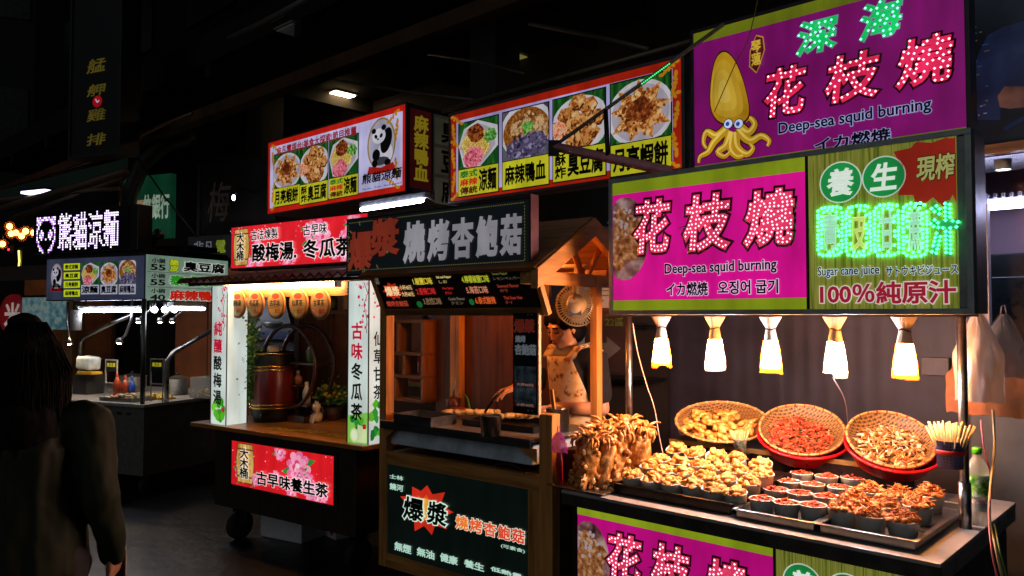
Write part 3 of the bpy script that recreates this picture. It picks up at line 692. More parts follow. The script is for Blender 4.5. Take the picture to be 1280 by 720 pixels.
sg.text('100％純原汁', (1025, 348), (1198, 382), glow('#b02038', .6, 0), bold=.03, outline=glow('#e8dcd8', .65), ob=.075)
# counter front light box
V2 = .03
pn = B().box(.04, .975, V2 - .004, V2, .27, .782, glow(MAG, .62, .2)).build('front_squid_panel', st); pb = B().box(.985, 1.5, V2 - .004, V2, .27, .782, BAM).build('front_bamboo_panel', st)
b = B(); frame_bars(b, .02, 1.52, .25, .7855, .012, V2 - .008, V2 + .01, DSTEEL); b.box(.975, .985, V2 - .008, V2, .262, .782, DSTEEL); b.build('front_frame', st)
B().box(.04, .975, V2 - .0065, V2 - .004, .742, .782, glow(YG, .75)).build('band', pn)
sg = Sign(S, V2, pn, 0, 0, V2 - .004)
ball_photo(pn, S, V2, .105, .55, .115, .17, V2 - .007, .55, .042)
for ch, x_ in (('花', .2), ('枝', .43), ('燒', .68)):
    z_ = .485 if ch != '燒' else .475
    write(pn, ch, (x_, x_ + .2, z_, z_ + .225), glow('#e63c66', .9), y=V2 - .01, **k, **PLED)
write(pn, 'Deep-sea squid burning', (.26, .86, .39, .44), INK, bold=.025, y=V2 - .01, outline=glow('#f0d0f0', .8), ob=.06)
sg = Sign(S, V2, pb, 0, 0, V2 - .004)
for i, ch in enumerate('養生'):
    cx = 1.085 + i * .16; a = Art(V2 - .005); a.ell(cx, .665, .075, .075, glow('#d8e8d8', .7)); a.ell(cx, .665, .07, .07, GRN); a.build('disc', pb)
    write(pb, ch, (cx - .045, cx + .045, .615, .715), glow('#e8f4e8', .8, 0), bold=.03, y=V2 - .009, shear=.12)
a = Art(V2 - .005); a.star(1.405, .655, .085, glow('#c03018', .5), 10, .66, 4); a.build('burst', pb)
write(pb, '現榨', (1.35, 1.46, .625, .69), glow('#c8c878', .5, 0), bold=.03, y=V2 - .009)
write(pb, '青皮甘蔗汁', (1.01, 1.48, .46, .56), glow('#3c7a52', .4), bold=.05, y=V2 - .009, leds=light('#30ff80', 4.2), led_step=.022, led_r=.0052)
# posts, lamp rail, riser shelf
for x, y in ((.0, .5), (1.507, .516)): B().tube([(x, y, .85), (x, y, zb_ - .01)], .017, STEEL, 14).tube([(x, y, .85), (x, y, 1.02)], .022, STEEL, 14).build('post', st)
B().box(-.02, 1.56, .33, .54, zb_ - .022, zb_ - .0125, mat('#5a4a48', .4, .7)).build('lamp_rail', st)
b = B(); b.box(.05, 1.25, .80, .815, .85, .985, mat('#2a2120', .3, .5)); b.box(.05, 1.25, .80, 1.1, .985, .995, mat('#5f564e', .35, .7)); b.box(.05, 1.25, .797, .80, .975, .997, mat('#b08a50', .4, .6)); b.build('riser_shelf', st)

# lamps in plastic bags
def bag_bulb(px, warm, seed, label):
    x = S.p(px, 440, .37)[0]; zt_ = zb_ - .022
    r_ = at(S, 'hanging_bulb', label, 'lamp', x, .375, zt_, 'bagged bulbs under the squid sign', rz=R(seed * 31))
    wc = ('#ffa458', 350) if warm else ('#f0f0ff', 270)
    q = random.Random(seed); n = 26; ph = [q.random() * .9 for _ in range(n)]
    def sheet(prof, wob, ragged, mt, nm):
        vs_, fs = [], []
        for j, (rr, zz) in enumerate(prof):
            for i in range(n):
                t = 2 * math.pi * i / n; k_ = 1 + wob * math.sin(3 * t + seed) + wob * 1.6 * (ph[i] - .45)
                vs_.append((rr * k_ * math.cos(t), rr * k_ * math.sin(t), zz - (ragged * ph[(i // 7 * 5) % n] if j == len(prof) - 1 else 0)))
        for j in range(len(prof) - 1):
            for i in range(n): fs.append((j * n + i, j * n + (i + 1) % n, (j + 1) * n + (i + 1) % n, (j + 1) * n + i))
        B().add(vs_, fs, mt, True).build(nm, r_)
    b = B(); b.lathe([(0, -.098), (.022, -.098), (.027, -.105), (.031, -.125), (.037, -.175), (.04, -.208), (.036, -.22), (0, -.223)], light(*wc), 20); b.build('bulb', r_)
    b = B(); b.lathe([(.015, -.062), (.016, -.09), (.02, -.098)], mat('#b8a890', .5), 12); b.tube([(0, 0, -.07), (0, 0, -.0)], .004, BLACK, 6); b.build('socket', r_)
    sheet([(.046, -.001), (.036, -.02), (.022, -.045), (.0195, -.055), (.022, -.066), (.0255, -.085), (.0285, -.1)], .05, .006, mat('#b49a80', .6, var=.2), 'collar')
    sheet([(.0295, -.1), (.034, -.125), (.041, -.17), (.0445, -.205), (.0465, -.226)], .045, .022, clear('#ff8a28' if warm else '#ffc080', .22), 'plastic_bag')
    b = B(); b.tube([(.02 * math.cos(t), .02 * math.sin(t), -.052 - .004 * math.sin(2 * t)) for t in [i * .5 for i in range(14)]], .0035, mat('#5a3a28', .7), 6); b.build('tie', r_)
for i, (px, wm, lb) in enumerate(((826, 1, 'bagged bulb at the left end of the lamp rail, orange and nearest the steel post'), (893, 0, 'cool white bagged bulb hanging between two orange ones, left of centre'),
                                  (963, 1, 'orange bagged bulb in the middle, above the left flat basket'), (1044, 0, 'cool white bagged bulb hanging above the shrimp basket'), (1131, 1, 'orange bagged bulb at the right end, largest glow above the crab basket'))): bag_bulb(px, wm, i, lb)

# trays
def tray(name, label, x0, x1, y0, y1, z, h, mt, group=None):
    r_ = at(S, name, label, 'tray', x0, y0, z, group); w, d = x1 - x0, y1 - y0; t = .004
    b = B(); b.box(0, w, 0, d, 0, t, mt); b.box(0, w, 0, t, t, h, mt); b.box(0, w, d - t, d, t, h, mt); b.box(0, t, t, d - t, t, h, mt); b.box(w - t, w, t, d - t, t, h, mt)
    frame_bars_xy(b, -.014, w + .014, -.014, d + .014, .018, h, h + .004, mt); b.build('pan', r_, bev=.0015); return r_
def frame_bars_xy(b, x0, x1, y0, y1, w, z0, z1, mt):
    b.box(x0, x1, y0, y0 + w, z0, z1, mt); b.box(x0, x1, y1 - w, y1, z0, z1, mt); b.box(x0, x0 + w, y0 + w, y1 - w, z0, z1, mt); b.box(x1 - w, x1, y0 + w, y1 - w, z0, z1, mt)
DT = mat('#2c2826', .3, .8, .3)
tray('serving_tray', 'dark tray under the cups of golden squid pieces', .2, .775, .085, .7, .85, .045, DT)
tray('serving_tray', 'silver tray under the cups of red shrimp', .81, 1.115, .06, .79, .856, .03, STEEL)
tray('serving_tray', 'silver tray under the cups of fried crab beside the post', 1.14, 1.46, .06, .76, .856, .03, STEEL)

# cups
CUP = mat('#f0e8dc', .45, var=.06); GOLDF = printed(((.3, '#8e4a0e'), (.45, '#d0842c'), (.6, '#e8ac58'), (.8, '#f4d094')), 40, lit=False, rough=.45, bump=.5)
REDF = printed(((.3, '#6a1608'), (.45, '#b8381a'), (.6, '#d05a30'), (.8, '#e89a70')), 45, lit=False, rough=.4, bump=.4)
CRABF = printed(((.3, '#7a2c0a'), (.45, '#cc7430'), (.6, '#e6aa5c'), (.8, '#f6e0b4')), 45, lit=False, rough=.45, bump=.5)
RC, RB, CH = .05, .041, .062
cb = B(); cb.lathe([(0, 0), (RB, 0), (RC, CH), (RC + .002, CH + .002), (RC, CH + .004), (RC - .0025, CH + .001), (RB - .001, .006), (0, .006)], CUP, 28)
cup_me = cb.mesh('cup')
def fill_mesh(kind, seed):
    q = random.Random(seed); b = B(); b.lathe([(0, CH - .008), (RC - .004, CH - .01), (RC - .006, CH - .016)], {'gold': GOLDF, 'red': REDF, 'crab': CRABF}[kind], 18)
    if kind == 'gold':
        for i in range(22):
            t, rr = q.random() * 6.28, .043 * math.sqrt(q.random()); z = CH - .001 + (.03 * (1 - rr / .045)) * (.4 + .8 * q.random())
            b.blob((rr * math.cos(t), rr * math.sin(t), z), (.014 + .006 * q.random(), .011 + .004 * q.random(), .009 + .004 * q.random()), GOLDF, .55, seed * 31 + i, 2, 2.2, rot=Matrix.Rotation(q.random() * 3, 3, (q.random() - .5, q.random() - .5, 1)))
    elif kind == 'red':
        for i in range(34):
            t, rr = q.random() * 6.28, .043 * math.sqrt(q.random()); c = Vector((rr * math.cos(t), rr * math.sin(t), CH - .003 + .016 * (1 - rr / .046) * (.3 + q.random())))
            a0 = q.random() * 6.28; d = Vector((math.cos(a0), math.sin(a0), .5 * (q.random() - .4))); n_ = Vector((-d.y, d.x, q.random() - .2)); l = .011 + .006 * q.random()
            b.tube([c - d * l, c - d * l * .4 + n_ * .004, c + d * l * .3 + n_ * .005, c + d * l], [.0022, .0046, .0042, .0018], REDF, 6)
    else:
        for i in range(20):
            t, rr = q.random() * 6.28, .046 * math.sqrt(q.random()); b.blob((rr * math.cos(t), rr * math.sin(t), CH + .004 + .045 * (1 - rr / .05) * q.random()), (.014, .011, .009), CRABF, .6, seed * 13 + i, 2, 2.4)
        for i in range(70):
            t, rr = q.random() * 6.28, .046 * math.sqrt(q.random()); c = Vector((rr * math.cos(t), rr * math.sin(t), CH + .008 + .055 * (1 - rr / .055) * q.random()))
            a0 = q.random() * 6.28; d = Vector((math.cos(a0), math.sin(a0), .2 + .7 * q.random())).normalized(); n_ = Vector((-d.y, d.x, .6 * q.random())); l = .02 + .018 * q.random()
            b.tube([c - d * l * .4, c + n_ * .004, c + d * l * .6 - Vector((0, 0, .003))], [.0028, .0024, .0008], CRABF if i % 6 else REDF, 5)
    return b.mesh('filling')
fills = {k_: [fill_mesh(k_, s_) for s_ in range(5)] for k_ in ('gold', 'red', 'crab')}
ORD = ['first', 'second', 'third', 'fourth', 'fifth', 'sixth', 'seventh', 'eighth']
def cup(kind, x, y, z, label, i, tilt=0.0, sc=1.0):
    r_ = at(S, 'paper_cup', label, 'cup', x, y, z, {'gold': 'cups of golden squid', 'red': 'cups of red shrimp', 'crab': 'cups of fried crab'}[kind])
    r_.rotation_euler = (tilt, 0, -S.a + rnd.uniform(-.2, .2)); r_.scale = (sc,) * 3
    o = bpy.data.objects.new('cup', cup_me); col.objects.link(o); o.parent = r_
    f_ = bpy.data.objects.new('filling', fills[kind][i % 5]); col.objects.link(f_); f_.parent = r_; f_.rotation_euler[2] = i * 1.3
rows = [('front', [(792, 594), (816, 598.6), (840, 602), (866.6, 604.7), (892.6, 610), (919.7, 615)], .93), ('second', [(814, 582), (832, 588), (854.6, 590), (881, 594), (908, 598.6), (937, 603)], .95),
        ('third', [(826, 574), (848.5, 577), (875.6, 580), (899, 584), (922.6, 587.5), (953, 592)], .975), ('back', [(848, 559), (872, 563.5), (897, 567), (923, 572), (953, 578)], 1.005)]
i = 0
for nm, ps, zr in rows:
    for j, pp_ in enumerate(ps):
        x, y = S.fz(*pp_, zr); tl = R(22) if nm == 'back' else R(6)
        cup('gold', x, y, zr - CH, f'{ORD[j]} from the left in the {nm} row of golden squid cups on the dark tray', i, tl, .98); i += 1
# a step block carries the raised rows
r_ = at(S, 'cup_step', 'dark stepped rack raising the rear golden squid cups', 'rack', .2, .2, .855)
b = B(); b.box(0, .575, .04, .12, 0, .03, DT); b.box(0, .575, .12, .22, 0, .05, DT); b.box(0, .575, .22, .46, 0, .08, DT); b.build('step', r_)
rows = [('front', [(952.7, 623), (983, 627.6), (1016, 630.6)]), ('second', [(969.7, 611), (999.7, 615.7), (1033, 620)]), ('third', [(986, 601), (1015.6, 605), (1050, 608.5)]), ('back', [(1002, 591), (1033, 595), (1065.5, 596.6)])]
for nm, ps in rows:
    for j, pp_ in enumerate(ps):
        x, y = S.fz(*pp_, .925); cup('red', x, y, .861, f'{("left", "middle", "right")[j]} cup in the {nm} row of red shrimp cups', i); i += 1
for nm, ps in [('front', [(1054, 636), (1088.6, 644), (1128.5, 651)]), ('middle', [(1068, 626), (1105, 632), (1148, 632)]), ('back', [(1087, 614), (1124.5, 620), (1161.7, 619)])]:
    for j, pp_ in enumerate(ps):
        x, y = S.fz(*pp_, .928); cup('crab', x, y, .861, f'{("left", "middle", "right")[j]} cup in the {nm} row of fried crab cups with spiky legs', i, 0, 1.06); i += 1
x, y = S.fz(1162, 601, .95)
r_ = at(S, 'lidded_bowl', 'small clear plastic bowl lying behind the crab cups', 'bowl', x, y, .86)
B().lathe([(0, 0), (.035, 0), (.045, .06), (.048, .062), (.044, .062), (.034, .004)], clear('#d8c8b0', .4), 24).build('shell', r_)

# flat baskets leaning towards the street, each on its red tub
WEAVE = None
def weave():
    m, n, l, b_ = newmat('woven_bamboo')
    tc = n.new('ShaderNodeTexCoord'); mp = n.new('ShaderNodeMapping'); mp.inputs['Scale'].default_value = (112, 112, 0); mp.inputs['Rotation'].default_value = (0, 0, .4)
    l.new(tc.outputs['Object'], mp.inputs[0]); ch = n.new('ShaderNodeTexChecker'); ch.inputs['Scale'].default_value = 1.0
    ch.inputs[1].default_value = lin('#94682e'); ch.inputs[2].default_value = lin('#64401a'); l.new(mp.outputs[0], ch.inputs[0])
    vr = n.new('ShaderNodeTexVoronoi'); vr.inputs['Scale'].default_value = .5; vr.inputs['Randomness'].default_value = .12; l.new(mp.outputs[0], vr.inputs['Vector'])
    r = ramp(m.node_tree, vr.outputs['Distance'], [(.2, (.02, .012, .006, 1)), (.26, (1, 1, 1, 1))])
    mx = n.new('ShaderNodeMix'); mx.data_type = 'RGBA'; mx.blend_type = 'MULTIPLY'; mx.inputs[0].default_value = 1
    l.new(ch.outputs[0], mx.inputs[6]); l.new(r.outputs[0], mx.inputs[7]); l.new(mx.outputs[2], b_.inputs['Base Color']); b_.inputs['Roughness'].default_value = .55
    bp = n.new('ShaderNodeBump'); bp.inputs['Strength'].default_value = .6; bp.inputs['Distance'].default_value = .003; l.new(ch.outputs[1], bp.inputs['Height']); l.new(bp.outputs[0], b_.inputs['Normal'])
    return m
WEAVE = weave(); RIM = mat('#b88a48', .5, var=.3, scale=30); BIND = mat('#8a2018', .5); BIND2 = mat('#d8b878', .5); TUB = mat('#c80f16', .3, var=.1)
def basket(px, py, rad, tilt, az, label, kind, tub, v=.86):
    x, z = S.p(px, py, v); r_ = at(S, 'woven_basket', label, 'basket', x, v, z, 'round woven baskets'); r_.rotation_euler = (R(tilt), 0, R(az))
    bowl = B().lathe([(0, -.05), (rad * .55, -.047), (rad * .8, -.032), (rad * .95, -.006), (rad, .004)], WEAVE, 40).build('bowl', r_)
    b = B(); n = 48
    b.tube([(rad * math.cos(2 * math.pi * i / n), rad * math.sin(2 * math.pi * i / n), .004) for i in range(n + 1)], .0065, RIM, 8, False); b.build('rim', r_)
    b = B()
    for i in range(26):
        t = 2 * math.pi * i / 26; c = Vector((rad * math.cos(t), rad * math.sin(t), .004)); d = Vector((-math.sin(t), math.cos(t), 0)); b.tube([c - d * .003, c + d * .003], .0082, BIND if tub else BIND2, 8)
    b.build('rim_binding', r_)
    M4 = r_.matrix_basis.copy(); q = random.Random(int(px))
    h = B()
    def on(t, rr, zz): return Vector((rr * math.cos(t), rr * math.sin(t), zz))
    if kind == 'squid':
        for i in range(70):
            t, rr = q.random() * 6.28, rad * .8 * math.sqrt(q.random()); c = on(t, rr, -.028 + .03 * q.random()) + Vector((-.03, -.035, 0)); a0 = q.random() * 3.14; l = .02 + .035 * q.random() ** 2
            if c.length > rad * .93 or (c.x > rad * .25 and c.y > rad * .25): continue
            h.blob(c, (l, .013 + .006 * q.random(), .012 + .005 * q.random()), GOLDF, .6, i, 2, 1.8, rot=Matrix.Rotation(a0, 3, 'Z') @ Matrix.Rotation(q.uniform(-.4, .4), 3, 'Y'))
    elif kind == 'shrimp':
        for i in range(420):
            t, rr = q.random() * 6.28, rad * .78 * math.sqrt(q.random()); c = on(t, rr, -.03 + .03 * (1 - rr / rad) * 1.4 * q.random() + .01 * q.random()) + Vector((-.012, -.03, 0)); a0 = q.random() * 6.28; d = Vector((math.cos(a0), math.sin(a0), .3 * (q.random() - .5))); n_ = Vector((-d.y, d.x, .4 * q.random())); l = .008 + .006 * q.random()
            h.tube([c - d * l, c - d * l * .3 + n_ * .004, c + d * l * .4 + n_ * .004, c + d * l], [.002, .0045, .004, .0018], REDF, 5)
    else:
        PALE = printed(((.3, '#a87a4a'), (.5, '#d8b484'), (.7, '#efe0c0')), 40, lit=False, rough=.5, bump=.4)
        for i in range(70):
            t, rr = q.random() * 6.28, rad * .75 * math.sqrt(q.random()); h.blob(on(t, rr, -.028 + .03 * q.random() * (1.2 - rr / rad)) + Vector((0, -.03, 0)), (.011, .009, .008), PALE if q.random() < .5 else CRABF, .6, i, 1, 2)
        for i in range(300):
            t, rr = q.random() * 6.28, rad * .78 * math.sqrt(q.random()); c = on(t, rr, -.028 + .035 * q.random() * (1.2 - rr / rad)) + Vector((0, -.03, 0)); a0 = q.random() * 6.28; d = Vector((math.cos(a0), math.sin(a0), .5 * q.random())); l = .012 + .012 * q.random()
            h.tube([c - d * l, c + Vector((0, 0, .004)), c + d * l], [.003, .0026, .001], CRABF if q.random() < .7 else PALE, 5)
    nm = {'squid': ('fried_pieces', 'golden fried squid pieces heaped in the left flat basket'), 'shrimp': ('shrimp_heap', 'red shrimp heaped in the middle basket'), 'crab': ('crab_heap', 'small fried crabs heaped in the right basket')}[kind]
    o = tag(h.build(nm[0]), nm[1], 'food', kind='stuff'); o.matrix_world = M4
    if tub:
        t_ = at(S, 'red_tub', f'shiny red plastic tub under the {kind} basket', 'tub', x, v, z, 'red plastic tubs')
        t_.matrix_basis = M4 @ Matrix.Rotation(R(-8), 4, 'X') @ Matrix.Translation((.012, -.004, -.022))
        R2 = rad * 1.08; B().lathe([(0, -.09), (R2 * .7, -.09), (R2 * .78, -.08), (R2 * .97, -.008), (R2 * 1.0, .0), (R2 * 1.05, .0), (R2 * 1.05, -.012), (R2 * 1.0, -.012), (R2 * .8, -.086)], TUB, 44).build('shell', t_)
basket(902, 527, .232, 19, -16, 'flat woven basket of golden fried squid, leftmost, with pale rim ties', 'squid', False, .9)
basket(1002, 537, .192, 30, -18, 'woven basket of red shrimp in a red tub, middle of three', 'shrimp', True, .88)
basket(1113, 549, .178, 34, -12, 'woven basket of small fried crabs in a red tub, rightmost', 'crab', True, .84)
def stick_cup(F, x, y, z, rb, rt, h, label, mt, n, cat='cup', seed=1, sticks='#d8b070', ln=.15, spread=.5, group=None):
    r_ = at(F, 'skewer_cup', label, cat, x, y, z); B().lathe([(0, 0), (rb, 0), (rt, h), (rt + .003, h + .002), (rt - .002, h), (rb - .002, .004), (0, .004)], mt, 24).build('cup', r_)
    q = random.Random(seed); b = B()
    for i in range(n):
        t, rr = q.random() * 6.28, rb * .8 * math.sqrt(q.random()); d = Vector((math.cos(t) * spread * rr / rb, math.sin(t) * spread * rr / rb, 1)).normalized()
        p0 = Vector((rr * .5 * math.cos(t), rr * .5 * math.sin(t), .006)); b.tube([p0, p0 + d * (ln + .02 * q.random())], .0028, mat(sticks, .6, scale=60), 5)
    tag(b.build('skewers', r_), kind='stuff'); return r_
x, z = S.p(927, 556, .78)
stick_cup(S, x, .76, z - .035, .026, .036, .065, 'printed paper cup of wooden skewers in front of the flat squid basket', printed(((.42, '#e0d8cc'), (.5, '#4a8a6a'), (.55, '#e8d8b8'), (.64, '#d06a3a')), 20, lit=False), 34, ln=.09)
tag(B().box(x - .05, x + .05, .72, .8, .85, z - .036, DT).build('cup_block'), 'dark block behind the cups carrying the skewer cup', 'block').matrix_world = Matrix.Translation(S.W(0, 0)) @ Matrix.Rotation(-S.a, 4, 'Z')
def perf():
    m, n, l, b_ = newmat('perforated_plastic'); tc = n.new('ShaderNodeTexCoord'); v = n.new('ShaderNodeTexVoronoi'); v.inputs['Scale'].default_value = 85; v.inputs['Randomness'].default_value = .1
    l.new(tc.outputs['Object'], v.inputs['Vector']); r = ramp(m.node_tree, v.outputs['Distance'], [(.28, '#0c1024'), (.36, '#3a4a8c')]); l.new(r.outputs[0], b_.inputs['Base Color']); b_.inputs['Roughness'].default_value = .4; return m
x, z = S.p(1188, 566, .45)
r_ = stick_cup(S, x, .45, z - .055, .044, .05, .1, 'blue perforated cup of long sticks tied to the right post', perf(), 60, seed=8, sticks='#e6d2a0', ln=.15, spread=.55)
b = B(); b.lathe([(.0505, .05), (.0525, .052), (.0525, .066), (.0505, .068)], mat('#a01c24', .4), 24); b.build('tape', r_)

# whole fried squids standing at the left end
SQ = printed(((.26, '#4a240a'), (.42, '#a06428'), (.56, '#c88e48'), (.74, '#ecc488')), 38, lit=False, rough=.38, bump=1.0)
def fried_squid(seed):
    q = random.Random(seed); b = B(); vs_, fs = [], []; n, k = 30, 26; H = .225
    for j in range(k):
        t = j / (k - 1); rr = .042 * (math.sin(math.pi * min(1, .16 + t * .6)) ** .75) * (1 if t < .8 else 1 - (t - .8) * 1.0)
        for i in range(n):
            a_ = 2 * math.pi * i / n; e = Vector((math.cos(a_) * 1.6, math.sin(a_) * 1.6, t * 5 + seed * 7)); nn = 1 + .26 * noise.noise(e) + .2 * noise.noise(e * 3.1) + .12 * noise.noise(e * 7)
            vs_.append((rr * nn * math.cos(a_) + .012 * math.sin(t * 3 + seed), rr * nn * math.sin(a_), H * t))
    for j in range(k - 1):
        for i in range(n): fs.append((j * n + i, j * n + (i + 1) % n, (j + 1) * n + (i + 1) % n, (j + 1) * n + i))
    fs.append(tuple(range(n))[::-1]); fs.append(tuple((k - 1) * n + i for i in range(n)))
    b.add(vs_, fs, SQ, True)
    for s_ in (-1, 1): b.blob((s_ * .042, 0, .035), (.034, .014, .032), SQ, .6, seed + s_, 3, 2.2)
    for i in range(26):
        a_, z_ = q.random() * 6.28, H * q.random(); b.blob((.044 * math.cos(a_), .044 * math.sin(a_), z_), (.012, .012, .014), SQ, .7, seed * 40 + i, 2, 2)
    body = b.mesh('mantle'); b = B()
    for i in range(22):
        a_ = 2 * math.pi * i / 22 + q.random() * .5; l = .036 + .03 * q.random(); inner = i % 3 == 0
        p = Vector((.024 * math.cos(a_) + .01, .024 * math.sin(a_), H - .012)); el = R(78 if inner else 58) + q.uniform(-.3, .3); pts, rs = [p], [.0082]; az = a_; m_ = 11
        for j in range(1, m_):
            t = j / (m_ - 1); el -= (R(9) if inner else R(17)) * q.uniform(.7, 1.3); az += q.uniform(-.22, .22)
            p = p + Vector((math.cos(az) * math.cos(el), math.sin(az) * math.cos(el), math.sin(el))) * (l * 1.5 / m_); pts.append(p); rs.append(.0082 * (1 - .6 * t) * (1 + .22 * q.uniform(-1, 1)))
        b.tube(pts, rs, SQ, 7)
    b.blob((.01, 0, H), (.036, .036, .028), SQ, .6, seed, 3, 2.5)
    return body, b.mesh('tentacles')
sqm = [fried_squid(s_) for s_ in range(5)]
spots = [(.0, .10), (.065, .06), (.12, .13), (-.03, .2), (.05, .19), (.115, .24), (-.0, .3), (.075, .32), (.14, .34), (-.06, .28)]
WHERE = ['front left of the fried squid bundle, behind the purple bag', 'front middle of the fried squid bundle, darkest side facing us', 'front right of the fried squid bundle, next to the golden cups', 'left side of the squid bundle', 'centre of the squid bundle',
         'right side of the squid bundle, brightly lit', 'rear left of the squid bundle', 'rear middle of the squid bundle, tallest tentacles', 'rear right of the squid bundle beside the steel post', 'far left edge of the squid bundle']
for i, (x, y) in enumerate(spots):
    r_ = at(S, 'fried_squid', 'whole fried squid, ' + WHERE[i], 'squid', x, y, .856, 'whole fried squids standing up', rz=i * 1.9); r_.rotation_euler[0] = R((-6, 5, 3, -8, 2, 7, -4, 3, 9, -9)[i]); s_ = (.95, 1.02, 1.0, 1.0, 1.1, 1.1, 1.12, 1.22, 1.14, 1.0)[i]; r_.scale = (s_, s_, s_ * 1.02)
    for nm, me in (('mantle', sqm[i % 5][0]), ('tentacles', sqm[i % 5][1])):
        o = bpy.data.objects.new(nm, me); col.objects.link(o); o.parent = r_
tray('squid_tray', 'low metal tray under the standing fried squids', -.1, .195, .0, .43, .851, .006, STEEL)

# bags, bottle, cables on the right
def bag(F, x, y, z, w, h, label, mt, seed, name='plastic_bag', group=None, rz=0.0, d=.03, wr=.6):
    r_ = at(F, name, label, 'bag', x, y, z, group, rz); b = B(); nx, nz = 26, 30; vs_, fs = [], []
    for sgn in (-1, 1):
        for j in range(nz + 1):
            t = j / nz; ww = w * (.16 + .84 * min(1, t * 2.2) ** .8)
            for i in range(nx + 1):
                u_ = i / nx - .5; nn = wr * noise.noise(Vector((u_ * 6, t * 3, seed + sgn))) + wr * .45 * noise.noise(Vector((u_ * 17, t * 7, seed + sgn))); vs_.append((u_ * ww + .01 * nn, sgn * (d * math.cos(u_ * math.pi) * (.35 + t) + .002) + .016 * nn, -h * t - .02 * nn * t))
    k_ = (nx + 1) * (nz + 1)
    for s_ in (0, 1):
        for j in range(nz):
            for i in range(nx):
                a_ = s_ * k_ + j * (nx + 1) + i; f_ = (a_, a_ + 1, a_ + nx + 2, a_ + nx + 1); fs.append(f_ if s_ == 0 else f_[::-1])
    b.add(vs_, fs, mt, True); b.build('bag_film', r_)
    B().tube([(-.01, 0, 0), (-.006, 0, .03), (.004, 0, .035), (.01, 0, 0)], .0022, mt, 6).build('loop', r_); return r_
x, z = S.p(1226, 405, .58)
bag(S, x - .015, .6, 1.66, .17, .34, 'white translucent plastic bags hanging in a wad from the right post', clear('#a89e98', .82), 2, wr=.45)
bag(S, x + .06, .66, 1.655, .13, .24, 'smaller white plastic bag hanging right of the wad', clear('#9a9694', .7), 5)
bag(S, x + .0, .8, 1.53, .36, .28, 'orange yellow cloth bag hanging behind the white bags', mat('#6a3a10', .85, var=.25, bump=.2), 9, 'cloth_bag')
x, y = S.fz(1223, 655, .85)
r_ = at(S, 'water_bottle', 'clear plastic water bottle with green cap and label behind the right post', 'bottle', x, y, .85)
B().lathe([(0, 0), (.036, .0), (.04, .008), (.038, .05), (.04, .06), (.038, .1), (.04, .11), (.04, .19), (.034, .225), (.016, .255), (.015, .272)], clear('#cfd6c8', .5, .1), 24).build('body', r_)
B().lathe([(.0405, .11), (.0408, .19)], printed(((.42, '#2a7a2a'), (.52, '#8ac84a'), (.6, '#e0ecd8')), 30, lit=False), 24).build('wrap', r_)
B().lathe([(.0385, .055), (.0388, .1)], printed(((.45, '#d8d8d4'), (.55, '#a02028'), (.6, '#d8d8d8')), 45, lit=False), 24).build('lower_label', r_)
B().lathe([(0, .292), (.016, .292), (.017, .288), (.017, .268), (.012, .268)], mat('#4ac81e', .4), 20).build('cap', r_)
def cable(F, pts, v, r, label, h):
    q = []
    for i, (px, py) in enumerate(pts):
        vv = v[i] if isinstance(v, (list, tuple)) else v; a_ = F.p(px, py, vv); q.append(F.W(a_[0], vv, a_[1]))
    out = []
    for i in range(len(q) - 1):
        p0, p1, p2, p3 = q[max(i - 1, 0)], q[i], q[i + 1], q[min(i + 2, len(q) - 1)]
        for t in (0, .25, .5, .75): out.append(.5 * ((2 * p1) + (-p0 + p2) * t + (2 * p0 - 5 * p1 + 4 * p2 - p3) * t * t + (-p0 + 3 * p1 - 3 * p2 + p3) * t ** 3))
    out.append(q[-1]); return tag(B().tube(out, r, mat(h, .5), 6).build('cable'), label, 'cable')
cable(S, [(1241, 512), (1243, 560), (1238, 610), (1237, 650), (1246, 690), (1256, 735)], [.6, .55, .3, .1, -.04, -.05], .0045, 'thick pale cable hanging over the right edge of the squid counter', '#a89468')
cable(S, [(1226, 525), (1230, 560), (1239, 600), (1236, 640), (1240, 690), (1250, 735)], [.6, .55, .4, .12, -.035, -.04], .003, 'thin pink cable hanging over the right edge of the squid counter', '#b85a68')
cable(S, [(1243, 655), (1250, 690), (1262, 735)], [.1, -.04, -.05], .003, 'thin green cable at the bottom right, outermost of three', '#6a8a30')
cable(S, [(791, 404), (797, 440), (808, 480), (818, 510), (824, 545), (830, 572)], [.52, .55, .6, .6, .6, .6], .0026, 'pale wire trailing down from the left steel post', '#d8b0a0')
cable(S, [(1041, 472), (1056, 500), (1060, 530)], [.56, .7, .95], .0022, 'thin wire hanging below the second white bulb', '#8a7a80')
cable(S, [(947, 0), (935, 50), (919, 80), (893, 140)], [.9, .95, .97, .98], .0028, 'thin wire hanging across the cartoon squid sign', '#8a7a40')
x, z = S.p(704, 545, -.03)
bag(S, x, -.06, z + .02, .085, .09, 'small purple plastic bag hanging at the left corner of the squid counter', clear('#a03a90', .6), 4, d=.02)
r_ = at(S, 'red_tassel', 'red tassel strip hanging below the purple bag', 'tassel', x, -.06, z - .07)
b = B()
for i in range(6): b.tube([(.004 * (i - 2.5), 0, 0), (.006 * (i - 2.5), .003 * (i % 2), -.05), (.005 * (i - 2.5) + .006, 0, -.12 - .01 * (i % 3))], .0035, mat('#b01420', .5), 5)
tag(b.build('strands', r_), kind='stuff')
x, z = S.p(697, 520, .35)
r_ = at(S, 'steel_can', 'tall steel can with a wooden spatula behind the fried squids', 'can', x, .35, z - .1)
B().lathe([(0, 0), (.06, 0), (.06, .14), (.063, .142), (.058, .14), (.058, .01)], STEEL, 28).build('can', r_); B().box(-.012, .008, -.005, .005, .02, .24, wood('#c89048', 'z')).build('spatula', r_, rot=(R(4), R(-6), 0))
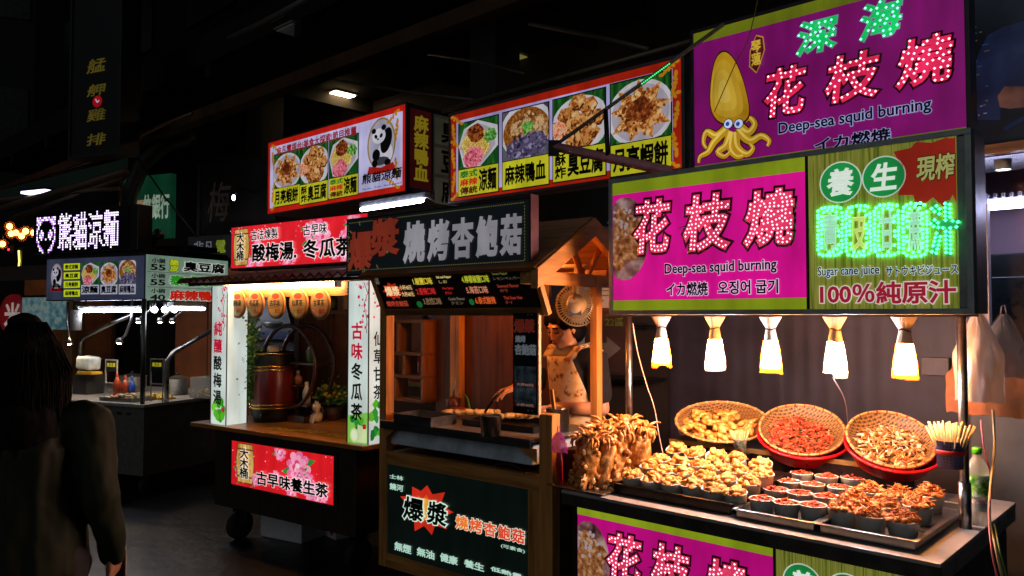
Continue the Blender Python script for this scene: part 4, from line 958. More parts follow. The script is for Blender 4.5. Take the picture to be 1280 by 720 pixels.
tag(B().box(-.12, .1, .26, .48, 0, z - .1, DSTEEL).build('side_cabinet'), 'dark metal cabinet between the mushroom cart and squid stall', 'cabinet').matrix_world = Matrix.Translation(S.W(0, 0)) @ Matrix.Rotation(-S.a, 4, 'Z')

# right of the squid stall
q0, q1 = S.p(1224, 260, 2.25), S.p(1290, 256, 2.25)
r_ = at(S, 'tube_lamp', 'bluish white tube lamp under the ceiling of the shop at the right edge', 'lamp', q0[0] - .25, 2.25, q0[1])
B().tube([(0, 0, 0), (1.3, 0, 0)], .018, light('#cdd0ff', 26)).build('tube', r_); B().box(-.02, 1.32, .02, .12, .0, .05, mat('#b8b4bc', .5)).build('fitting', r_)
b = B()
for i in range(9): b.box(.2 + i * .04, .215 + i * .04, .0, .1, .052, .075, mat('#9a98a4', .5))
b.build('louvre', r_)
q0 = S.p(1232, 318, 2.6)
r_ = at(S, 'shop_cabinet', 'tall dark cabinet standing against the pale shop wall at right', 'cabinet', q0[0], 2.6, 0)
B().box(0, 1.6, 0, .28, 0, q0[1], mat('#161b1c', .35)).build('carcass', r_, bev=.01)
for i in range(3): B().box(.03 + i * .5, .5 + i * .5, -.012, 0, .1, q0[1] - .14, mat('#1c2426', .2)).build('door', r_, bev=.004)
q0, q1 = S.p(1216, -30, 1.5), S.p(1300, 172, 1.5)
r_ = at(S, 'poster', 'dark photo poster of an arm in a navy sleeve at the upper right', 'poster', q0[0], 1.5, q1[1]); w_, h_ = 1.1, q0[1] - q1[1]
B().box(0, w_, 0, .03, 0, h_, printed(((.4, '#07090d'), (.6, '#0d131d')), 3, .9)).build('sheet', r_)
B().box(-.01, w_ + .01, -.02, .04, -.05, -.005, wood('#7a5a3a', 'x')).build('bottom_rail', r_)
sg = Sign(S, 1.5, r_, q0[0], q1[1]); a = Art(-.002)
a.poly([sg.L(*p) for p in ((1218, 150), (1217, 95), (1222, 70), (1234, 45), (1252, 34), (1275, 28), (1300, 20), (1300, 120), (1262, 108), (1252, 118), (1250, 150))], printed(((.35, '#10152a'), (.6, '#1a2240'), (.75, '#242c4a')), 6, .55))
a.poly([sg.L(*p) for p in ((1247, 120), (1256, 108), (1300, 108), (1300, 132), (1262, 136), (1250, 134))], printed(((.35, '#3a2420'), (.65, '#6a4a40')), 6, .5))
a.line([sg.L(*p) for p in ((1255, 162), (1285, 145))], .02, glow('#16264a', .3, 0))
for i in range(16): p_ = sg.L(1216 + rnd.random() * 16, 20 + rnd.random() * 130); a.rect(p_[0], p_[0] + .02 * rnd.random() + .005, p_[1], p_[1] + .006, glow(rnd.choice(('#5a7ac0', '#a08a60', '#c0c8e0')), .12, 0))
a.build('picture', r_)
q0 = S.p(1272, 223, 2.0); r_ = at(S, 'spot_lamp', 'small round white lamp below the poster at the right edge', 'lamp', q0[0], 1.66, q0[1]); B().lathe([(0, 0), (.03, 0), (.034, .03), (.0, .03)], light('#d8f0e8', 6), 18).build('lens', r_); B().lathe([(.036, -.002), (.04, .05), (0, .05)], mat('#8a9090', .4), 18).build('housing', r_)
q0, q1 = S.p(1211, 448, 1.7), S.p(1310, 700, 1.7)
r_ = at(S, 'steel_cabinet', 'grey steel cabinet with two dark vent slots at the right edge behind the counter', 'cabinet', q0[0], 1.7, 0); w_ = q1[0] - q0[0]
B().box(0, w_, 0, .5, 0, q0[1], mat('#5e5e5c', .5, .2, .3, 6)).build('carcass', r_, bev=.006)
for y0, y1 in ((466, 486), (498, 520)):
    za_, zb2_ = S.p(1230, y0, 1.7)[1], S.p(1230, y1, 1.7)[1]; b = B()
    for i in range(3): b.box(.04, w_ * .62, -.004, .002, zb2_ + (za_ - zb2_) * (i / 3 + .03), zb2_ + (za_ - zb2_) * (i / 3 + .27), mat('#2c2b29', .6))
    b.build('vent', r_)
# ------------------------------------------------------------------ mushroom stall
ms = at(M, 'mushroom_stall', 'pine framed grilled mushroom cart with gabled roof and dark sign boards', 'market stall')
WZ, WX, WY = PINE, PINEX, PINEY
XR = 1.27
def post(x0, x1, y0, y1, z0, z1, mt=WZ): return B().box(x0, x1, y0, y1, z0, z1, mt).build('post', ms, bev=.003)
post(.0, .06, .0, .06, .2, 1.9); post(.0, .06, .6, .66, .2, 1.9); post(1.19, XR, -.005, .06, .2, 1.17); post(1.11, 1.162, .0, .05, 1.17, 1.9); post(1.225, XR, .385, .435, .2, 1.86)
b = B(); b.box(.06, 1.19, .004, .05, .79, .865, WX); b.box(.06, 1.19, .004, .05, .2, .28, WX); b.box(.06, .066, .004, .05, .28, .79, WZ); b.box(1.112, 1.19, .004, .05, .28, .79, WZ); b.build('front_frame', ms, bev=.003)
b = B(); b.box(.06, 1.19, .06, .6, .22, .86, DWOODX); b.box(1.2, 1.262, .06, .34, .22, .98, DWOODX); b.build('cart_box', ms)
for x, y in ((.12, .1), (1.15, .1), (.12, .55), (1.15, .55)):
    b = B(); b.lathe([(0, -.02), (.07, -.02), (.085, 0), (.07, .02), (0, .02)], RUB, 18, xf=Matrix.Translation((x, y, .085)) @ Matrix.Rotation(R(90), 4, 'Y')); b.box(x - .03, x + .03, y - .03, y + .03, .09, .22, DSTEEL); b.build('wheel', ms)
# lower sign
pn = B().box(.066, 1.112, .012, .02, .28, .79, glow('#0b1512', .55, .15, .4)).build('lower_sign', ms)
sg = Sign(M, .012, pn, 0, 0, .012)
MINT = glow('#bfe8d4', .75, 0)
sg.text('士林', (488, 592), (505, 601), MINT, bold=.03); sg.text('饒河', (488, 603), (505, 615), MINT, bold=.03)
def burst(root, cx, cz, rx, rz, yb, n=9, st_=.8, seed=2, rot=0.1):
    q = random.Random(seed); a = Art(yb); pts = []
    for i in range(2 * n):
        k_ = (1.0 + .2 * (q.random() - .5)) if i % 2 == 0 else .66; t = math.pi * i / n + rot; pts.append((cx + rx * k_ * math.cos(t), cz + rz * k_ * math.sin(t)))
    a.poly(pts, glow('#d8301c', st_)); a.poly([(cx + (x - cx) * .6, cz + (z - cz) * .6) for x, z in pts], glow('#ee5a20', st_)); a.ell(cx, cz, rx * .28, rz * .4, glow('#f8b040', st_)); a.build('burst', root)
c_ = sg.L(532, 636); burst(pn, c_[0], c_[1], .2, .145, .010)
sg.text('爆', (504, 617), (532, 655), glow('#08140f', .1, 0), bold=.03, outline=glow('#d8f4e0', .9, 0), ob=.075, shear=.08, dy=-.002)
sg.text('漿', (534, 623), (561, 661), glow('#08140f', .1, 0), bold=.03, outline=glow('#d8f4e0', .9, 0), ob=.075, shear=.08, dy=-.002)
for i, ch in enumerate('燒烤杏鮑菇'):
    x = 570 + i * 17.6; y = 641.5 + i * 4.2; sg.text(ch, (x, y), (x + 17, y + 23), glow(('#e87828', '#e05a28', '#e05030', '#d84428', '#d03c28')[i], .95, 0), bold=.03, outline=glow('#f4ead0', .8, 0), ob=.075)
sg.text('(可素食)', (627, 679), (657, 692), MINT, bold=.02)
for t, x0, x1, y in (('無煙', 494, 515, 676), ('無油', 522, 544, 683), ('健康', 551, 573, 690), ('養生', 581, 606, 698), ('低熱量', 614, 654, 707)): sg.text(t, (x0, y), (x1, y + 17), MINT, bold=.035)
# steel pan and counter
b = B(); b.box(.04, 1.17, -.03, .6, 1.03, 1.045, mat('#8a8c8e', .35, .6, .3, 20)); b.box(.05, 1.16, -.035, -.03, 1.0, 1.045, STEEL); b.build('counter', ms, bev=.002)
b = B(); b.box(.07, 1.12, .03, .58, .905, 1.0, mat('#ccd8e0', .4, .15, .3, 12)); b.build('steel_pan', ms, bev=.004)
b = B(); b.add([(1.06, -.02, 1.0), (1.19, -.02, 1.0), (1.19, -.02, .93)], [(0, 1, 2)], WX); b.build('bracket', ms); b = B(); b.add([(.06, -.02, 1.0), (.16, -.02, 1.0), (.06, -.02, .93)], [(0, 2, 1)], WX); b.build('bracket', ms)
B().tube([(.9, .0, .885), (.98, -.012, .905), (1.05, -.014, .9), (1.1, -.0, .875)], .006, RUB, 6).build('gas_hose', ms)
# back wall, stud, lattice shelf
xa = M.p(545, 450, .62)[0]; xb = M.p(646, 450, .62)[0]
b = B(); nb = 7; wd = (xb - xa + .25) / nb
for i in range(nb): b.box(xa + wd * i, xa + wd * (i + 1) - .004, .62, .64, .9, 1.9, wood('#5a3420', 'z'))
b.build('back_boards', ms)
xa2 = M.p(565, 450, .58)[0]; B().box(xa2, xa2 + .085, .56, .61, 1.04, 1.9, WZ).build('stud', ms, bev=.003)
LX0, LX1 = M.p(493, 450, .6)[0], M.p(543, 450, .6)[0]
b = B(); sh = wood('#6a3c1a', 'x')
for z0 in (1.08, 1.235, 1.385, 1.60): b.box(LX0, LX1, .5, .62, z0, z0 + .022, sh)
for x, z0, z1 in ((LX0, 1.1, 1.62), (LX0 + .13, 1.4, 1.6), (LX0 + .19, 1.257, 1.385), (LX1 - .025, 1.08, 1.62), (LX0 + .1, 1.1, 1.235)): b.box(x, x + .022, .5, .62, z0, z1, wood('#7a4820', 'z'))
b.build('lattice_shelf', ms, bev=.002)
# roof: gable facing right
def slab(b, x0, x1, p, q, th, mt):
    n_ = Vector((0, -(q[1] - p[1]), q[0] - p[0])).normalized() * th
    if n_.z < 0: n_ = -n_
    b.add([(x0, *p), (x1, *p), (x1, *q), (x0, *q), (x0, p[0] + n_.y, p[1] + n_.z), (x1, p[0] + n_.y, p[1] + n_.z), (x1, q[0] + n_.y, q[1] + n_.z), (x0, q[0] + n_.y, q[1] + n_.z)],
          [(3, 2, 1, 0), (4, 5, 6, 7), (0, 1, 5, 4), (1, 2, 6, 5), (2, 3, 7, 6), (3, 0, 4, 7)], mt)
AP, E0, E1 = (.31, 2.14), (-.17, 1.86), (.79, 1.86)
b = B(); slab(b, .02, 1.3, E0, AP, .018, wood('#8a5428', 'x')); b.build('roof_slope', ms); b = B(); slab(b, .02, 1.3, E1, AP, .018, wood('#8a5428', 'x')); b.build('roof_slope', ms)
def barge(p, q):
    b = B(); d = Vector((q[0] - p[0], q[1] - p[1])).normalized() * .0; w_ = .085
    vs_ = [(1.27, p[0], p[1] - w_), (1.27, q[0], q[1] - w_), (1.27, q[0], q[1] + .012), (1.27, p[0], p[1] + .012)]; vs_ += [(1.315, y, z) for _, y, z in vs_]
    b.add(vs_, [(0, 1, 2, 3), (7, 6, 5, 4), (0, 4, 5, 1), (1, 5, 6, 2), (2, 6, 7, 3), (3, 7, 4, 0)], PINEY); b.build('barge_board', ms, bev=.003)
barge(E0, AP); barge(E1, AP)
b = B(); b.box(1.19, 1.262, -.15, .78, 1.80, 1.862, PINEY); b.build('tie_beam', ms, bev=.003); b = B(); b.box(.0, 1.19, .02, .08, 1.84, 1.9, PINEX); b.box(.0, 1.19, .6, .66, 1.84, 1.9, PINEX); b.build('eave_beam', ms, bev=.003)
b = B(); b.tube([(1.23, .31, 1.86), (1.23, .2, 2.03)], .022, PINE, 4); b.tube([(1.23, .36, 1.86), (1.23, .47, 2.0)], .022, PINE, 4); b.build('gable_strut', ms)
# top sign with light dots round its edge
tv = -.13; (x0, z1), (x1, z0) = M.p(433, 274, tv), M.p(664, 334, tv)
b = B(); b.box(x0, x1, tv, tv + .05, z0, z1, mat('#181c1e', .4)); b.build('sign_case', ms, bev=.004)
pn = B().box(x0 + .012, x1 - .012, tv - .004, tv, z0 + .012, z1 - .012, glow('#171c20', .38, .2)).build('top_sign', ms)
B().box(x1, x1 + .006, tv - .01, tv + .05, z0 - .01, z1 + .01, mat('#5a3a40', .5)).build('sign_edge', ms)
sg = Sign(M, tv - .004, pn, 0, 0, tv - .004)
a = Art(tv - .0045); dm = glow('#8a8a4a', .3, 0); n = 92
for i in range(n):
    for zz in (z0 + .03, z1 - .03):
        x = x0 + .03 + (x1 - x0 - .06) * i / n; a.rect(x, x + .008, zz, zz + .005, dm)
for i in range(18):
    for xx in (x0 + .03, x1 - .034):
        z = z0 + .035 + (z1 - z0 - .07) * i / 18; a.rect(xx, xx + .005, z, z + .008, dm)
q = random.Random(2)
for i in range(16):
    t = q.random() * 6.28; c_ = (x0 + .2 + .17 * math.cos(t), (z0 + z1) / 2 + .13 * math.sin(t)); a.line([c_, (c_[0] + .025 * math.cos(t), c_[1] + .025 * math.sin(t))], .008, dm)
a.build('dotted_border', pn)
sg.text('爆', (436, 286), (467, 340), glow('#8a3222', .6), bold=.04, shear=.05, outline=glow('#2a1414', .4), ob=.07); sg.text('漿', (463, 269), (501, 323), glow('#8a3222', .6), bold=.04, shear=.05, outline=glow('#2a1414', .4), ob=.07)
for i, ch in enumerate('燒烤杏鮑菇'):
    x = 505 + i * 30.3; y = 275 - i * 2.3; sg.text(ch, (x, y), (x + 27, y + 54), glow('#b4b1ba', .42, .4), bold=.045, shear=.04)
for px in (519, 541):
    c_ = sg.L(px, 338); o = B().blob((c_[0], tv + .0, c_[1]), (.008, .008, .008), STEEL).build('bolt', ms)
# menu board leaning in
mb = bpy.data.objects.new('menu_board', None)
tv2 = -.10; xA, zA = M.p(467, 346, tv2); xB, zB = M.p(647, 338, tv2); zA = 1.884; Lh = .215; ang = R(25)
W_ = 1.16
fb = B(); fb.box(0, W_, .0, .012, -Lh, 0, mat('#14100e', .5)); fo = fb.build('menu_board', ms); fo.location = (xA, tv2, zA); fo.rotation_euler = (ang, 0, 0)
bpy.data.objects.remove(mb)
b = B(); b.box(-.03, 0, -.012, .018, -Lh - .04, .0, WZ); b.box(W_, W_ + .03, -.012, .018, -Lh - .04, 0, WZ); b.box(0, W_, -.012, .018, -Lh - .04, -Lh, wood('#7a5228', 'x')); b.build('board_frame', fo, bev=.003)
a = Art(-.002); q = random.Random(4); pts = []
for i in range(18):
    k_ = 1 if i % 2 else .72; t = math.pi * i / 9; pts.append((.115 + .085 * k_ * math.cos(t), -.105 + .055 * k_ * math.sin(t)))
a.poly(pts, glow('#c0280f', .7)); a.ell(.3, -.19, .022, .02, glow('#1f7a3a', .5)); a.ell(.7, -.18, .018, .018, glow('#1f7a3a', .5)); a.build('burst', fo)
def mw(t, x0, x1, z0, z1, h, s_=.75): write(fo, t, (x0, x1, z0, z1), glow(h, s_, 0), bold=.02, y=-.004)
mw('爆漿', .055, .175, -.135, -.075, '#f8d8a0', .9); mw('小杯40元', .185, .285, -.1, -.07, '#f0c080'); mw('大杯60元', .185, .285, -.14, -.11, '#f0c080'); mw('燒烤杏鮑菇', .03, .21, -.2, -.165, '#b8402c')
mw('士林\n饒河', .0, .03, -.06, -.02, '#7a7a70', .5)
for t, x0, x1, z1, h in (('1.椒鹽口味', .31, .46, -.03, '#e8d040'), ('2.香辣口味', .31, .46, -.09, '#d02a28'), ('3.孜然口味', .34, .48, -.15, '#8a6a4a'), ('4.檸檬椒鹽口味', .68, .87, -.03, '#b8c030'), ('5.海苔口味', .69, .84, -.09, '#d88868'), ('6.泰式酸辣', .73, .87, -.15, '#e0602a')): mw(t, x0, x1, z1 - .042, z1, h)
for t, x0, x1, z1, h in (('Salt and Pepper', .5, .61, -.025, '#e8d890'), ('しお', .51, .57, -.05, '#b8a868'), ('Hot Spicy', .52, .6, -.09, '#c02a24'), ('からい', .53, .58, -.115, '#c02a24'), ('Cumin Flavour', .54, .66, -.15, '#7a6a58'), ('クミン', .55, .64, -.175, '#7a6a58'),
                         ('Lemon Pepper', .9, 1.0, -.02, '#6a6a30'), ('レモンペッパー', .9, 1.07, -.045, '#58584a'), ('Seaweed Flavour', .91, 1.05, -.085, '#a03a2c'), ('のり', .92, .97, -.11, '#a03a2c'), ('Thai Sour Hot', .93, 1.05, -.15, '#b03a2c'), ('タイ', .93, .98, -.175, '#8a3a2c')): mw(t, x0, x1, z1 - .018, z1, h, .6)
# hanging vertical board
vx0, vz1 = M.p(643, 391, .0); vx1, vz0 = M.p(674, 519, .0)
r_ = at(M, 'hanging_sign', 'narrow dark sign board hanging upright beside the woman at the grill', 'sign', vx0, -.01, vz0); w_, h_ = vx1 - vx0, vz1 - vz0
B().box(0, w_, 0, .012, 0, h_, mat('#151b22', .3)).build('panel', r_); B().box(w_, w_ + .008, -.003, .016, -.0, h_, mat('#d8b898', .3, .3)).build('lit_edge', r_)  # pale strip colour stands for light on the board's edge
def vw(t, x0, x1, z0, z1, h, s_=.35, **k_): write(r_, t, (x0 * w_, x1 * w_, z0 * h_, z1 * h_), glow(h, s_, .2), bold=.05, y=-.003, **k_)
vw('爆漿', .06, .9, .8, .94, '#7a2a1e'); vw('燒烤', .1, .52, .705, .775, '#7a8088'); vw('杏鮑菇', .08, .95, .58, .69, '#7a8088')
a = Art(-.002)
for z_ in (.3, .1): a.rect(.06 * w_, .94 * w_, z_ * h_, (z_ + .17) * h_, printed(((.35, '#1c262c'), (.6, '#45525a'), (.7, '#6a7478')), 22, .12)); a.rect(.06 * w_, .94 * w_, (z_ - .03) * h_, (z_ + .01) * h_, glow('#4a1418', .3))
a.build('picture', r_); vw('大杯60元', .15, .85, .275, .305, '#a08a80', .3); vw('小杯40元', .15, .85, .075, .105, '#a08a80', .3)
for x in (.1, w_ - .03): B().blob((x * .9 + .01, -.004, h_ - .012), (.006,) * 3, STEEL, sub=1).blob((x * .9 + .01, -.004, .02), (.006,) * 3, STEEL, sub=1).build('screw', r_)
# lamp inside the roof, behind the sign boards
r_ = at(M, 'hanging_bulb', 'warm bulb inside the mushroom cart roof, behind its tilted menu board', 'lamp', .66, .2, 1.84)
B().blob((0, 0, 0), (.03, .03, .038), light('#ff9438', 310), sub=2).build('bulb', r_); B().tube([(0, 0, .04), (0, 0, .2)], .004, BLACK, 6).lathe([(.014, .03), (.016, .07)], BLACK, 12).build('socket', r_)
r_ = at(M, 'hanging_bulb', 'warm bulb under the gable of the mushroom cart beside the fan', 'lamp', 1.12, .2, 1.95)
B().blob((0, 0, 0), (.025, .025, .03), light('#ff8a38', 85), sub=2).build('bulb', r_); B().tube([(0, 0, .03), (0, 0, .12)], .004, BLACK, 6).build('socket', r_)
# food and tools on the grill
def rect_tray(F, x, y, z, w, d, h, label, mt, name='serving_tray', rz=0.0):
    r_ = at(F, name, label, 'tray', x, y, z, rz=rz); b = B(); t = .003
    b.box(0, w, 0, d, 0, t, mt); b.box(0, w, 0, t, t, h, mt); b.box(0, w, d - t, d, t, h, mt); b.box(0, t, t, d - t, t, h, mt); b.box(w - t, w, t, d - t, t, h, mt); frame_bars_xy(b, -.008, w + .008, -.008, d + .008, .011, h, h + .003, mt); b.build('pan', r_); return r_
x, y = M.fz(489, 527, 1.05); rect_tray(M, x + .02, y, 1.046, .3, .2, .05, 'empty steel tray at the left end of the mushroom grill', STEEL)
r_ = rect_tray(M, M.fz(560, 533, 1.05)[0], .12, 1.046, .5, .3, .03, 'long dark grill tray holding the mushrooms', DSTEEL, 'grill_tray')
MUSH = printed(((.3, '#a4702c'), (.5, '#e0b468'), (.7, '#f4dca0')), 16, lit=False, rough=.4, bump=.3)
for i in range(11):
    px = 562 + i * 12.5; x, y = M.fz(px, 514 if i < 5 else 519, 1.09)
    r_ = at(M, 'grilled_mushroom', f'{ORD[i] + " grilled mushroom from the left" if i < 8 else ("ninth", "tenth", "rightmost")[i - 8] + " grilled mushroom"} on the grill tray', 'mushroom', x, y, 1.085, 'mushrooms on the grill', rz=.5 + .3 * rnd.random())
    b = B(); b.blob((0, 0, 0), (.05, .02, .018), MUSH, .35, i, 2, 1.5); b.blob((.045, 0, .003), (.022, .026, .016), MUSH, .3, i + 50, 2, 1.5); b.build('cap_and_stem', r_)
x, y = M.fz(594, 541, 1.06); r_ = at(M, 'steel_cup', 'steel measuring cup at the front edge of the mushroom counter', 'cup', x + .06, y + .05, 1.046)
B().lathe([(0, 0), (.048, 0), (.055, .1), (.058, .103), (.053, .1), (.046, .006)], STEEL, 26).build('cup', r_)
x, y = M.fz(557, 515, 1.06); r_ = at(M, 'sauce_jar', 'brown jar with a brush standing in it at the back of the mushroom counter', 'jar', x, .46, 1.046)
B().lathe([(0, 0), (.045, 0), (.048, .09), (.03, .1), (0, .1)], mat('#5a2c18', .3), 22).build('jar', r_); B().tube([(0, 0, .09), (.008, 0, .21)], .006, STEEL, 8).build('brush_handle', r_)
r_ = at(M, 'meat_block', 'small red packet beside the mushrooms on the grill tray', 'packet', M.p(561, 520, .3)[0], .3, 1.07); B().box(0, .1, 0, .06, 0, .035, mat('#8a2418', .4)).build('packet', r_, bev=.008)
r_ = at(M, 'scallion', 'green scallion stalk leaning behind the mushrooms', 'vegetable', M.p(588, 515, .45)[0], .45, 1.06); B().tube([(0, 0, 0), (-.02, 0, .08), (-.045, 0, .11)], [.008, .006, .003], mat('#3a8a28', .5), 6).build('stalk', r_)
# fan under the gable
fx, fz_ = M.p(723, 381, .37)
r_ = at(M, 'wall_fan', 'white electric fan hanging from the gable beam above the woman', 'fan', fx, .36, fz_, rz=R(30))
FW = mat('#9a958a', .5, var=.1); b = B(); rF = .113
for rr, dy in ((rF, 0), (rF * .98, .03), (rF * .7, -.03), (rF * .4, -.04), (.05, -.045)): b.tube([(rr * math.cos(2 * math.pi * i / 36), dy, rr * math.sin(2 * math.pi * i / 36)) for i in range(37)], .0032, FW, 6, False)
for i in range(44):
    t = 2 * math.pi * i / 44; c, s_ = math.cos(t), math.sin(t); b.tube([(.05 * c, -.045, .05 * s_), (rF * .7 * c, -.03, rF * .7 * s_), (rF * c, 0, rF * s_), (rF * .95 * c, .035, rF * .95 * s_), (.02 * c, .055, .02 * s_)], .0017, FW, 4, False)
b.build('grille', r_)
b = B()
for i in range(3):
    t0 = 2 * math.pi * i / 3; b.add([(.02 * math.cos(t0), .012, .02 * math.sin(t0)), (.1 * math.cos(t0 + .1), .0, .1 * math.sin(t0 + .1)), (.105 * math.cos(t0 + .8), .012, .105 * math.sin(t0 + .8)), (.08 * math.cos(t0 + 1.3), .022, .08 * math.sin(t0 + 1.3)), (.02 * math.cos(t0 + 1.4), .02, .02 * math.sin(t0 + 1.4))], [(0, 1, 2, 3, 4)], clear('#a8b4b8', .6))
b.build('blades', r_)
b = B(); b.lathe([(0, -.14), (.035, -.138), (.044, -.12), (.05, -.07), (.05, -.045)], FW, 22, sy=1.15, xf=Matrix.Rotation(R(-90), 4, 'X')); b.build('motor_housing', r_, bev=.0)
b = B(); b.box(-.032, .032, -.128, -.112, -.055, -.03, mat('#3a5a8a', .4)); b.box(-.03, .03, -.14, -.13, .01, .03, mat('#a8a49c', .4)); b.blob((.0, -.145, .028), (.008, .006, .008), mat('#b8882a', .4)); b.build('control_panel', r_)
b = B(); b.tube([(0, -.08, .05), (0, -.07, .13), (.0, -.02, .2)], .014, FW, 10); b.box(-.09, .05, -.05, .04, .195, .212, FW); b.build('bracket', r_)
# arrow sign and poster seen behind
x, z = S.p(757, 435, .95)
r_ = at(S, 'arrow_sign', 'dark red sign with a pale arrow pointing right, behind the woman', 'sign', x - .14, .95, z - .2)
B().box(0, .3, 0, .015, .06, .42, mat('#1c0806', .7)).build('panel', r_); a = Art(-.001); a.poly([(.02, .17), (.15, .17), (.15, .13), (.25, .2), (.15, .27), (.15, .23), (.02, .23)], mat('#4a4a4c', .7)); a.build('arrow', r_); write(r_, '22區', (.14, .27, .33, .38), mat('#3a4a14', .7), bold=.03, y=-.003)
r_ = at(S, 'paper_notice', 'pale paper notice on a red board seen above the fan', 'notice', S.p(722, 365, 1.0)[0], 1.0, S.p(722, 365, 1.0)[1] - .1); B().box(-.02, .34, .004, .02, -.02, .3, mat('#4a1a18', .5)).build('board', r_); B().box(0, .3, 0, .004, 0, .28, mat('#8a8e94', .6, var=.1)).build('paper', r_)
b = B()
for i in range(7): b.box(.03, .2 + .06 * (i % 3), -.002, 0, .04 + i * .03, .048 + i * .03, mat('#3a3e48', .6))
b.build('lettering', r_)
b = at(S, 'back_shelf', 'dark shelf of kitchen odds and ends high behind the gabled roof', 'shelf', -1.3, 2.3, 2.36)
B().box(0, 1.1, -.2, .1, 0, .02, DSTEEL).build('board', b)
for i in range(9):
    h_ = .05 + .06 * rnd.random(); B().lathe([(0, 0), (.035, 0), (.03, h_), (.012, h_ + .02), (0, h_ + .02)], mat(rnd.choice(('#5a6a7a', '#8a8a86', '#3a3a40', '#6a4a3a')), .3), 12, (.08 + i * .11, -.05 - .08 * rnd.random(), .02)).build('container', b)
r_ = at(M, 'back_kitchen', 'dim kitchen shelf with pots and cloths seen through the lattice', 'shelf', -.1, 1.5, 0)
B().box(-.2, 1.0, .3, .34, 0, 2.2, mat('#2a211c', .7)).build('panel', r_); B().box(-.2, 1.0, 0, .3, 1.55, 1.57, DSTEEL).build('board', r_); B().box(-.2, 1.0, 0, .3, 1.2, 1.22, DSTEEL).build('board', r_)
for i, h in enumerate(('#3a4a6a', '#8a8a90', '#6a3048', '#b8b8b4', '#4a4a4a', '#7a5a3a')): B().lathe([(0, 0), (.05, 0), (.055, .12), (.03, .15), (0, .15)], mat(h, .4), 14, (-.1 + i * .17, .12, 1.57)).build('jar', r_)
B().blob((.2, .1, 1.3), (.13, .1, .09), mat('#202024', .3)).build('pot', r_); B().box(.38, .44, -.01, 0, 1.36, 1.55, mat('#9a3a8a', .7)).box(.46, .52, -.01, 0, 1.3, 1.55, mat('#a8b0b0', .7)).build('cloth', r_)

# ------------------------------------------------------------------ the woman at the grill
SKIN = mat('#c08c6a', .45, var=.08, scale=10); HAIR = mat('#080605', .7, var=.3, scale=40, stretch=(1, 1, .2), spec=.1); NAVY = mat('#0b0c12', .85, var=.2, scale=30)
CREAM = printed(((.36, '#7a4a2a'), (.43, '#c9ab7c'), (.58, '#d8bd90'), (.68, '#cfa878')), 26, lit=False, rough=.8)
def hand(b, wrist, dirv, palm_n, mt, curl=.9, k=1.0, side=1):
    """palm, four unequal fingers bent at their knuckles and a thumb off the side"""
    d = Vector(dirv).normalized(); n_ = Vector(palm_n).normalized(); s_ = d.cross(n_).normalized() * side; w = Vector(wrist)
    for t in (-.5, 0, .5): b.cap(w + s_ * .02 * t * k, w + (d * .075 + s_ * .05 * t) * k, .016 * k, .0135 * k, mt, 8)
    for i, (ln, of) in enumerate(((.066, -.032), (.075, -.011), (.07, .011), (.054, .031))):
        p0 = w + (d * .085 + s_ * of) * k; a1 = curl * .5; p = p0; dd = d.copy()
        for j, fr_ in enumerate((.45, .32, .23)):
            dd = (Matrix.Rotation(a1 * (1 + .5 * j), 3, s_ * side) @ dd).normalized() if False else (dd * math.cos(a1) + n_ * math.sin(a1)).normalized(); q_ = p + dd * ln * fr_ * k; b.cap(p, q_, .0088 * k, .0078 * k, mt, 7); p = q_
    t0 = w + (d * .03 - s_ * .026) * k; t1 = t0 + (d * .028 - s_ * .022 + n_ * .014) * k; t2 = t1 + (d * .026 + n_ * .016) * k
    b.cap(t0, t1, .0125 * k, .0105 * k, mt, 7); b.cap(t1, t2, .0105 * k, .009 * k, mt, 7)
def head(b, c, R3, mt):
    """skull, jaw, nose, lips, brow and ears round the centre c, facing -y before rotation"""
    P_ = lambda x, y, z: Vector(c) + R3 @ Vector((x, y, z))
    bl = lambda p, r: b.blob(P_(*p), r, mt, sub=3, rot=R3)
    bl((0, .012, .03), (.073, .09, .088)); bl((0, -.022, -.03), (.06, .062, .078)); bl((0, -.05, -.084), (.026, .024, .02)); bl((0, -.074, .024), (.048, .014, .016))
    b.cap(P_(0, -.081, .008), P_(0, -.096, -.03), .0075, .0105, mt, 8); bl((-.012, -.09, -.035), (.009, .009, .007)); bl((.012, -.09, -.035), (.009, .009, .007))
    bl((0, -.084, -.056), (.021, .009, .006)); bl((0, -.082, -.066), (.018, .009, .006))
    for s_ in (-1, 1): bl((s_ * .037, -.062, -.014), (.02, .02, .018)); bl((s_ * .074, .012, -.008), (.008, .02, .03)); bl((s_ * .03, -.073, .008), (.017, .011, .009))
    return P_
vw0 = M.W(.945, .69); th = math.atan2(-.80, .60)
vend = thing('person', 'woman in a cream flowered apron and navy shirt leaning over the grill', 'person', (vw0.x, vw0.y, 0), 0)
vend.rotation_euler[2] = th; vend.scale = (1.03, 1.03, 1.03)
inv = Matrix.Rotation(-th, 3, 'Z'); toL = lambda w_: (inv @ (Vector(w_) - Vector((vw0.x, vw0.y, 0)))) / 1.03
hx, hz = M.p(628, 490, .33); hw = toL(M.W(hx, .33, hz))
hd = Vector((0, -.12, 1.535)); Rh = Matrix.Rotation(R(20), 3, 'X') @ Matrix.Rotation(R(4), 3, 'Y')
b = B()
for s_ in (-1, 1): b.cap((s_ * .09, 0, .92), (s_ * .095, .01, .48), .085, .055, SKIN); b.cap((s_ * .095, .01, .48), (s_ * .1, .02, .09), .055, .04, SKIN); b.cap((s_ * .1, .02, .06), (s_ * .1, -.12, .035), .04, .032, SKIN)
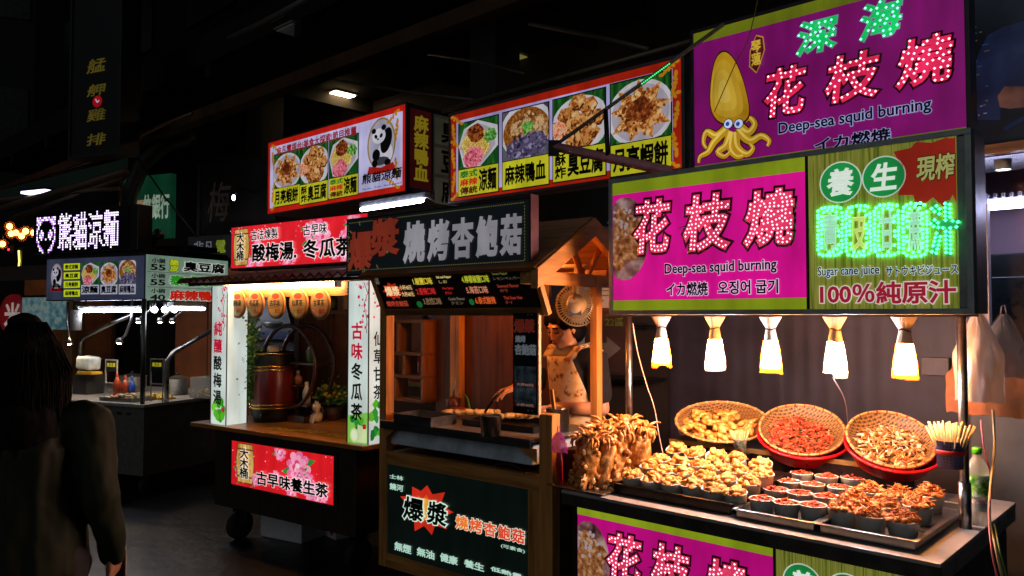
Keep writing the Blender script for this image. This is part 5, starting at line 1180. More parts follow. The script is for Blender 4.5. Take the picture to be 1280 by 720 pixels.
b.cap((0, .0, .95), (0, -.01, 1.12), .125, .115, SKIN); b.cap((0, -.01, 1.12), (0, -.03, 1.3), .115, .125, SKIN); b.cap((-.13, -.03, 1.36), (.13, -.03, 1.36), .06, .06, SKIN); b.cap((0, -.045, 1.38), (0, -.095, 1.47), .05, .046, SKIN)
P_ = head(b, hd, Rh, SKIN)
shR, shL = Vector((-.16, -.03, 1.36)), Vector((.16, -.03, 1.36))
wr = hw + Vector((0, .09, .02)); elR = (shR + wr) / 2 + Vector((-.07, .08, -.12)); b.cap(shR, elR, .05, .042, SKIN); b.cap(elR, wr, .042, .027, SKIN); hand(b, wr, hw - wr, (0, -.2, -1), SKIN, .9)
elL = Vector((.2, -.02, 1.1)); wl_ = Vector((.06, -.24, 1.11)); b.cap(shL, elL, .05, .042, SKIN); b.cap(elL, wl_, .042, .028, SKIN); hand(b, wl_, (-.5, -1, -.05), (0, -.2, -1), SKIN, .9, side=-1)
fuse(b, 'body', vend, SKIN, .0055, 4)
b = B(); b.blob(P_(0, .02, .07), (.086, .1, .074), HAIR, .05, 7, 3, rot=Rh)
for s_ in (-1, 1): b.blob(P_(s_ * .06, -.03, .05), (.03, .045, .05), HAIR, .05, 3, 2, rot=Rh); b.blob(P_(0, .05, .03), (.086, .085, .09), HAIR, .08, 1, 3, rot=Rh); b.blob(P_(0, .1, .0), (.06, .05, .07), HAIR, .1, 2, 3, rot=Rh); b.blob(P_(0, .135, .02), (.045, .045, .045), HAIR, .15, 3, 3, rot=Rh)
b.blob(P_(0, .08, -.03), (.072, .06, .09), HAIR, .08, 8, 3, rot=Rh)
for s_ in (-1, 1): b.blob(P_(s_ * .066, .04, -.02), (.022, .045, .06), HAIR, .1, 9, 2, rot=Rh)
for s_ in (-1, 1): b.blob(P_(s_ * .07, .03, .03), (.02, .05, .065), HAIR, .1, 4, 2, rot=Rh)
o = fuse(b, 'hair', vend, HAIR, .006, 3, .003, 40)
for s_ in (-1, 1):
    B().tube([P_(s_ * .047, -.076, .026), P_(s_ * .032, -.088, .031), P_(s_ * .016, -.089, .027)], .0042, HAIR, 6).build('eyebrow', vend)
    B().tube([P_(s_ * .046, -.074, .003), P_(s_ * .031, -.0845, -.001), P_(s_ * .018, -.083, .003)], .004, mat('#120a08', .6), 6).build('eyelid', vend)
B().blob(P_(0, -.09, -.061), (.019, .0045, .005), mat('#7a3a30', .5), sub=2, rot=Rh).build('lips', vend)
b = B(); b.cap((0, .0, .93), (0, -.01, 1.12), .14, .128, NAVY); b.cap((0, -.01, 1.12), (0, -.03, 1.29), .13, .138, NAVY); b.cap((-.135, -.03, 1.355), (.135, -.03, 1.355), .072, .072, NAVY)
for sh_, el in ((shR, elR), (shL, elL)): b.cap(sh_, sh_.lerp(el, .72), .068, .066, NAVY)
fuse(b, 'shirt', vend, NAVY, .009, 5, .006, 10)
b = B(); vs_, fs = [], []; nu, nv = 18, 22
for j in range(nv + 1):
    t = j / nv; z = .62 + t * .76
    hwid = 1.5 if z < 1.05 else 1.5 - .75 * (z - 1.05) / .33
    rr = .157 if z < 1.0 else .15
    cyy = -.012 - .03 * max(0, (z - 1.1) / .25)
    for i in range(nu + 1):
        a_ = (i / nu - .5) * 2 * hwid; vs_.append((math.sin(a_) * rr * 1.03, cyy - math.cos(a_) * rr + .004 * math.sin(7 * a_ + z * 9), z))
for j in range(nv):
    for i in range(nu): a0 = j * (nu + 1) + i; fs.append((a0, a0 + 1, a0 + nu + 2, a0 + nu + 1))
b.add(vs_, fs, CREAM, True)
for s_ in (-1, 1): b.tube([(s_ * .095, -.155, 1.375), (s_ * .105, -.11, 1.425), (s_ * .1, -.03, 1.44), (s_ * .09, .06, 1.40)], .03, CREAM, 8, True, .3)
o = b.build('apron', vend); sd = o.modifiers.new('thickness', 'SOLIDIFY'); sd.thickness = .005
b = B(); b.box(-.07, .07, -.2, -.185, 1.33, 1.4, mat('#6a6a66', .8)); 
B().blob((0, -.1, 1.385), (.085, .055, .05), mat('#7a7870', .8, var=.2), .1, 3, 3).build('undershirt', vend)
for s_ in (-1, 1): B().blob((s_ * .1, -.05, .045), (.05, .13, .045), mat('#1a1a1c', .6), .05, 2, 2).build('shoe', vend)
b = B(); b.cap((-.09, 0, .93), (-.1, .02, .12), .1, .065, mat('#1a1c24', .8)); b.cap((.09, 0, .93), (.1, .02, .12), .1, .065, mat('#1a1c24', .8)); fuse(b, 'trousers', vend, mat('#1a1c24', .8), .011, 4, .004, 12)
tp = hw + Vector((0, -.05, -.02)); tgt = toL(M.W(*(lambda a: (a[0], .3, 1.1))(M.p(605, 510, .3))))
r_ = thing('tongs', 'dark metal tongs held by the woman over the mushrooms', 'tongs', vend.location, th); r_.scale = (1.03, 1.03, 1.03)
B().tube([tp + Vector((0, .06, .03)), tp, tgt + Vector((.006, 0, 0))], .0045, DSTEEL, 6).build('arm', r_); B().tube([tp + Vector((0, .06, .03)), tp + Vector((.016, 0, .005)), tgt + Vector((-.012, .02, 0))], .0045, DSTEEL, 6).build('arm', r_)
# ------------------------------------------------------------------ tea stall
ts = at(T, 'tea_stall', 'dark wooden tea cart with floral red light boxes and two white lantern pillars', 'market stall')
B().box(.0, 1.87, -.03, .9, .82, .85, wood('#a86a30', 'x', .35)).build('counter_top', ts, bev=.004)
B().box(.27, 1.76, .006, .8, .27, .82, wood('#2c1a12', 'z', .5)).build('cart_body', ts, bev=.004)
for x in (.36, 1.62):
    for y in (.16, .66):
        b = B(); b.lathe([(0, -.03), (.08, -.03), (.105, -.018), (.105, .018), (.08, .03), (0, .03)], RUB, 22, xf=Matrix.Translation((x, y, .105)) @ Matrix.Rotation(R(90), 4, 'Y')); b.box(x - .045, x - .035, y - .03, y + .03, .1, .27, DSTEEL); b.box(x + .035, x + .045, y - .03, y + .03, .1, .27, DSTEEL); b.build('wheel', ts)
# floral red prints
def floral(root, box, yb, seed, st_):
    x0, x1, z0, z1 = box; q = random.Random(seed); a = Art(yb); cl = lambda x, z: (min(max(x, x0), x1), min(max(z, z0), z1))
    pk = [glow(h, st_, .1) for h in ('#f070a0', '#f8a0c0', '#e04878', '#fbd0dc')]; gn = glow('#2a8a3a', st_, .1)
    spots_ = [(x0 + (x1 - x0) * .68, z0 + (z1 - z0) * .62, 1.3)] + [(x0 + (x1 - x0) * q.random(), z0 + (z1 - z0) * q.random(), .35 + .5 * q.random()) for _ in range(13)]
    H = (z1 - z0)
    for cx, cz, k_ in spots_:
        for i in range(2): t = q.random() * 6.28; a.poly([cl(cx + H * .25 * k_ * c, cz + H * .25 * k_ * s_) for c, s_ in ((math.cos(t), math.sin(t)), (1.9 * math.cos(t + .25), 1.9 * math.sin(t + .25)), (1.1 * math.cos(t + .6), 1.1 * math.sin(t + .6)))], gn)
        for ringn, rr, m_ in ((9, .24, pk[0]), (8, .17, pk[1]), (6, .1, pk[2]), (4, .05, pk[3])):
            for i in range(ringn):
                t = 2 * math.pi * i / ringn + rr * 9; px, pz, r2 = cx + H * rr * k_ * math.cos(t), cz + H * rr * k_ * math.sin(t), H * .085 * k_ * (.6 + rr * 2)
                a.poly([cl(px + r2 * math.cos(u_), pz + r2 * .8 * math.sin(u_)) for u_ in [j * 6.28 / 9 for j in range(9)]], m_ if i % 3 else pk[1])
    for i in range(60):
        cx, cz = x0 + (x1 - x0) * q.random(), z0 + H * q.random(); r2 = H * .018; a.poly([cl(cx + r2 * c, cz + r2 * s_) for c, s_ in ((1, 0), (0, 1), (-1, 0), (0, -1))], pk[i % 4])
    a.build('flower_print', root)
def barrel_logo(root, cx, cz, w, h, yb, st_=.8):
    a = Art(yb); out = [(-.42, -.5), (.42, -.5), (.5, -.2), (.52, 0), (.5, .2), (.42, .5), (-.42, .5), (-.5, .2), (-.52, 0), (-.5, -.2)]
    a.poly([(cx + x * w * 1.08, cz + z * h * 1.05) for x, z in out], glow('#5a3a14', st_)); a.poly([(cx + x * w, cz + z * h) for x, z in out], printed(((.35, '#a87830'), (.6, '#d8b060'), (.75, '#ecd090')), 20, st_, stretch=(2, 1, .2)))
    for z in (-.36, .36): a.rect(cx - .47 * w, cx + .47 * w, cz + z * h - .012 * h, cz + z * h + .03 * h, glow('#6a4a1c', st_, 0))
    a.build('barrel_emblem', root); write(root, '大\n木\n桶', (cx - .3 * w, cx + .3 * w, cz - .4 * h, cz + .42 * h), BK, bold=.03, y=yb - .006, outline=glow('#f4e8d0', st_, 0), ob=.08, line=.9)
RED = glow('#e0202c', .95, .12); CHAR = glow('#0e0608', .05, 0); EDGE = glow('#fde8ec', .95, 0)
tv = .0; (x0, z1), (x1, z0) = T.p(290, 285, tv), T.p(434, 327, tv)
B().box(x0 - .015, x1 + .2, tv + .003, tv + .14, z0 - .015, z1 + .015, mat('#1c1412', .5)).build('sign_case', ts, bev=.004)
pn = B().box(x0, x1 + .18, tv - .003, tv, z0, z1, RED).build('top_sign', ts)
floral(pn, (x0 + .005, x1 + .17, z0 + .004, z1 - .004), tv - .0035, 4, .9)
barrel_logo(pn, x0 + .13, (z0 + z1) / 2, .17, (z1 - z0) * .86, tv - .012)
W_ = x1 - x0
for t, a0, a1, b0, b1, bd in (('古法煉製', .2, .45, .62, .9, .02), ('古早味', .66, .86, .62, .9, .02), ('酸梅湯.', .21, .615, .1, .56, .035), ('冬瓜茶', .66, 1.06, .1, .56, .035)): write(pn, t, (x0 + W_ * a0, x0 + W_ * a1, z0 + (z1 - z0) * b0, z0 + (z1 - z0) * b1), CHAR, bold=bd, y=tv - .014, outline=EDGE, ob=.07)
(x0, z1), (x1, z0) = T.p(290.4, 550.4, 0), T.p(417.5, 631.5, 0)
pn = B().box(x0, x1, -.003, .004, z0, z1, glow('#d81a22', .95, .12)).build('lower_sign', ts)
b = B(); frame_bars(b, x0 - .03, x1 + .03, z0 - .03, z1 + .03, .03, -.008, .004, wood('#24140e', 'x')); b.build('sign_frame', ts, bev=.003)
floral(pn, (x0 + .01, x1 - .005, z0 + .005, z1 - .005), -.0035, 9, .85); barrel_logo(pn, x0 + .17, (z0 + z1) / 2 + .01, .19, (z1 - z0) * .86, -.013)
W_ = x1 - x0; write(pn, '古早味養生茶', (x0 + W_ * .28, x1 - W_ * .03, z0 + .035, z0 + .135), CHAR, bold=.035, y=-.016, outline=EDGE, ob=.07)
# lantern pillars
def pillar(x0, x1, front, side, seed, label):
    z0, z1 = .855, 1.865; d = .17
    o = B().box(x0, x1, .0, d, z0, z1, glow('#cfdcd6', .82, .18)).build('lantern_pillar', ts); o['label'] = label
    b = B()
    for x in (x0 - .006, x1): 
        for y in (-.006, d): b.box(x, x + .006, y, y + .006, z0, z1, mat('#3a2418', .5))
    b.build('edge_trim', o)
    q = random.Random(seed); a = Art(-.001); wd = x1 - x0; pk = glow('#d83a58', .7, 0); br = glow('#3a3430', .4, 0); cl = lambda x, z: (min(max(x, x0 + .002), x1 - .002), z)
    p = [(x0 + wd * .75, z1 - .01)]
    for i in range(9): p.append((min(x1 - .01, p[-1][0] + (q.random() - .5) * .04), p[-1][1] - .035))
    a.line(p, .005, br)
    for i in range(34):
        c_ = p[q.randrange(9)]; cx, cz = c_[0] + (q.random() - .6) * .12, c_[1] + (q.random() - .5) * .08; r2 = .005 + .008 * q.random(); a.poly([cl(cx + r2 * math.cos(u_), cz + r2 * math.sin(u_)) for u_ in [j * 6.28 / 7 for j in range(7)]], pk if i % 3 else glow('#f0a0b0', .8, 0))
    if seed == 1:
        for i in range(15): a.ell(x0 + .03 + (wd - .06) * q.random(), z0 + .02 + .15 * q.random(), .026, .03, glow(q.choice(('#5ab82a', '#7ad040', '#3a9a20')), .8, .1), 14)
    else:
        a.poly([(x0, z0), (x1, z0), (x1, z0 + .2), (x0, z0 + .17)], glow('#8ad05a', .8))
        for i in range(9): a.ell(x0 + .03 + (wd - .06) * q.random(), z0 + .05 + .15 * q.random(), .028, .022, glow(q.choice(('#2a9a3a', '#5ab82a', '#1c7a2c')), .75, .1), 9, q.random() * 3, .5, i)
        a.poly([(x0 + wd * .45, z0 + .01), (x1 - .01, z0 + .01), (x1 - .01, z0 + .1), (x0 + wd * .5, z0 + .12)], glow('#d8e8b0', .85)); a.ell(x0 + .06, z0 + .05, .04, .045, glow('#c8e08a', .85)); a.ell(x0 + .06, z0 + .05, .03, .034, glow('#e8f0c8', .85))
    a.build('picture', o)
    rd, bk = glow('#c0183a', .75, 0), CHAR
    n = len(front)
    for i, ch in enumerate(front):
        zz = 1.50 - i * .125 if n == 5 else 1.5 - i * .125; cx = (x0 + x1) / 2 - .005; write(o, ch, (cx - .05, cx + .05, zz, zz + .105), rd if i < 2 else bk, bold=.03, y=-.009)
    a = Art(-.008); a.rect(x1 - .04, x1 - .012, 1.5 - n * .125 + .075, 1.5 - n * .125 + .105, rd); a.build('seal', o)
    if side:
        hold = bpy.data.objects.new('side_caption', None); col.objects.link(hold); hold.parent = o; hold.location = (x1 + .001, 0, 0); hold.rotation_euler = (0, 0, R(90))
        for i, ch in enumerate(side): write(hold, ch, (.04, .125, 1.46 - i * .11, 1.55 - i * .11), bk, bold=.02, y=-.002)
        a = Art(-.001)
        for i in range(14): a.ell(.02 + .13 * q.random(), z0 + .05 + .2 * q.random(), .03, .022, glow(q.choice(('#2a9a3a', '#5ab82a', '#1c7a2c')), .7, .1), 9, q.random() * 3, .5, i)
        for i in range(12): a.ell(.03 + .1 * q.random(), z1 - .25 + .2 * q.random(), .008, .008, pk, 7)
        a.build('side_picture', hold)
pillar(.222, .41, '純釀酸梅湯', None, 1, 'left lantern pillar with plum blossom and green plums'); pillar(1.695, 1.875, '古味冬瓜茶', '仙草甘茶', 2, 'right lantern pillar with lettering on two sides')
# posts, roof, tube
for x, y in ((.25, .78), (1.82, .78)): B().box(x - .03, x + .03, y - .03, y + .03, .85, 1.95, DWOODZ).build('post', ts)
b = B(); n = 44
vs_ = []
for i in range(n + 1):
    x = .08 + 1.86 * i / n; k_ = .012 * math.sin(i * math.pi); k_ = .014 * (1 if i % 2 else -1)
    vs_ += [(x, -.2, 1.905 + k_), (x, .9, 2.02 + k_)]
b.add(vs_, [(2 * i, 2 * i + 2, 2 * i + 3, 2 * i + 1) for i in range(n)], mat('#5a3026', .5, var=.25), False); o = b.build('roof_sheet', ts); sd = o.modifiers.new('t', 'SOLIDIFY'); sd.thickness = .012
B().box(.1, 1.92, -.12, -.09, 1.865, 1.89, DWOODX).build('eave_board', ts); B().box(.41, 1.695, .09, .15, 1.78, 1.88, wood('#8a5a30', 'x')).build('lamp_beam', ts)
r_ = at(T, 'tube_lamp', 'long warm tube lamp under the eave of the tea cart', 'lamp', .33, .04, 1.853); B().tube([(0, 0, 0), (1.2, 0, 0)], .016, light('#ffc47c', 85), 12).build('tube', r_); b = B(); b.box(-.03, 1.23, .0, .03, .018, .03, WHITE); b.box(-.03, .0, -.02, .02, -.02, .02, WHITE); b.box(1.2, 1.23, -.02, .02, -.02, .02, WHITE); b.build('fitting', r_)
# five round plaques
PLW = wood('#8a5420', 'z')
for i, (px, h, t) in enumerate(((299, '#7a8a4a', '酸梅湯'), (321, '#8a9a6a', '冬瓜茶'), (347, '#d8b860', '古早味'), (375, '#5a7a3a', '仙草茶'), (402, '#c8604a', '甘草茶'))):
    x, z = T.p(px, 380, .07); r_ = at(T, 'round_plaque', ('leftmost round wooden tea plaque beside the white pillar', 'second round tea plaque from the left with green print', 'middle round tea plaque with yellow print', 'fourth round tea plaque with dark green print', 'rightmost round tea plaque with red print')[i], 'plaque', x, .07, z, 'round plaques under the tube lamp', rz=R(-3))
    b = B(); b.lathe([(0, 0), (.098, 0), (.105, .004), (.105, .014), (.098, .018), (.09, .018)], PLW, 30, xf=Matrix.Rotation(R(90), 4, 'X')); b.build('disc', r_)
    a = Art(-.0185); a.ell(0, 0, .09, .09, mat('#b89a6c', .6, var=.2)); a.poly([(.085 * math.cos(t_), .085 * math.sin(t_)) for t_ in [3.6 + j * .225 for j in range(12)]], printed(((.35, h), (.65, '#d8c890')), 22, lit=False)); a.ell(0, .055, .045, .02, mat('#b03020', .5)); a.build('print', r_)
    write(r_, t, (-.06, .06, -.015, .03), mat('#1a120c', .6), bold=.04, y=-.0235); write(r_, '30元', (.0, .065, -.065, -.03), mat('#a82018', .6), bold=.03, y=-.0235)
    B().tube([(0, -.005, .1), (0, -.002, .17)], .002, BLACK, 5).build('cord', r_)
# wooden barrel
x, y = T.fz(345, 531, .852); r_ = at(T, 'tea_barrel', 'dark red wooden tea barrel with brass hoops and black ends', 'barrel', x - .24, y + .15, .851)
prof = [(.15 + .028 * math.sin(math.pi * j / 14), .52 * j / 14) for j in range(15)]; kz = 1.0
RDW = wood('#641009', 'z', .3); BKW = mat('#0a0605', .4, spec=.3)
B().lathe([p_ for p_ in prof if .1 <= p_[1] <= .41], RDW, 40).build('staves', r_); b = B(); b.lathe([(0, 0)] + [p_ for p_ in prof if p_[1] <= .115], BKW, 40); b.build('end', r_); b = B(); b.lathe([p_ for p_ in prof if p_[1] >= .4] + [(.138, .525), (.138, .5), (0, .5)], BKW, 40); b.build('end', r_)
for z in (.105, .13, .39, .415, .51): 
    rr = .15 + .028 * math.sin(math.pi * z / .52); B().lathe([(rr + .002, z - .008), (rr + .006, z - .006), (rr + .006, z + .006), (rr + .002, z + .008)], mat('#b88a3a', .25, 1.0), 40).build('hoop', r_)
B().lathe([(0, .5), (.045, .5), (.045, .55), (.035, .565), (0, .565)], mat('#d8c8b0', .4), 20).build('stopper', r_)
b = B(); b.tube([(.1, -.12, .07), (.12, -.19, .07), (.12, -.19, .04)], .011, BLACK, 8); b.build('tap', r_)
o = B().add([(-.13, 0, 0), (0, 0, -.13), (.13, 0, 0), (0, 0, .13)], [(0, 1, 2, 3)], mat('#a81a18', .6)).build('diamond_paper', r_); o.location = (-.11, -.145, .26); o.rotation_euler = (0, 0, R(-42))
write(o, '酸梅湯', (-.07, .07, -.025, .025), mat('#1a0808', .6), bold=.03, y=-.003)
# moon-gate curio stand
x, z = T.p(378, 480, .5); r_ = at(T, 'ring_stand', 'dark round curio stand of two wooden rings behind the barrel', 'stand', x - .07, .5, .852)
RW = wood('#3a1c12', 'y', .3); zc = .36; rr = .31
for y in (-.08, .1):
    b = B(); b.tube([(rr * math.cos(2 * math.pi * i / 48), y, .05 + zc + rr * math.sin(2 * math.pi * i / 48)) for i in range(49)], .016, RW, 8, False); b.build('ring', r_)
for x0, x1, z in ((-.28, .1, zc - .1), (.02, .3, zc + .07), (-.2, .22, zc - .24)): B().box(x0, x1, -.08, .1, z, z + .014, RW).build('shelf', r_)
B().box(-.2, .2, -.09, .11, 0, .05, RW).build('foot', r_)
for i, (dx, zz, h, m_) in enumerate(((-.12, zc - .085, .12, '#8a8a84'), (-.02, zc - .085, .09, '#a86a3a'), (.12, zc + .085, .14, '#3a6a3a'), (.08, zc - .225, .15, '#b8b0a4'))):
    t_ = at(T, 'small_bottle', ('grey bottle on the left shelf of the ring stand', 'brown jar on the left shelf of the ring stand', 'green bottle on the upper shelf of the ring stand', 'pale bottle low in the ring stand')[i], 'bottle', x - .03 + dx, .5, .852 + zz); B().lathe([(0, 0), (.03, 0), (.032, h * .6), (.014, h * .8), (.014, h), (0, h)], mat(m_, .2), 16).build('body', t_); B().lathe([(.016, h - .01), (.016, h + .012), (0, h + .012)], mat('#b8a890', .4), 12).build('cap', t_)
# ivy, flowers, cat, cards
def leafmass(name, label, cat, F, x, y, z, gen, n, mt, sz, seed, extra=None):
    r_ = at(F, name, label, cat, x, y, z); q = random.Random(seed); b = B()
    for i in range(n):
        c = Vector(gen(q)); d = Vector((q.uniform(-1, 1), q.uniform(-1, 1), q.uniform(-1, .6))).normalized() * sz * q.uniform(.6, 1.2); s_ = d.orthogonal().normalized() * sz * .42
        b.add([c, c + d * .5 + s_, c + d, c + d * .5 - s_], [(0, 1, 2, 3)], mt[i % len(mt)])
    tag(b.build('foliage', r_), kind='stuff'); return r_
G1, G2 = mat('#4a7a2a', .5, var=.4), mat('#72a440', .5, var=.4)
x, z = T.p(311, 400, .2); r_ = leafmass('hanging_ivy', 'trailing green ivy hanging inside the left pillar of the tea cart', 'plant', T, x, .2, 1.72, lambda q: (lambda t: (q.gauss(0, .036 + .02 * math.sin(t * 5)), q.gauss(0, .035), -t * .72))(q.random()), 900, [G1, G2], .03, 3)
b = B()
for i in range(7): b.tube([(.02 * (i - 3), .01, .05), (.022 * (i - 3), 0, -.3), (.018 * (i - 3) + .01, .01, -.68)], .0022, G1, 5)
b.build('stem', r_)
x, y = T.fz(408, 524, .853); r_ = leafmass('flower_pot', 'basket pot of small yellow flowers on the tea counter', 'plant', T, x + .03, y + .04, .852, lambda q: (q.gauss(0, .075), q.gauss(0, .05), .13 + abs(q.gauss(0, .06))), 420, [G1, G2], .034, 5)
B().lathe([(0, 0), (.06, 0), (.09, .1), (.084, .1), (.06, .01)], wood('#5a3a20', 'x'), 22).build('pot', r_)
q = random.Random(6); b = B()
for i in range(64): b.blob((q.gauss(0, .08), q.gauss(-.02, .045), .16 + abs(q.gauss(0, .055))), (.015, .015, .012), mat('#e8c020', .5), .3, i, 1)
tag(b.build('blossom', r_), kind='stuff')
x, y = T.fz(392, 528, .853); r_ = at(T, 'cat_figurine', 'small cream cat figurine sitting in front of the yellow flowers', 'figurine', x + .02, y + .02, .852, rz=R(-20)); CM = mat('#cdbb98', .35, var=.12)
b = B(); b.blob((0, 0, .045), (.045, .04, .05), CM); b.blob((0, -.01, .115), (.038, .034, .034), CM); b.cap((.035, -.015, .07), (.045, -.02, .12), .013, .012, CM); b.cap((-.025, -.035, .05), (-.02, -.045, .01), .013, .014, CM); b.cap((.022, -.035, .05), (.02, -.045, .01), .013, .014, CM)
for s_ in (-1, 1): b.tube([(s_ * .022, -.008, .135), (s_ * .027, -.008, .163)], [.014, .002], CM, 8)
fuse(b, 'body', r_, CM, .004, 3)
for s_ in (-1, 1): B().blob((s_ * .014, -.042, .12), (.004, .003, .005), BLACK, sub=1).build('eye', r_)
B().tube([(.04 * math.cos(t_), .0 - .012 + .034 * math.sin(t_), .082) for t_ in [i * .5 for i in range(14)]], .004, mat('#a01818', .5), 6).build('collar', r_)
for i, (px, py) in enumerate(((348, 537), (385, 540), (420, 545))):
    x, y = T.fz(px, py, .852); r_ = at(T, 'menu_card', ('left yellow menu card lying on the tea counter', 'middle yellow menu card lying on the tea counter', 'right yellow menu card lying on the tea counter')[i], 'card', x, y + .02, .8515, 'menu cards on the tea counter'); B().box(-.13, .13, -.04, .06, 0, .002, printed(((.4, '#8a5a10'), (.52, '#d8a030'), (.6, '#e8c060'), (.7, '#7a2a10')), 30, lit=False, rough=.3)).build('card', r_)
    for k_ in range(3): write(r_, '古早味茶', (-.11 + k_ * .08, -.045 + k_ * .08, -.02, .02), mat('#2a1408', .5), bold=.02, y=0).__getitem__(0).rotation_euler = (R(-90), 0, 0)
# back of the stall
b = B(); b.box(.28, .62, .8, .83, .85, 1.9, wood('#6a4022', 'z')); b.box(.62, 1.8, .8, .83, .85, 1.06, BROWNX); b.build('back_wall', ts); B().box(.28, 1.8, .7, .82, 1.66, 1.69, wood('#7a4a28', 'x')).build('back_shelf', ts)
for i, (dx, m_, hh_) in enumerate(((.36, '#7a5a2a', .12), (.5, '#8a2a1a', .15), (.66, '#3a5a2a', .11), (.86, '#b0a080', .13), (1.08, '#6a2a18', .16), (1.3, '#4a4a52', .12), (1.5, '#a8803a', .14))):
    t_ = at(T, 'tea_jar', ('leftmost', 'second', 'third', 'fourth', 'fifth', 'sixth', 'rightmost')[i] + ' jar on the high back shelf of the tea cart', 'jar', dx, .76, 1.691, 'jars on the back shelf'); B().lathe([(0, 0), (.045, 0), (.05, hh_ * .3), (.048, hh_ * .8), (.03, hh_), (0, hh_)], mat(m_, .3), 18).build('body', t_); B().lathe([(.034, hh_), (.034, hh_ + .02), (0, hh_ + .024)], mat('#3a2a1c', .4), 16).build('lid', t_)
for i, (px, py, m_, w2) in enumerate(((110, 470, '#8a8a88', .12), (165, 472, '#6a6a6c', .14), (222, 480, '#9a9a98', .1))):
    x_ = P.p(px, py, .75)[0]; t_ = at(P, 'cooking_pot', ('steel pot at the left rear of the noodle stall', 'steel pot in the middle rear of the noodle stall', 'small steel pot at the right rear of the noodle stall')[i], 'pot', x_, .75, .852); B().lathe([(0, 0), (w2, 0), (w2, .16), (w2 + .01, .165), (w2 - .006, .16), (w2 - .006, .02)], STEEL, 22).build('pot', t_); B().lathe([(w2 + .005, .168), (.04, .19), (0, .195)], STEEL, 22).blob((0, 0, .205), (.018, .018, .014), BLACK, sub=1).build('lid', t_)
r_ = at(T, 'back_counter', 'low dark counter with boxes and red wrapped goods behind the tea cart', 'counter', .6, 1.5, 0); B().box(0, 1.8, 0, .5, 0, 1.05, mat('#5a3420', .5)).build('carcass', r_); B().box(-.02, 1.82, -.02, .52, 1.05, 1.08, mat('#8a7a3a', .4)).build('top', r_); B().box(-.4, 2.2, .9, .95, 0, 2.4, printed(((.4, '#4a1410'), (.55, '#8a2a1c'), (.65, '#c0402a')), 7, lit=False)).build('red_backdrop', r_)
for i, (dx, w_, h_, m_) in enumerate(((.1, .12, .26, '#a01a18'), (.3, .1, .2, '#2a6a2a'), (.55, .16, .12, '#a86a50'), (.8, .2, .16, '#c8b8a0'), (1.1, .24, .14, '#b04a30'), (1.42, .2, .2, '#3a4a6a'))):
    t_ = at(T, 'goods_box', ('red packet at the left of the counter behind the tea cart', 'green packet beside the red one behind the tea cart', 'pinkish box behind the tea cart', 'cream box in the middle of the back counter', 'orange box on the back counter behind the tea cart', 'blue box at the right end of the back counter')[i], 'box', .6 + dx, 1.6, 1.081); B().box(0, w_, 0, .12, 0, h_, mat(m_, .5)).build('carton', t_, bev=.006); B().box(.01, w_ - .01, -.002, 0, h_ * .3, h_ * .65, mat('#c8c0b0', .5)).build('wrapper', t_)
# foam boxes under the cart
for i, (px, py, w_, h_, lb) in enumerate(((318, 672, .42, .17, 'white foam box on the ground under the middle of the tea cart'), (400, 672, .16, .12, 'smaller white carton with a red mark under the right end of the tea cart'))):
    x, y = T.fz(px, py, .0); r_ = at(T, 'foam_box', lb, 'box', x, y + .05, 0, rz=R(6 - 20 * i)); B().box(0, w_, 0, .28, 0, h_, mat('#b8b8b4', .6, var=.1)).build('box', r_, bev=.008)
    if i == 0: B().box(-.008, w_ + .008, -.008, .288, h_, h_ + .03, mat('#c0c0bc', .6, var=.1)).build('lid', r_, bev=.008)
    else: a = Art(-.001); a.ell(.1, .05, .025, .025, mat('#a82020', .5)); a.build('mark', r_)

# ------------------------------------------------------------------ noodle stall at the far left
ps = at(P, 'noodle_stall', 'steel noodle stall with a panda light sign and lit menu boxes', 'market stall')
PS = mat('#625d58', .45, .2, .3)
b = B(); b.box(-2.3, .02, 0, 1.3, .2, .82, PS); b.build('cart_body', ps, bev=.004); B().box(-2.32, .06, -.04, 1.34, .82, .85, mat('#b0aca6', .35, .4)).build('counter_top', ps, bev=.003)
b = B()
for i in range(16): b.box(-2.0 + i * .12, -1.94 + i * .12, -.003, 0, .74, .765, BLACK)
b.build('vent_slot', ps)
for x, y in ((-.1, .15), (-2.1, .15), (-.1, 1.15)):
    b = B(); b.lathe([(0, -.03), (.07, -.03), (.09, 0), (.07, .03), (0, .03)], RUB, 18, xf=Matrix.Translation((x, y, .09)) @ Matrix.Rotation(R(90), 4, 'Y')); b.box(x - .04, x + .04, y - .02, y + .02, .1, .2, DSTEEL); b.build('wheel', ps)
B().tube([(0, 0, .85), (0, 0, 1.8)], .022, mat('#6a6866', .35, .9), 12).build('post', ps); B().tube([(0, 1.1, .85), (0, 1.1, 1.8)], .022, DSTEEL, 12).build('post', ps)
x, z = P.fx(205, 505, .0); 
B().tube([(.02, .25, .85), (.02, .25, 1.22), (.02, .32, 1.3), (.02, .75, 1.48), (.02, 1.1, 1.6)], .022, mat('#8a8886', .3, .95), 12).build('guard_rail', ps)
xg = P.p(100, 450, .5)[0]; B().tube([(xg, .5, .95), (xg, .5, 1.36), (xg + .05, .5, 1.42), (xg + .5, .5, 1.58), (xg + .75, .5, 1.66)], .02, STEEL, 12).build('guard_rail', ps)
x0 = P.p(58, 323, 0)[0]; zt, zb2 = 2.205, 1.79
B().box(x0 - .02, .02, .006, 1.0, zt, zt + .06, DSTEEL).build('roof', ps)
B().box(x0, .0, .006, .1, zb2, zt, mat('#2a2c30', .4)).build('menu_case', ps)
pn = B().box(x0 + .01, -.01, .0, .006, zb2 + .01, zt - .01, glow('#454b66', .4, .35)).build('front_menu', ps)
sg = Sign(P, 0, pn, 0, 0, 0)
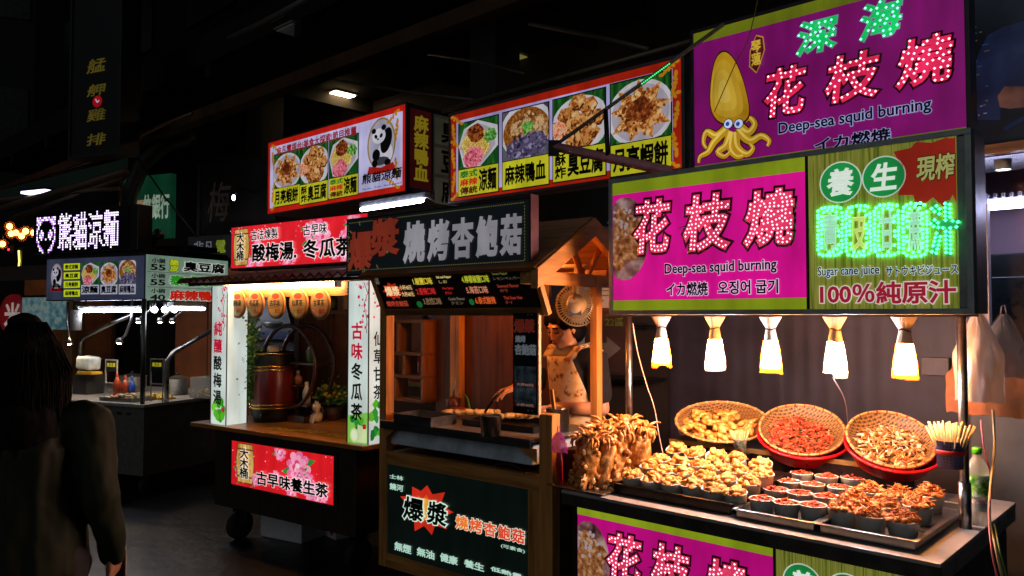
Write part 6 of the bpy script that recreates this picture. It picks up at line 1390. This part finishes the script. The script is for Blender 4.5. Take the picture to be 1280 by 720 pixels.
def mini(sg, tl, br, kind, cap, seed):
    x0, x1, z0, z1 = sg.bx(tl, br); zc = z0 + (z1 - z0) * .3; food_photo(pn, (x0, x1, zc, z1), kind, .55, seed, -.002); B().box(x0, x1, -.003, -.001, z0, zc, glow('#c8c8e0', .5, 0)).build('caption', pn); write(pn, cap, (x0 + .01, x1 - .01, z0 + .01, zc - .01), BK, bold=.04, y=-.005)
mini(sg, (102, 328), (124, 368), 'noodles', '涼麵', 21); mini(sg, (126, 327), (147, 368), 'pancake', '臭豆腐', 22); mini(sg, (149, 325), (170, 368), 'blood', '麻辣鴨血', 23)
for i, t in enumerate(('泰式涼麵', '臭豆腐', '月亮蝦餅', '麻辣鴨血')):
    bx = sg.bx((80, 329 + i * 11), (100, 338 + i * 11)); B().box(bx[0], bx[1], -.003, -.001, bx[2], bx[3], glow('#c8d818', .75, 0)).build('caption', pn); write(pn, t, (bx[0] + .02, bx[1] - .02, bx[2] + .01, bx[3] - .01), BK, bold=.04, y=-.005)
c_ = sg.L(71, 346); panda(pn, c_[0], c_[1], .42, -.002, .4); bx = sg.bx((65, 360), (80, 364)); write(pn, '熊貓涼麵', bx, BK, bold=.03, y=-.004)
# side menu
sd_ = bpy.data.objects.new('side_menu', B().box(0, .99, .0, .02, zb2, zt, glow('#8aa694', .55, .2)).mesh('side_menu')); col.objects.link(sd_); sd_.parent = ps; sd_.location = (.022, .012, 0); sd_.rotation_euler = (0, 0, R(90))
hh = zt - zb2
for i, (a1, b1, t, h) in enumerate((('小盤', '55', '臭豆腐', '#101410'), ('小碗', '55', '泰式涼麵', '#2a9a1c'), ('小碗', '40', '麻辣鴨血', '#c82010'))):
    z1 = zt - .02 - i * hh * .335; f2 = lambda t_, x0_, x1_, a0_, b0_, m_, **k_: write(sd_, t_, (x0_, x1_, z1 - a0_ * hh * .32, z1 - b0_ * hh * .32), m_, y=-.004, **k_)
    f2(a1, .04, .2, .4, .06, BK, bold=.03); f2(b1, .03, .2, .9, .48, BK, bold=.03)
    if i == 0: f2('脆\n皮', .24, .36, .94, .03, glow('#c8d820', .6, 0), bold=.04, outline=glow('#1a5a14', .5, 0), ob=.1); f2(t, .4, .95, .9, .08, BK, bold=.04, outline=glow('#d8e0d8', .6, 0), ob=.1)
    else: f2(t, .24, .95, .9, .08, glow(h, .65, 0), bold=.05, outline=glow('#c8d8c8', .45, 0), ob=.1)
    B().box(.0, .98, -.002, 0, z1 - hh * .33, z1 - hh * .322, BK).build('divider', sd_)
# LED sign
lv = -.06; (xa, za), (xb, zb3) = P.p(46, 272, lv), P.p(160, 308, lv)
B().box(xa - .05, xb + .12, lv, lv + .16, 2.25, 2.66, mat('#0e0d10', .4)).build('led_case', ps, bev=.004)
pn = B().box(xa - .04, xb + .02, lv - .004, lv, 2.262, 2.648, mat('#08070b', .3)).build('led_screen', ps)
def led_grid(parent, text, box, y, h, s_, step=.026, ell=None):
    """dot-matrix writing: a lamp wherever the grid falls inside a letter"""
    x0, x1, z0, z1 = box; me = glyphs(text); a_, b_, c, d = bounds(me); bm = bmesh.new(); bm.from_mesh(me); bmesh.ops.triangulate(bm, faces=bm.faces[:])
    tris = [[((v.co.x - a_) / (b_ - a_) * (x1 - x0) + x0, (v.co.y - c) / (d - c) * (z1 - z0) + z0) for v in f.verts] for f in bm.faces]; bm.free(); bpy.data.meshes.remove(me); on = set()
    for t in tris:
        xs, zs = [p[0] for p in t], [p[1] for p in t]
        for i in range(int((min(xs) - x0) / step) - 1, int((max(xs) - x0) / step) + 2):
            for j in range(int((min(zs) - z0) / step) - 1, int((max(zs) - z0) / step) + 2):
                for ox, oz in ((0, 0), (.3, 0), (-.3, 0), (0, .3), (0, -.3)):
                    px, pz = x0 + (i + ox) * step, z0 + (j + oz) * step; s1 = [(t[k_][0] - px) * (t[(k_ + 1) % 3][1] - pz) - (t[(k_ + 1) % 3][0] - px) * (t[k_][1] - pz) for k_ in range(3)]
                    if all(v >= 0 for v in s1) or all(v <= 0 for v in s1): on.add((i, j)); break
    b = B(); m_ = light(h, s_); r2 = step * .36
    for i, j in on: px, pz = x0 + i * step, z0 + j * step; b.add([(px - r2, y, pz - r2), (px + r2, y, pz - r2), (px + r2, y, pz + r2), (px - r2, y, pz + r2)], [(0, 1, 2, 3)], m_)
    return tag(b.build('lettering', parent), kind='stuff')
sg = Sign(P, lv, pn, 0, 0, lv); led_grid(pn, '熊貓涼麵', sg.bx((74, 262), (148, 312)), lv - .006, '#e8d4ff', 2.2, .021)
c_ = sg.L(58, 294); b = B(); st_ = .021; m1, m2 = light('#f0e4ff', 2.0), light('#c060f0', 1.6)
for i in range(-8, 9):
    for j in range(-9, 10):
        x, z = i / 6.6, j / 8.6; r2 = math.hypot(x, z); on = (.8 < r2 < 1.02 and not (abs(x) < .3 and z < 0)) or math.hypot(x - .45, z - .0) < .24 or math.hypot(x + .45, z - .0) < .24 or math.hypot(x - .75, z - .75) < .28 or math.hypot(x + .75, z - .75) < .28 or (abs(x) < .08 and abs(z + .25) < .08)
        if on: px, pz = c_[0] + i * st_, c_[1] + j * st_; b.add([(px - .008, lv - .006, pz - .008), (px + .008, lv - .006, pz - .008), (px + .008, lv - .006, pz + .008), (px - .008, lv - .006, pz + .008)], [(0, 1, 2, 3)], m1 if (i + j) % 3 else m2)
tag(b.build('panda_emblem', pn), kind='stuff')
# lamps of the noodle stall
q0, q1 = P.p(97, 389, .2), P.p(176, 389, .2)
r_ = at(P, 'tube_lamp', 'long white tube lamp under the front menu box of the noodle stall', 'lamp', q0[0], .2, q0[1]); B().tube([(0, 0, 0), (q1[0] - q0[0], 0, 0)], .011, light('#e4e8ff', 75), 10).build('tube', r_); B().box(0, q1[0] - q0[0], -.0, .03, .02, .05, WHITE).build('fitting', r_)
v_, z_ = P.fx(233, 386, .1); r_ = at(P, 'tube_lamp', 'short bright white lamp under the side menu of the noodle stall', 'lamp', .1, v_ - .2, z_); B().tube([(0, 0, 0), (.02, .4, 0)], .015, light('#e8ecff', 30), 10).build('tube', r_); B().box(-.03, .05, 0, .4, .025, .06, WHITE).build('fitting', r_)
for i, (px, py) in enumerate(((193, 387), (206, 387), (218, 387))):
    v_, z_ = P.fx(px, py, .03); r_ = at(P, 'spot_lamp', ('left small round lamp under the side menu, next to the post', 'middle small round lamp under the side menu of the noodle stall', 'right small round lamp under the side menu of the noodle stall')[i], 'lamp', .03, v_, z_, 'small round lamps under the side menu'); B().blob((0, 0, 0), (.03, .03, .03), light('#e8f0ff', 22)).build('bulb', r_); B().tube([(0, 0, .03), (0, 0, .09)], .012, DSTEEL, 8).build('stem', r_)
for i, (px, py, vv) in enumerate(((87, 430, .3), (149, 429, .3), (173, 403, .5), (200, 403, .6), (215, 403, .7))):
    x, z = P.p(px, py, vv); r_ = at(P, 'gooseneck_lamp', ('bent lamp at the left end of the noodle stall', 'bent lamp in the middle of the noodle stall, lowest to the counter', 'bent lamp just left of the steel post', 'bent lamp right of the steel post', 'rightmost bent lamp of the noodle stall')[i], 'lamp', x, vv, z, 'bent lamps of the noodle stall')
    up_ = 1.79 - z; B().tube([(.0, 0, .03), (.06, .02, .08), (.13, .03, up_ * .6), (.13, .03, up_)] if i else [(0, 0, .03), (-.04, 0, .2), (-.04, 0, up_)], .012, STEEL, 8).build('neck', r_); B().lathe([(.022, .05), (.04, .0), (.036, .0), (.016, .045)], STEEL, 16).build('shade', r_); B().blob((0, 0, .012), (.026, .026, .02), light('#ffe0b0', 200)).build('bulb', r_)
r_ = at(P, 'paper_roll', 'white roll hanging at the left end of the noodle stall', 'roll', *(lambda a: (a[0], .15, a[1] - .1))(P.p(95, 400, .15))); B().lathe([(.012, 0), (.05, 0), (.05, .2), (.012, .2)], mat('#a8a49c', .6), 20).build('roll', r_); B().tube([(0, 0, .2), (0, 0, .27)], .006, BLACK, 6).build('hook', r_)
# goods on its counter
def sbox(px, py, v, w_, d_, h_, label, m_, cat='box', name='food_tray'):
    x, z = P.p(px, py, v); r_ = at(P, name, label, cat, x, v, .852); return r_, w_, d_, h_
x = P.p(100, 455, .35)[0]; r_ = at(P, 'foam_tray_stack', 'stack of white foam trays at the left of the noodle counter', 'tray stack', x, .35, .852); B().box(-.1, .1, 0, .2, .0, .2, mat('#2a2826', .5)).build('stand', r_); B().box(-.09, .1, 0, .15, .25, .38, mat('#c4ccc8', .5)).build('tray', r_, bev=.02, rot=(0, R(4), 0)); B().box(-.02, .2, -.02, .1, .205, .23, mat('#d8a020', .5)).build('yellow_pack', r_)
for i, px in enumerate((138, 195)):
    x, z = P.p(px, 462, .4 if i == 0 else .18); y = .4 if i == 0 else .18; r_ = at(P, 'price_stand', ('small price sign with yellow letters left of the steel post', 'small price sign with yellow letters on legs right of the steel post')[i], 'sign', x - .07, y, .852); zz = z - .87
    b = B(); frame_bars(b, 0, .17, zz - .12, zz + .12, .012, -.006, .006, mat('#9a968e', .4)); b.tube([(.01, 0, 0), (.01, 0, zz - .1)], .006, STEEL, 6); b.tube([(.16, 0, 0), (.16, 0, zz - .1)], .006, STEEL, 6); b.build('frame', r_); B().box(.012, .158, -.003, .003, zz - .0, zz + .108, BLACK).build('panel', r_); write(r_, '臭豆腐', (.025, .145, zz + .045, zz + .085), glow('#c8c020', .5, 0), bold=.03, y=-.006)
for i, (px, h_, m_, lb) in enumerate(((146, .2, '#b0421c', 'orange sauce bottle left of the steel post'), (152, .17, '#a83a18', 'second orange sauce bottle next to the blue one'), (156, .16, '#2a4a9a', 'blue bottle behind the sauce bottles'))):
    x = P.p(px, 490, .3)[0]; r_ = at(P, 'sauce_bottle', lb, 'bottle', x, .3 + .04 * i, .852); B().lathe([(0, 0), (.035, 0), (.036, h_ * .7), (.02, h_ * .85), (.01, h_), (0, h_)], mat(m_, .3), 16).build('body', r_); B().lathe([(.012, h_), (.01, h_ + .04), (0, h_ + .045)], mat(m_, .3), 12).build('nozzle', r_)
x0 = P.p(137, 500, .15)[0]; r_ = rect_tray(P, x0, .04, .852, .42, .4, .03, 'steel tray of cold dishes on the noodle counter left of the post', STEEL)
def heap(name, label, F, x, y, z, w_, d_, h_, m_, n, seed, sz=.03):
    q = random.Random(seed); b = B()
    for i in range(n): u_, w2 = q.uniform(-1, 1), q.uniform(-1, 1); b.blob((x + u_ * w_, y + w2 * d_, z + h_ * max(0, 1 - .6 * (u_ * u_ + w2 * w2)) * q.random()), (sz, sz * .7, sz * .6), m_[i % len(m_)], .5, i, 1)
    o = tag(b.build(name), label, 'food', kind='stuff'); o.matrix_world = Matrix.Translation(F.W(0, 0)) @ Matrix.Rotation(-F.a, 4, 'Z'); return o
heap('cold_dishes', 'mixed cold dishes heaped in the steel tray left of the post', P, x0 + .21, .23, .87, .18, .16, .03, [mat('#a86a30', .5), mat('#c8c0a8', .5), mat('#7a3a20', .5), mat('#5a7a3a', .5)], 90, 3)
xq, yq = P.fz(192, 498, .86); heap('yellow_noodles', 'small heap of yellow noodles right of the steel post', P, xq, yq + .05, .86, .14, .07, .04, [mat('#d8a828', .5), mat('#e0bc50', .5)], 60, 4, .028)
xq, yq = P.fz(245, 497, .86); r_ = at(P, 'clear_bin', 'clear plastic bin at the right end of the noodle counter', 'bin', xq - .1, yq + .02, .852); b = B()
for bx_ in ((0, .3, 0, .005, 0, .2), (0, .3, .2, .205, 0, .2), (0, .005, .005, .2, 0, .2), (.295, .3, .005, .2, 0, .2), (.005, .295, .005, .2, 0, .005)): b.box(*bx_, clear('#b8bcb8', .4))
b.build('walls', r_); heap('pale_noodles', 'pale noodles piled inside the clear bin', P, xq + .05, yq + .12, .86, .11, .06, .08, [mat('#c8a468', .5), mat('#d8b880', .5)], 70, 5, .03)
# hood and fryer behind
r_ = at(P, 'range_hood', 'dark sloping steel range hood at the right rear of the noodle stall', 'hood', .15, .9, 1.2); B().box(0, .75, 0, .5, .22, .3, mat('#2c3350', .4, .5)).build('hood_lip', r_); B().prism([(0, .3), (.75, .3), (.62, .7), (.15, .7)], .05, .45, DSTEEL).build('hood_body', r_); B().box(0, .75, .1, .5, -.35, .2, mat('#1c1c1e', .4)).build('fryer', r_)
b = B(); b.lathe([(.16, 0), (.2, .05), (.2, .07), (.0, .07)], STEEL, 20, (.5, .2, .32)); b.build('pot_lid', r_)
# behind the noodle stall
r_ = at(P, 'brown_wall', 'brown panelled wall closing off the space behind the noodle stall', 'wall', -1.5, 1.75, 0); B().box(0, 3.4, 0, .06, 0, 2.2, mat('#8a4a22', .6, var=.35, scale=4)).build('panels', r_)
b = B()
for i in range(5): b.box(.5 + .72 * i, .515 + .72 * i, -.004, 0, 0, 2.2, BLACK)
b.build('groove', r_)
(xa, za), (xb, zb3) = P.p(160, 236, 2.2), P.p(213, 292, 2.2); r_ = at(P, 'bank_sign', 'green and white bank sign partly hidden behind the panda light sign', 'sign', xa - .08, 2.2, zb3 - .05); w_ = xb - xa + .08; h_ = za - zb3 + .2; B().box(0, w_, 0, .08, 0, h_, glow('#1f6a48', .16)).build('panel', r_); B().box(.0, w_ * .56, -.003, 0, .0, h_ * .62, glow('#b89a78', .38)).build('pale_panel', r_); write(r_, '位銀行', (w_ * .42, w_ * .98, h_ * .3, h_ * .7), glow('#a8c0a8', .5), bold=.03, y=-.006)
(xa, za), (xb, zb3) = P.p(235, 296, 1.9), P.p(292, 322, 1.9); r_ = at(P, 'television_sign', 'dim dark sign with pale characters left of the red tea sign', 'sign', xa, 1.9, zb3); B().box(0, xb - xa, 0, .06, 0, za - zb3, glow('#1c1a1c', .4)).build('panel', r_); write(r_, '非凡', (.1, .42, .06, za - zb3 - .06), glow('#7a7e8a', .4), bold=.02, y=-.004); write(r_, '電', (.45, .6, .06, za - zb3 - .06), glow('#8a9a2a', .4), bold=.03, y=-.004)
(xa, za), (xb, zb3) = P.p(252, 205, 2.3), P.p(320, 300, 2.3); r_ = at(P, 'dark_shopfront', 'dim reflective shopfront between the bank sign and the panda sign', 'shopfront', xa, 2.3, 0); B().box(0, xb - xa + .3, 0, .1, 0, za, mat('#2a2422', .3, var=.4, scale=3)).build('glass', r_); B().box(-.05, 0, -.02, .1, 0, za, mat('#3a3430', .6)).build('frame', r_); write(r_, '梅', (.12, .5, zb3 + .25, zb3 + .75), glow('#3a302a', .2), bold=.01, y=-.01, shear=.2)
x, z = P.p(292, 247, 1.8); r_ = at(P, 'street_lamp', 'small bright white lamp in the dark left of the panda sign', 'lamp', x, 1.8, z); B().blob((0, 0, 0), (.022, .02, .035), light('#e8f0ff', 9)).build('bulb', r_); B().tube([(0, .03, .05), (0, .12, .12), (0, .4, .12)], .012, DSTEEL, 8).build('arm', r_)
(xa, za) = P.p(188, 285, .6); r_ = at(P, 'roof_vent', 'dark curved vent cowl on top of the noodle stall', 'vent', xa, .6, 2.27); B().tube([(0, 0, 0), (0, 0, .1), (.06, 0, .17), (.13, 0, .2)], [.05, .05, .045, .06], DSTEEL, 12).build('cowl', r_); B().box(-.2, .7, -.2, .2, -.0, .05, DSTEEL).build('base', r_)
conduit([(160, 180), (205, 245), (246, 296)], P, [1.6, 1.4, 1.0], .01, 'dark guy wire running down to the noodle stall roof', '#2a2826')
b = B(); pts = [P.W(*(lambda a: (a[0], 2.0, a[1]))(P.p(px, py, 2.0))) for px, py in ((155, 275), (165, 235), (178, 205), (205, 182), (240, 172))]
tag(B().tube(pts, .1, mat('#34302c', .5, .5), 14).build('flue_pipe'), 'fat ribbed flue pipe bending up behind the panda light sign', 'pipe')

# ------------------------------------------------------------------ far left: stall edge, strings of bulbs, signs
LAMP_SPOTS = [(3, 290), (14, 277), (20, 276), (32, 274), (27, 280), (42, 276), (12, 268), (50, 281)]
for i, (px, py) in enumerate(LAMP_SPOTS):
    x, z = P.p(px, py * .55 + 126 if False else py + 15, 2.2 + .15 * (i % 3)); v_ = 2.2 + .15 * (i % 3)
    r_ = at(P, 'string_bulb', 'warm round bulb in the cluster at the left edge above the stalls', 'lamp', x, v_, z, 'warm bulbs at the left edge'); B().blob((0, 0, 0), (.04, .04, .045), light('#ffb050', 9)).build('bulb', r_); B().blob((0, 0, 0), (.075, .075, .08), clear('#ff8a2a', .1)).build('halo_shell', r_); B().tube([(0, 0, .05), (0, 0, .12)], .015, BLACK, 8).build('socket', r_)  # outer film shell added round each bulb to give an orange halo
x, z = P.p(6, 400, 1.5); r_ = at(P, 'orange_pillar', 'orange lit wooden pillar at the left edge of the picture', 'pillar', x - .25, 2.5, 0); B().box(0, .2, 0, .2, 0, 2.7, wood('#9a6a3c', 'z')).build('shaft', r_); B().box(-.04, .24, -.04, .24, 0, .1, DWOODX).build('base', r_)
(xa, za), (xb, zb3) = P.p(3, 370, 2.2), P.p(36, 420, 2.2); r_ = at(P, 'rice_sign', 'round red sign with a pale rice character near the left edge', 'sign', xa, 2.2, zb3); w_ = xb - xa; B().lathe([(0, 0), (w_ / 2, 0), (w_ / 2, .04), (0, .04)], glow('#6a1014', .5), 26, xf=Matrix.Translation((w_ / 2, 0, w_ / 2)) @ Matrix.Rotation(R(90), 4, 'X')).build('disc', r_); write(r_, '米', (w_ * .2, w_ * .8, w_ * .2, w_ * .8), glow('#b8a8a0', .5), bold=.03, y=-.045)
(xa, za), (xb, zb3) = P.p(28, 372, 2.0), P.p(80, 412, 2.0); r_ = at(P, 'pale_menu', 'dim bluish menu panel behind the walking woman', 'sign', xa, 2.0, zb3); B().box(0, xb - xa, 0, .04, 0, za - zb3, printed(((.38, '#3a5a62'), (.5, '#5a7a80'), (.62, '#7a8a80'), (.7, '#7a5a3a')), 9, .5)).build('panel', r_); B().box(-.02, xb - xa + .02, -.01, .05, za - zb3, za - zb3 + .03, DSTEEL).build('frame', r_)
(xa, za), (xb, zb3) = P.p(-10, 334, 2.1), P.p(60, 345, 2.1); r_ = at(P, 'side_awning', 'brown awning board at the left edge below the warm bulbs', 'awning', xa, 2.1, zb3); B().box(0, xb - xa, 0, .5, 0, za - zb3, wood('#6a4830', 'x')).build('board', r_); B().box(0, xb - xa, -.02, 0, -.05, za - zb3, mat('#3a2c22', .6)).build('fascia', r_)
(xa, za), (xb, zb3) = P.p(-10, 420, 2.7), P.p(70, 520, 2.7); r_ = at(P, 'left_stall', 'orange lit food stall mostly hidden behind the walking woman', 'market stall', xa, 2.7, 0); B().box(0, 2.0, 0, .5, 0, 1.0, wood('#8a5024', 'z')).build('counter', r_); B().box(0, 2.0, .5, .55, 1.0, 2.3, mat('#9a5a24', .6, var=.4, scale=5)).build('back_panel', r_)
x, z = P.p(24, 322, 2.15); r_ = at(P, 'neon_sign', 'small vertical neon sign in yellow and green near the left edge', 'sign', x, 2.15, z - .25); B().box(-.04, .06, 0, .04, 0, .4, BLACK).build('panel', r_); B().tube([(0, -.01, .05), (.02, -.01, .2), (0, -.01, .35)], .012, light('#e8d860', 3), 6).build('tube', r_)
x, z = P.p(11, 312, 2.15); r_ = at(P, 'red_light', 'small red light at the left edge under the warm bulbs', 'lamp', x, 2.15, z); B().blob((0, 0, 0), (.02, .02, .02), light('#ff1040', 4), sub=1).build('bulb', r_); B().box(-.03, .03, .0, .05, -.06, .06, BLACK).build('housing', r_)
# awning with strip light, green canopy
q0 = P.p(26, 242, 1.2), P.p(56, 237, 1.2); r_ = at(P, 'strip_lamp', 'bluish white strip light under the dark awning at the upper left', 'lamp', q0[0][0], 1.2, q0[0][1]); B().box(0, q0[1][0] - q0[0][0], 0, .1, 0, .025, light('#dcd8ff', 5)).build('strip', r_); B().box(-.02, q0[1][0] - q0[0][0] + .02, -.02, .12, .026, .05, DSTEEL).build('fitting', r_)
def beam(pts, v, w_, label, h, name='awning_beam'):
    q = [P.W(*(lambda a: (a[0], v, a[1]))(P.p(px, py, v))) for px, py in pts]; return tag(B().tube(q, w_, mat(h, .6, var=.3), 4).build(name), label, 'beam')
beam([(0, 262), (100, 232), (158, 214)], 1.0, .05, 'brown awning beam above the panda light sign', '#5a4432'); beam([(0, 250), (90, 240), (150, 236)], 1.3, .03, 'thin awning rail below the brown beam', '#6a5a48'); beam([(18, 272), (80, 250), (155, 222)], 1.6, .04, 'tilted awning rafter behind the panda light sign', '#4a3626')
(xa, za), (xb, zb3) = P.p(20, 232, 1.9), P.p(160, 190, 1.9); r_ = at(P, 'green_canopy', 'dark green canopy cloth above the noodle stall at the left', 'canopy', 0, 0, 0); pts = [P.p(px, py, 1.9) for px, py in ((0, 238), (60, 222), (150, 200), (160, 188), (160, 214), (60, 238), (0, 252))]; B().prism(pts, 1.9, 1.95, mat('#1c3a2a', .8, var=.3, scale=3)).build('cloth', r_); B().tube([(pts[0][0], 1.92, pts[0][1]), (pts[3][0], 1.92, pts[3][1])], .02, DSTEEL, 6).build('ridge_pole', r_)
# tall vertical sign
(xa, za), (xb, zb3) = P.p(92, -5, .9), P.p(150, 190, .9); r_ = at(P, 'vertical_sign', 'tall dark vertical sign with dim gold characters at the upper left', 'sign', xa, .9, zb3); w_, h_ = xb - xa, za - zb3 + .3; B().box(0, w_, 0, .25, 0, h_, mat('#070709', .5)).build('panel', r_); b = B(); frame_bars(b, -.02, w_ + .02, -.02, h_ + .02, .03, -.02, .2, mat('#1c1b1e', .5)); b.build('frame', r_)
sg = Sign(P, .9, r_, xa, zb3)
for ch, y0, y1 in (('艋', 71, 93), ('舺', 103, 122), ('雞', 134, 153), ('排', 165, 183)): sg.text(ch, (109, y0), (133, y1), glow('#8a7a2a', .2), bold=.02, shear=.1)
c_ = sg.L(122, 127); a = Art(-.004); a.ell(c_[0], c_[1], .075, .065, glow('#a8101c', .7)); a.line([(c_[0] - .03, c_[1] + .03), (c_[0] + .0, c_[1] - .01), (c_[0] + .03, c_[1] + .01)], .014, glow('#c8c8d8', .6, 0)); a.build('red_seal', r_)
for i, (px, py) in enumerate(((10, 205), (16, 203), (8, 233), (24, 201))):
    x, z = P.p(px, py, 6.0); r_ = at(P, 'distant_light', ('small cyan light far off at the upper left', 'second cyan light beside it at the upper left', 'small blue light far off below the cyan ones', 'rightmost of the far cyan lights')[i], 'lamp', x, 6.0, z); B().blob((0, 0, 0), (.035, .03, .02), light(('#8ae0e0', '#8ae0e0', '#4a7af0', '#60a0a0')[i], 1.5), sub=1).build('bulb', r_); B().box(-.05, .05, .04, .08, -.04, .04, BLACK).build('housing', r_)

# ------------------------------------------------------------------ woman walking away at the left
OL = mat('#1c2413', .7, var=.2, scale=10, spec=.25); HR = mat('#090706', .8, var=.08, scale=30, stretch=(1, 1, .15), spec=.15); JN = mat('#15171c', .8)
wk = thing('person', 'woman with long dark hair and olive jacket walking away at the left edge', 'person', (-1.60, 2.62, 0), R(180 + 8)); wk.scale = (.97, .97, .97)
b = B(); hd = Vector((0, .0, 1.53)); I3 = Matrix.Identity(3)
for s_ in (-1, 1): b.cap((s_ * .09, 0, .88), (s_ * .09, -.02 * s_, .47), .09, .058, SKIN); b.cap((s_ * .09, -.02 * s_, .47), (s_ * .09, .06 * s_, .09), .058, .042, SKIN); b.cap((s_ * .09, .06 * s_, .06), (s_ * .09, -.1 + .06 * s_, .035), .04, .034, SKIN)
b.cap((0, 0, .92), (0, 0, 1.1), .13, .12, SKIN); b.cap((0, 0, 1.1), (0, 0, 1.28), .12, .13, SKIN); b.cap((-.14, 0, 1.345), (.14, 0, 1.345), .06, .06, SKIN); b.cap((0, .0, 1.36), (0, 0, 1.44), .05, .05, SKIN); head(b, hd, I3, SKIN)
arms = {}
for s_ in (-1, 1):
    sh_ = Vector((s_ * .185, 0, 1.33)); el = Vector((s_ * .245, .03, 1.09)); wr = Vector((s_ * .25, -.06 if s_ < 0 else -.03, .885)); arms[s_] = (sh_, el, wr); b.cap(sh_, el, .05, .042, SKIN); b.cap(el, wr, .042, .028, SKIN); hand(b, wr, (0, -.3, -1), (-s_, -.3, 0), SKIN, .7, side=s_)
fuse(b, 'body', wk, SKIN, .006, 4)
b = B(); b.cap((0, .0, .84), (0, .0, 1.08), .19, .175, OL); b.cap((0, 0, 1.08), (0, 0, 1.26), .175, .17, OL); b.cap((-.15, 0, 1.325), (.15, 0, 1.325), .085, .085, OL)
for s_ in (-1, 1): sh_, el, wr = arms[s_]; b.cap(sh_, el, .078, .064, OL); b.cap(el, wr.lerp(el, -.14), .064, .043, OL)
fuse(b, 'jacket', wk, OL, .008, 4, .013, 11, 3)
b = B(); b.blob((0, .025, 1.575), (.1, .112, .1), HR, .06, 1, 3); b.blob((0, .05, 1.46), (.118, .1, .14), HR, .1, 2, 3); b.blob((0, .085, 1.33), (.125, .085, .14), HR, .12, 3, 3); b.blob((.02, .02, 1.675), (.05, .05, .034), HR, .1, 5, 3)
for s_ in (-1, 1): b.blob((s_ * .075, .0, 1.46), (.045, .07, .14), HR, .1, 6 + s_, 3)
fuse(b, 'hair', wk, HR, .008, 4, .006, 26)
q = random.Random(12); b = B()
for i in range(620):
    a_ = q.uniform(-1.9, 1.9) + math.pi / 2; r0 = q.uniform(.02, .1); ln = q.uniform(.3, .46); pts = []
    for j in range(7):
        t = j / 6; rr = .04 + .075 * min(1, t * 3) + .012 * math.sin(t * 5 + i); pts.append((math.cos(a_) * rr * 1.06, .035 + math.sin(a_) * rr, 1.675 - t * ln - .06 * min(1, t * 3) ** 2 + .004 * q.random()))
    b.tube(pts, [.0018, .0022, .0022, .002, .0018, .0014, .0006], HR, 4)
tag(b.build('hair_strand', wk), kind='stuff')
for s_ in (-1, 1):
    b = B(); b.blob((s_ * .09, -.04 + .06 * s_, .045), (.05, .135, .045), mat('#2a2a2c', .6), .05, 2, 2); b.build('shoe', wk); B().blob((s_ * .03, -.083, 1.545), (.01, .005, .006), BLACK, sub=1).build('eye', wk)
b = B()
for s_ in (-1, 1): b.cap((s_ * .09, 0, .88), (s_ * .09, -.02 * s_, .47), .105, .075, JN); b.cap((s_ * .09, -.02 * s_, .47), (s_ * .09, .06 * s_, .12), .075, .06, JN)
fuse(b, 'trousers', wk, JN, .01, 4, .006, 12)
wr = arms[-1][2]; r_ = thing('phone', 'pale phone held in the walking woman\'s right hand', 'phone', wk.location, wk.rotation_euler[2]); B().box(wr.x - .02, wr.x + .05, wr.y - .07, wr.y - .06, wr.z - .17, wr.z - .05, mat('#b8b4b0', .3)).build('case', r_, bev=.006); B().box(wr.x - .016, wr.x + .046, wr.y - .061, wr.y - .0595, wr.z - .165, wr.z - .055, BLACKG).build('screen', r_)
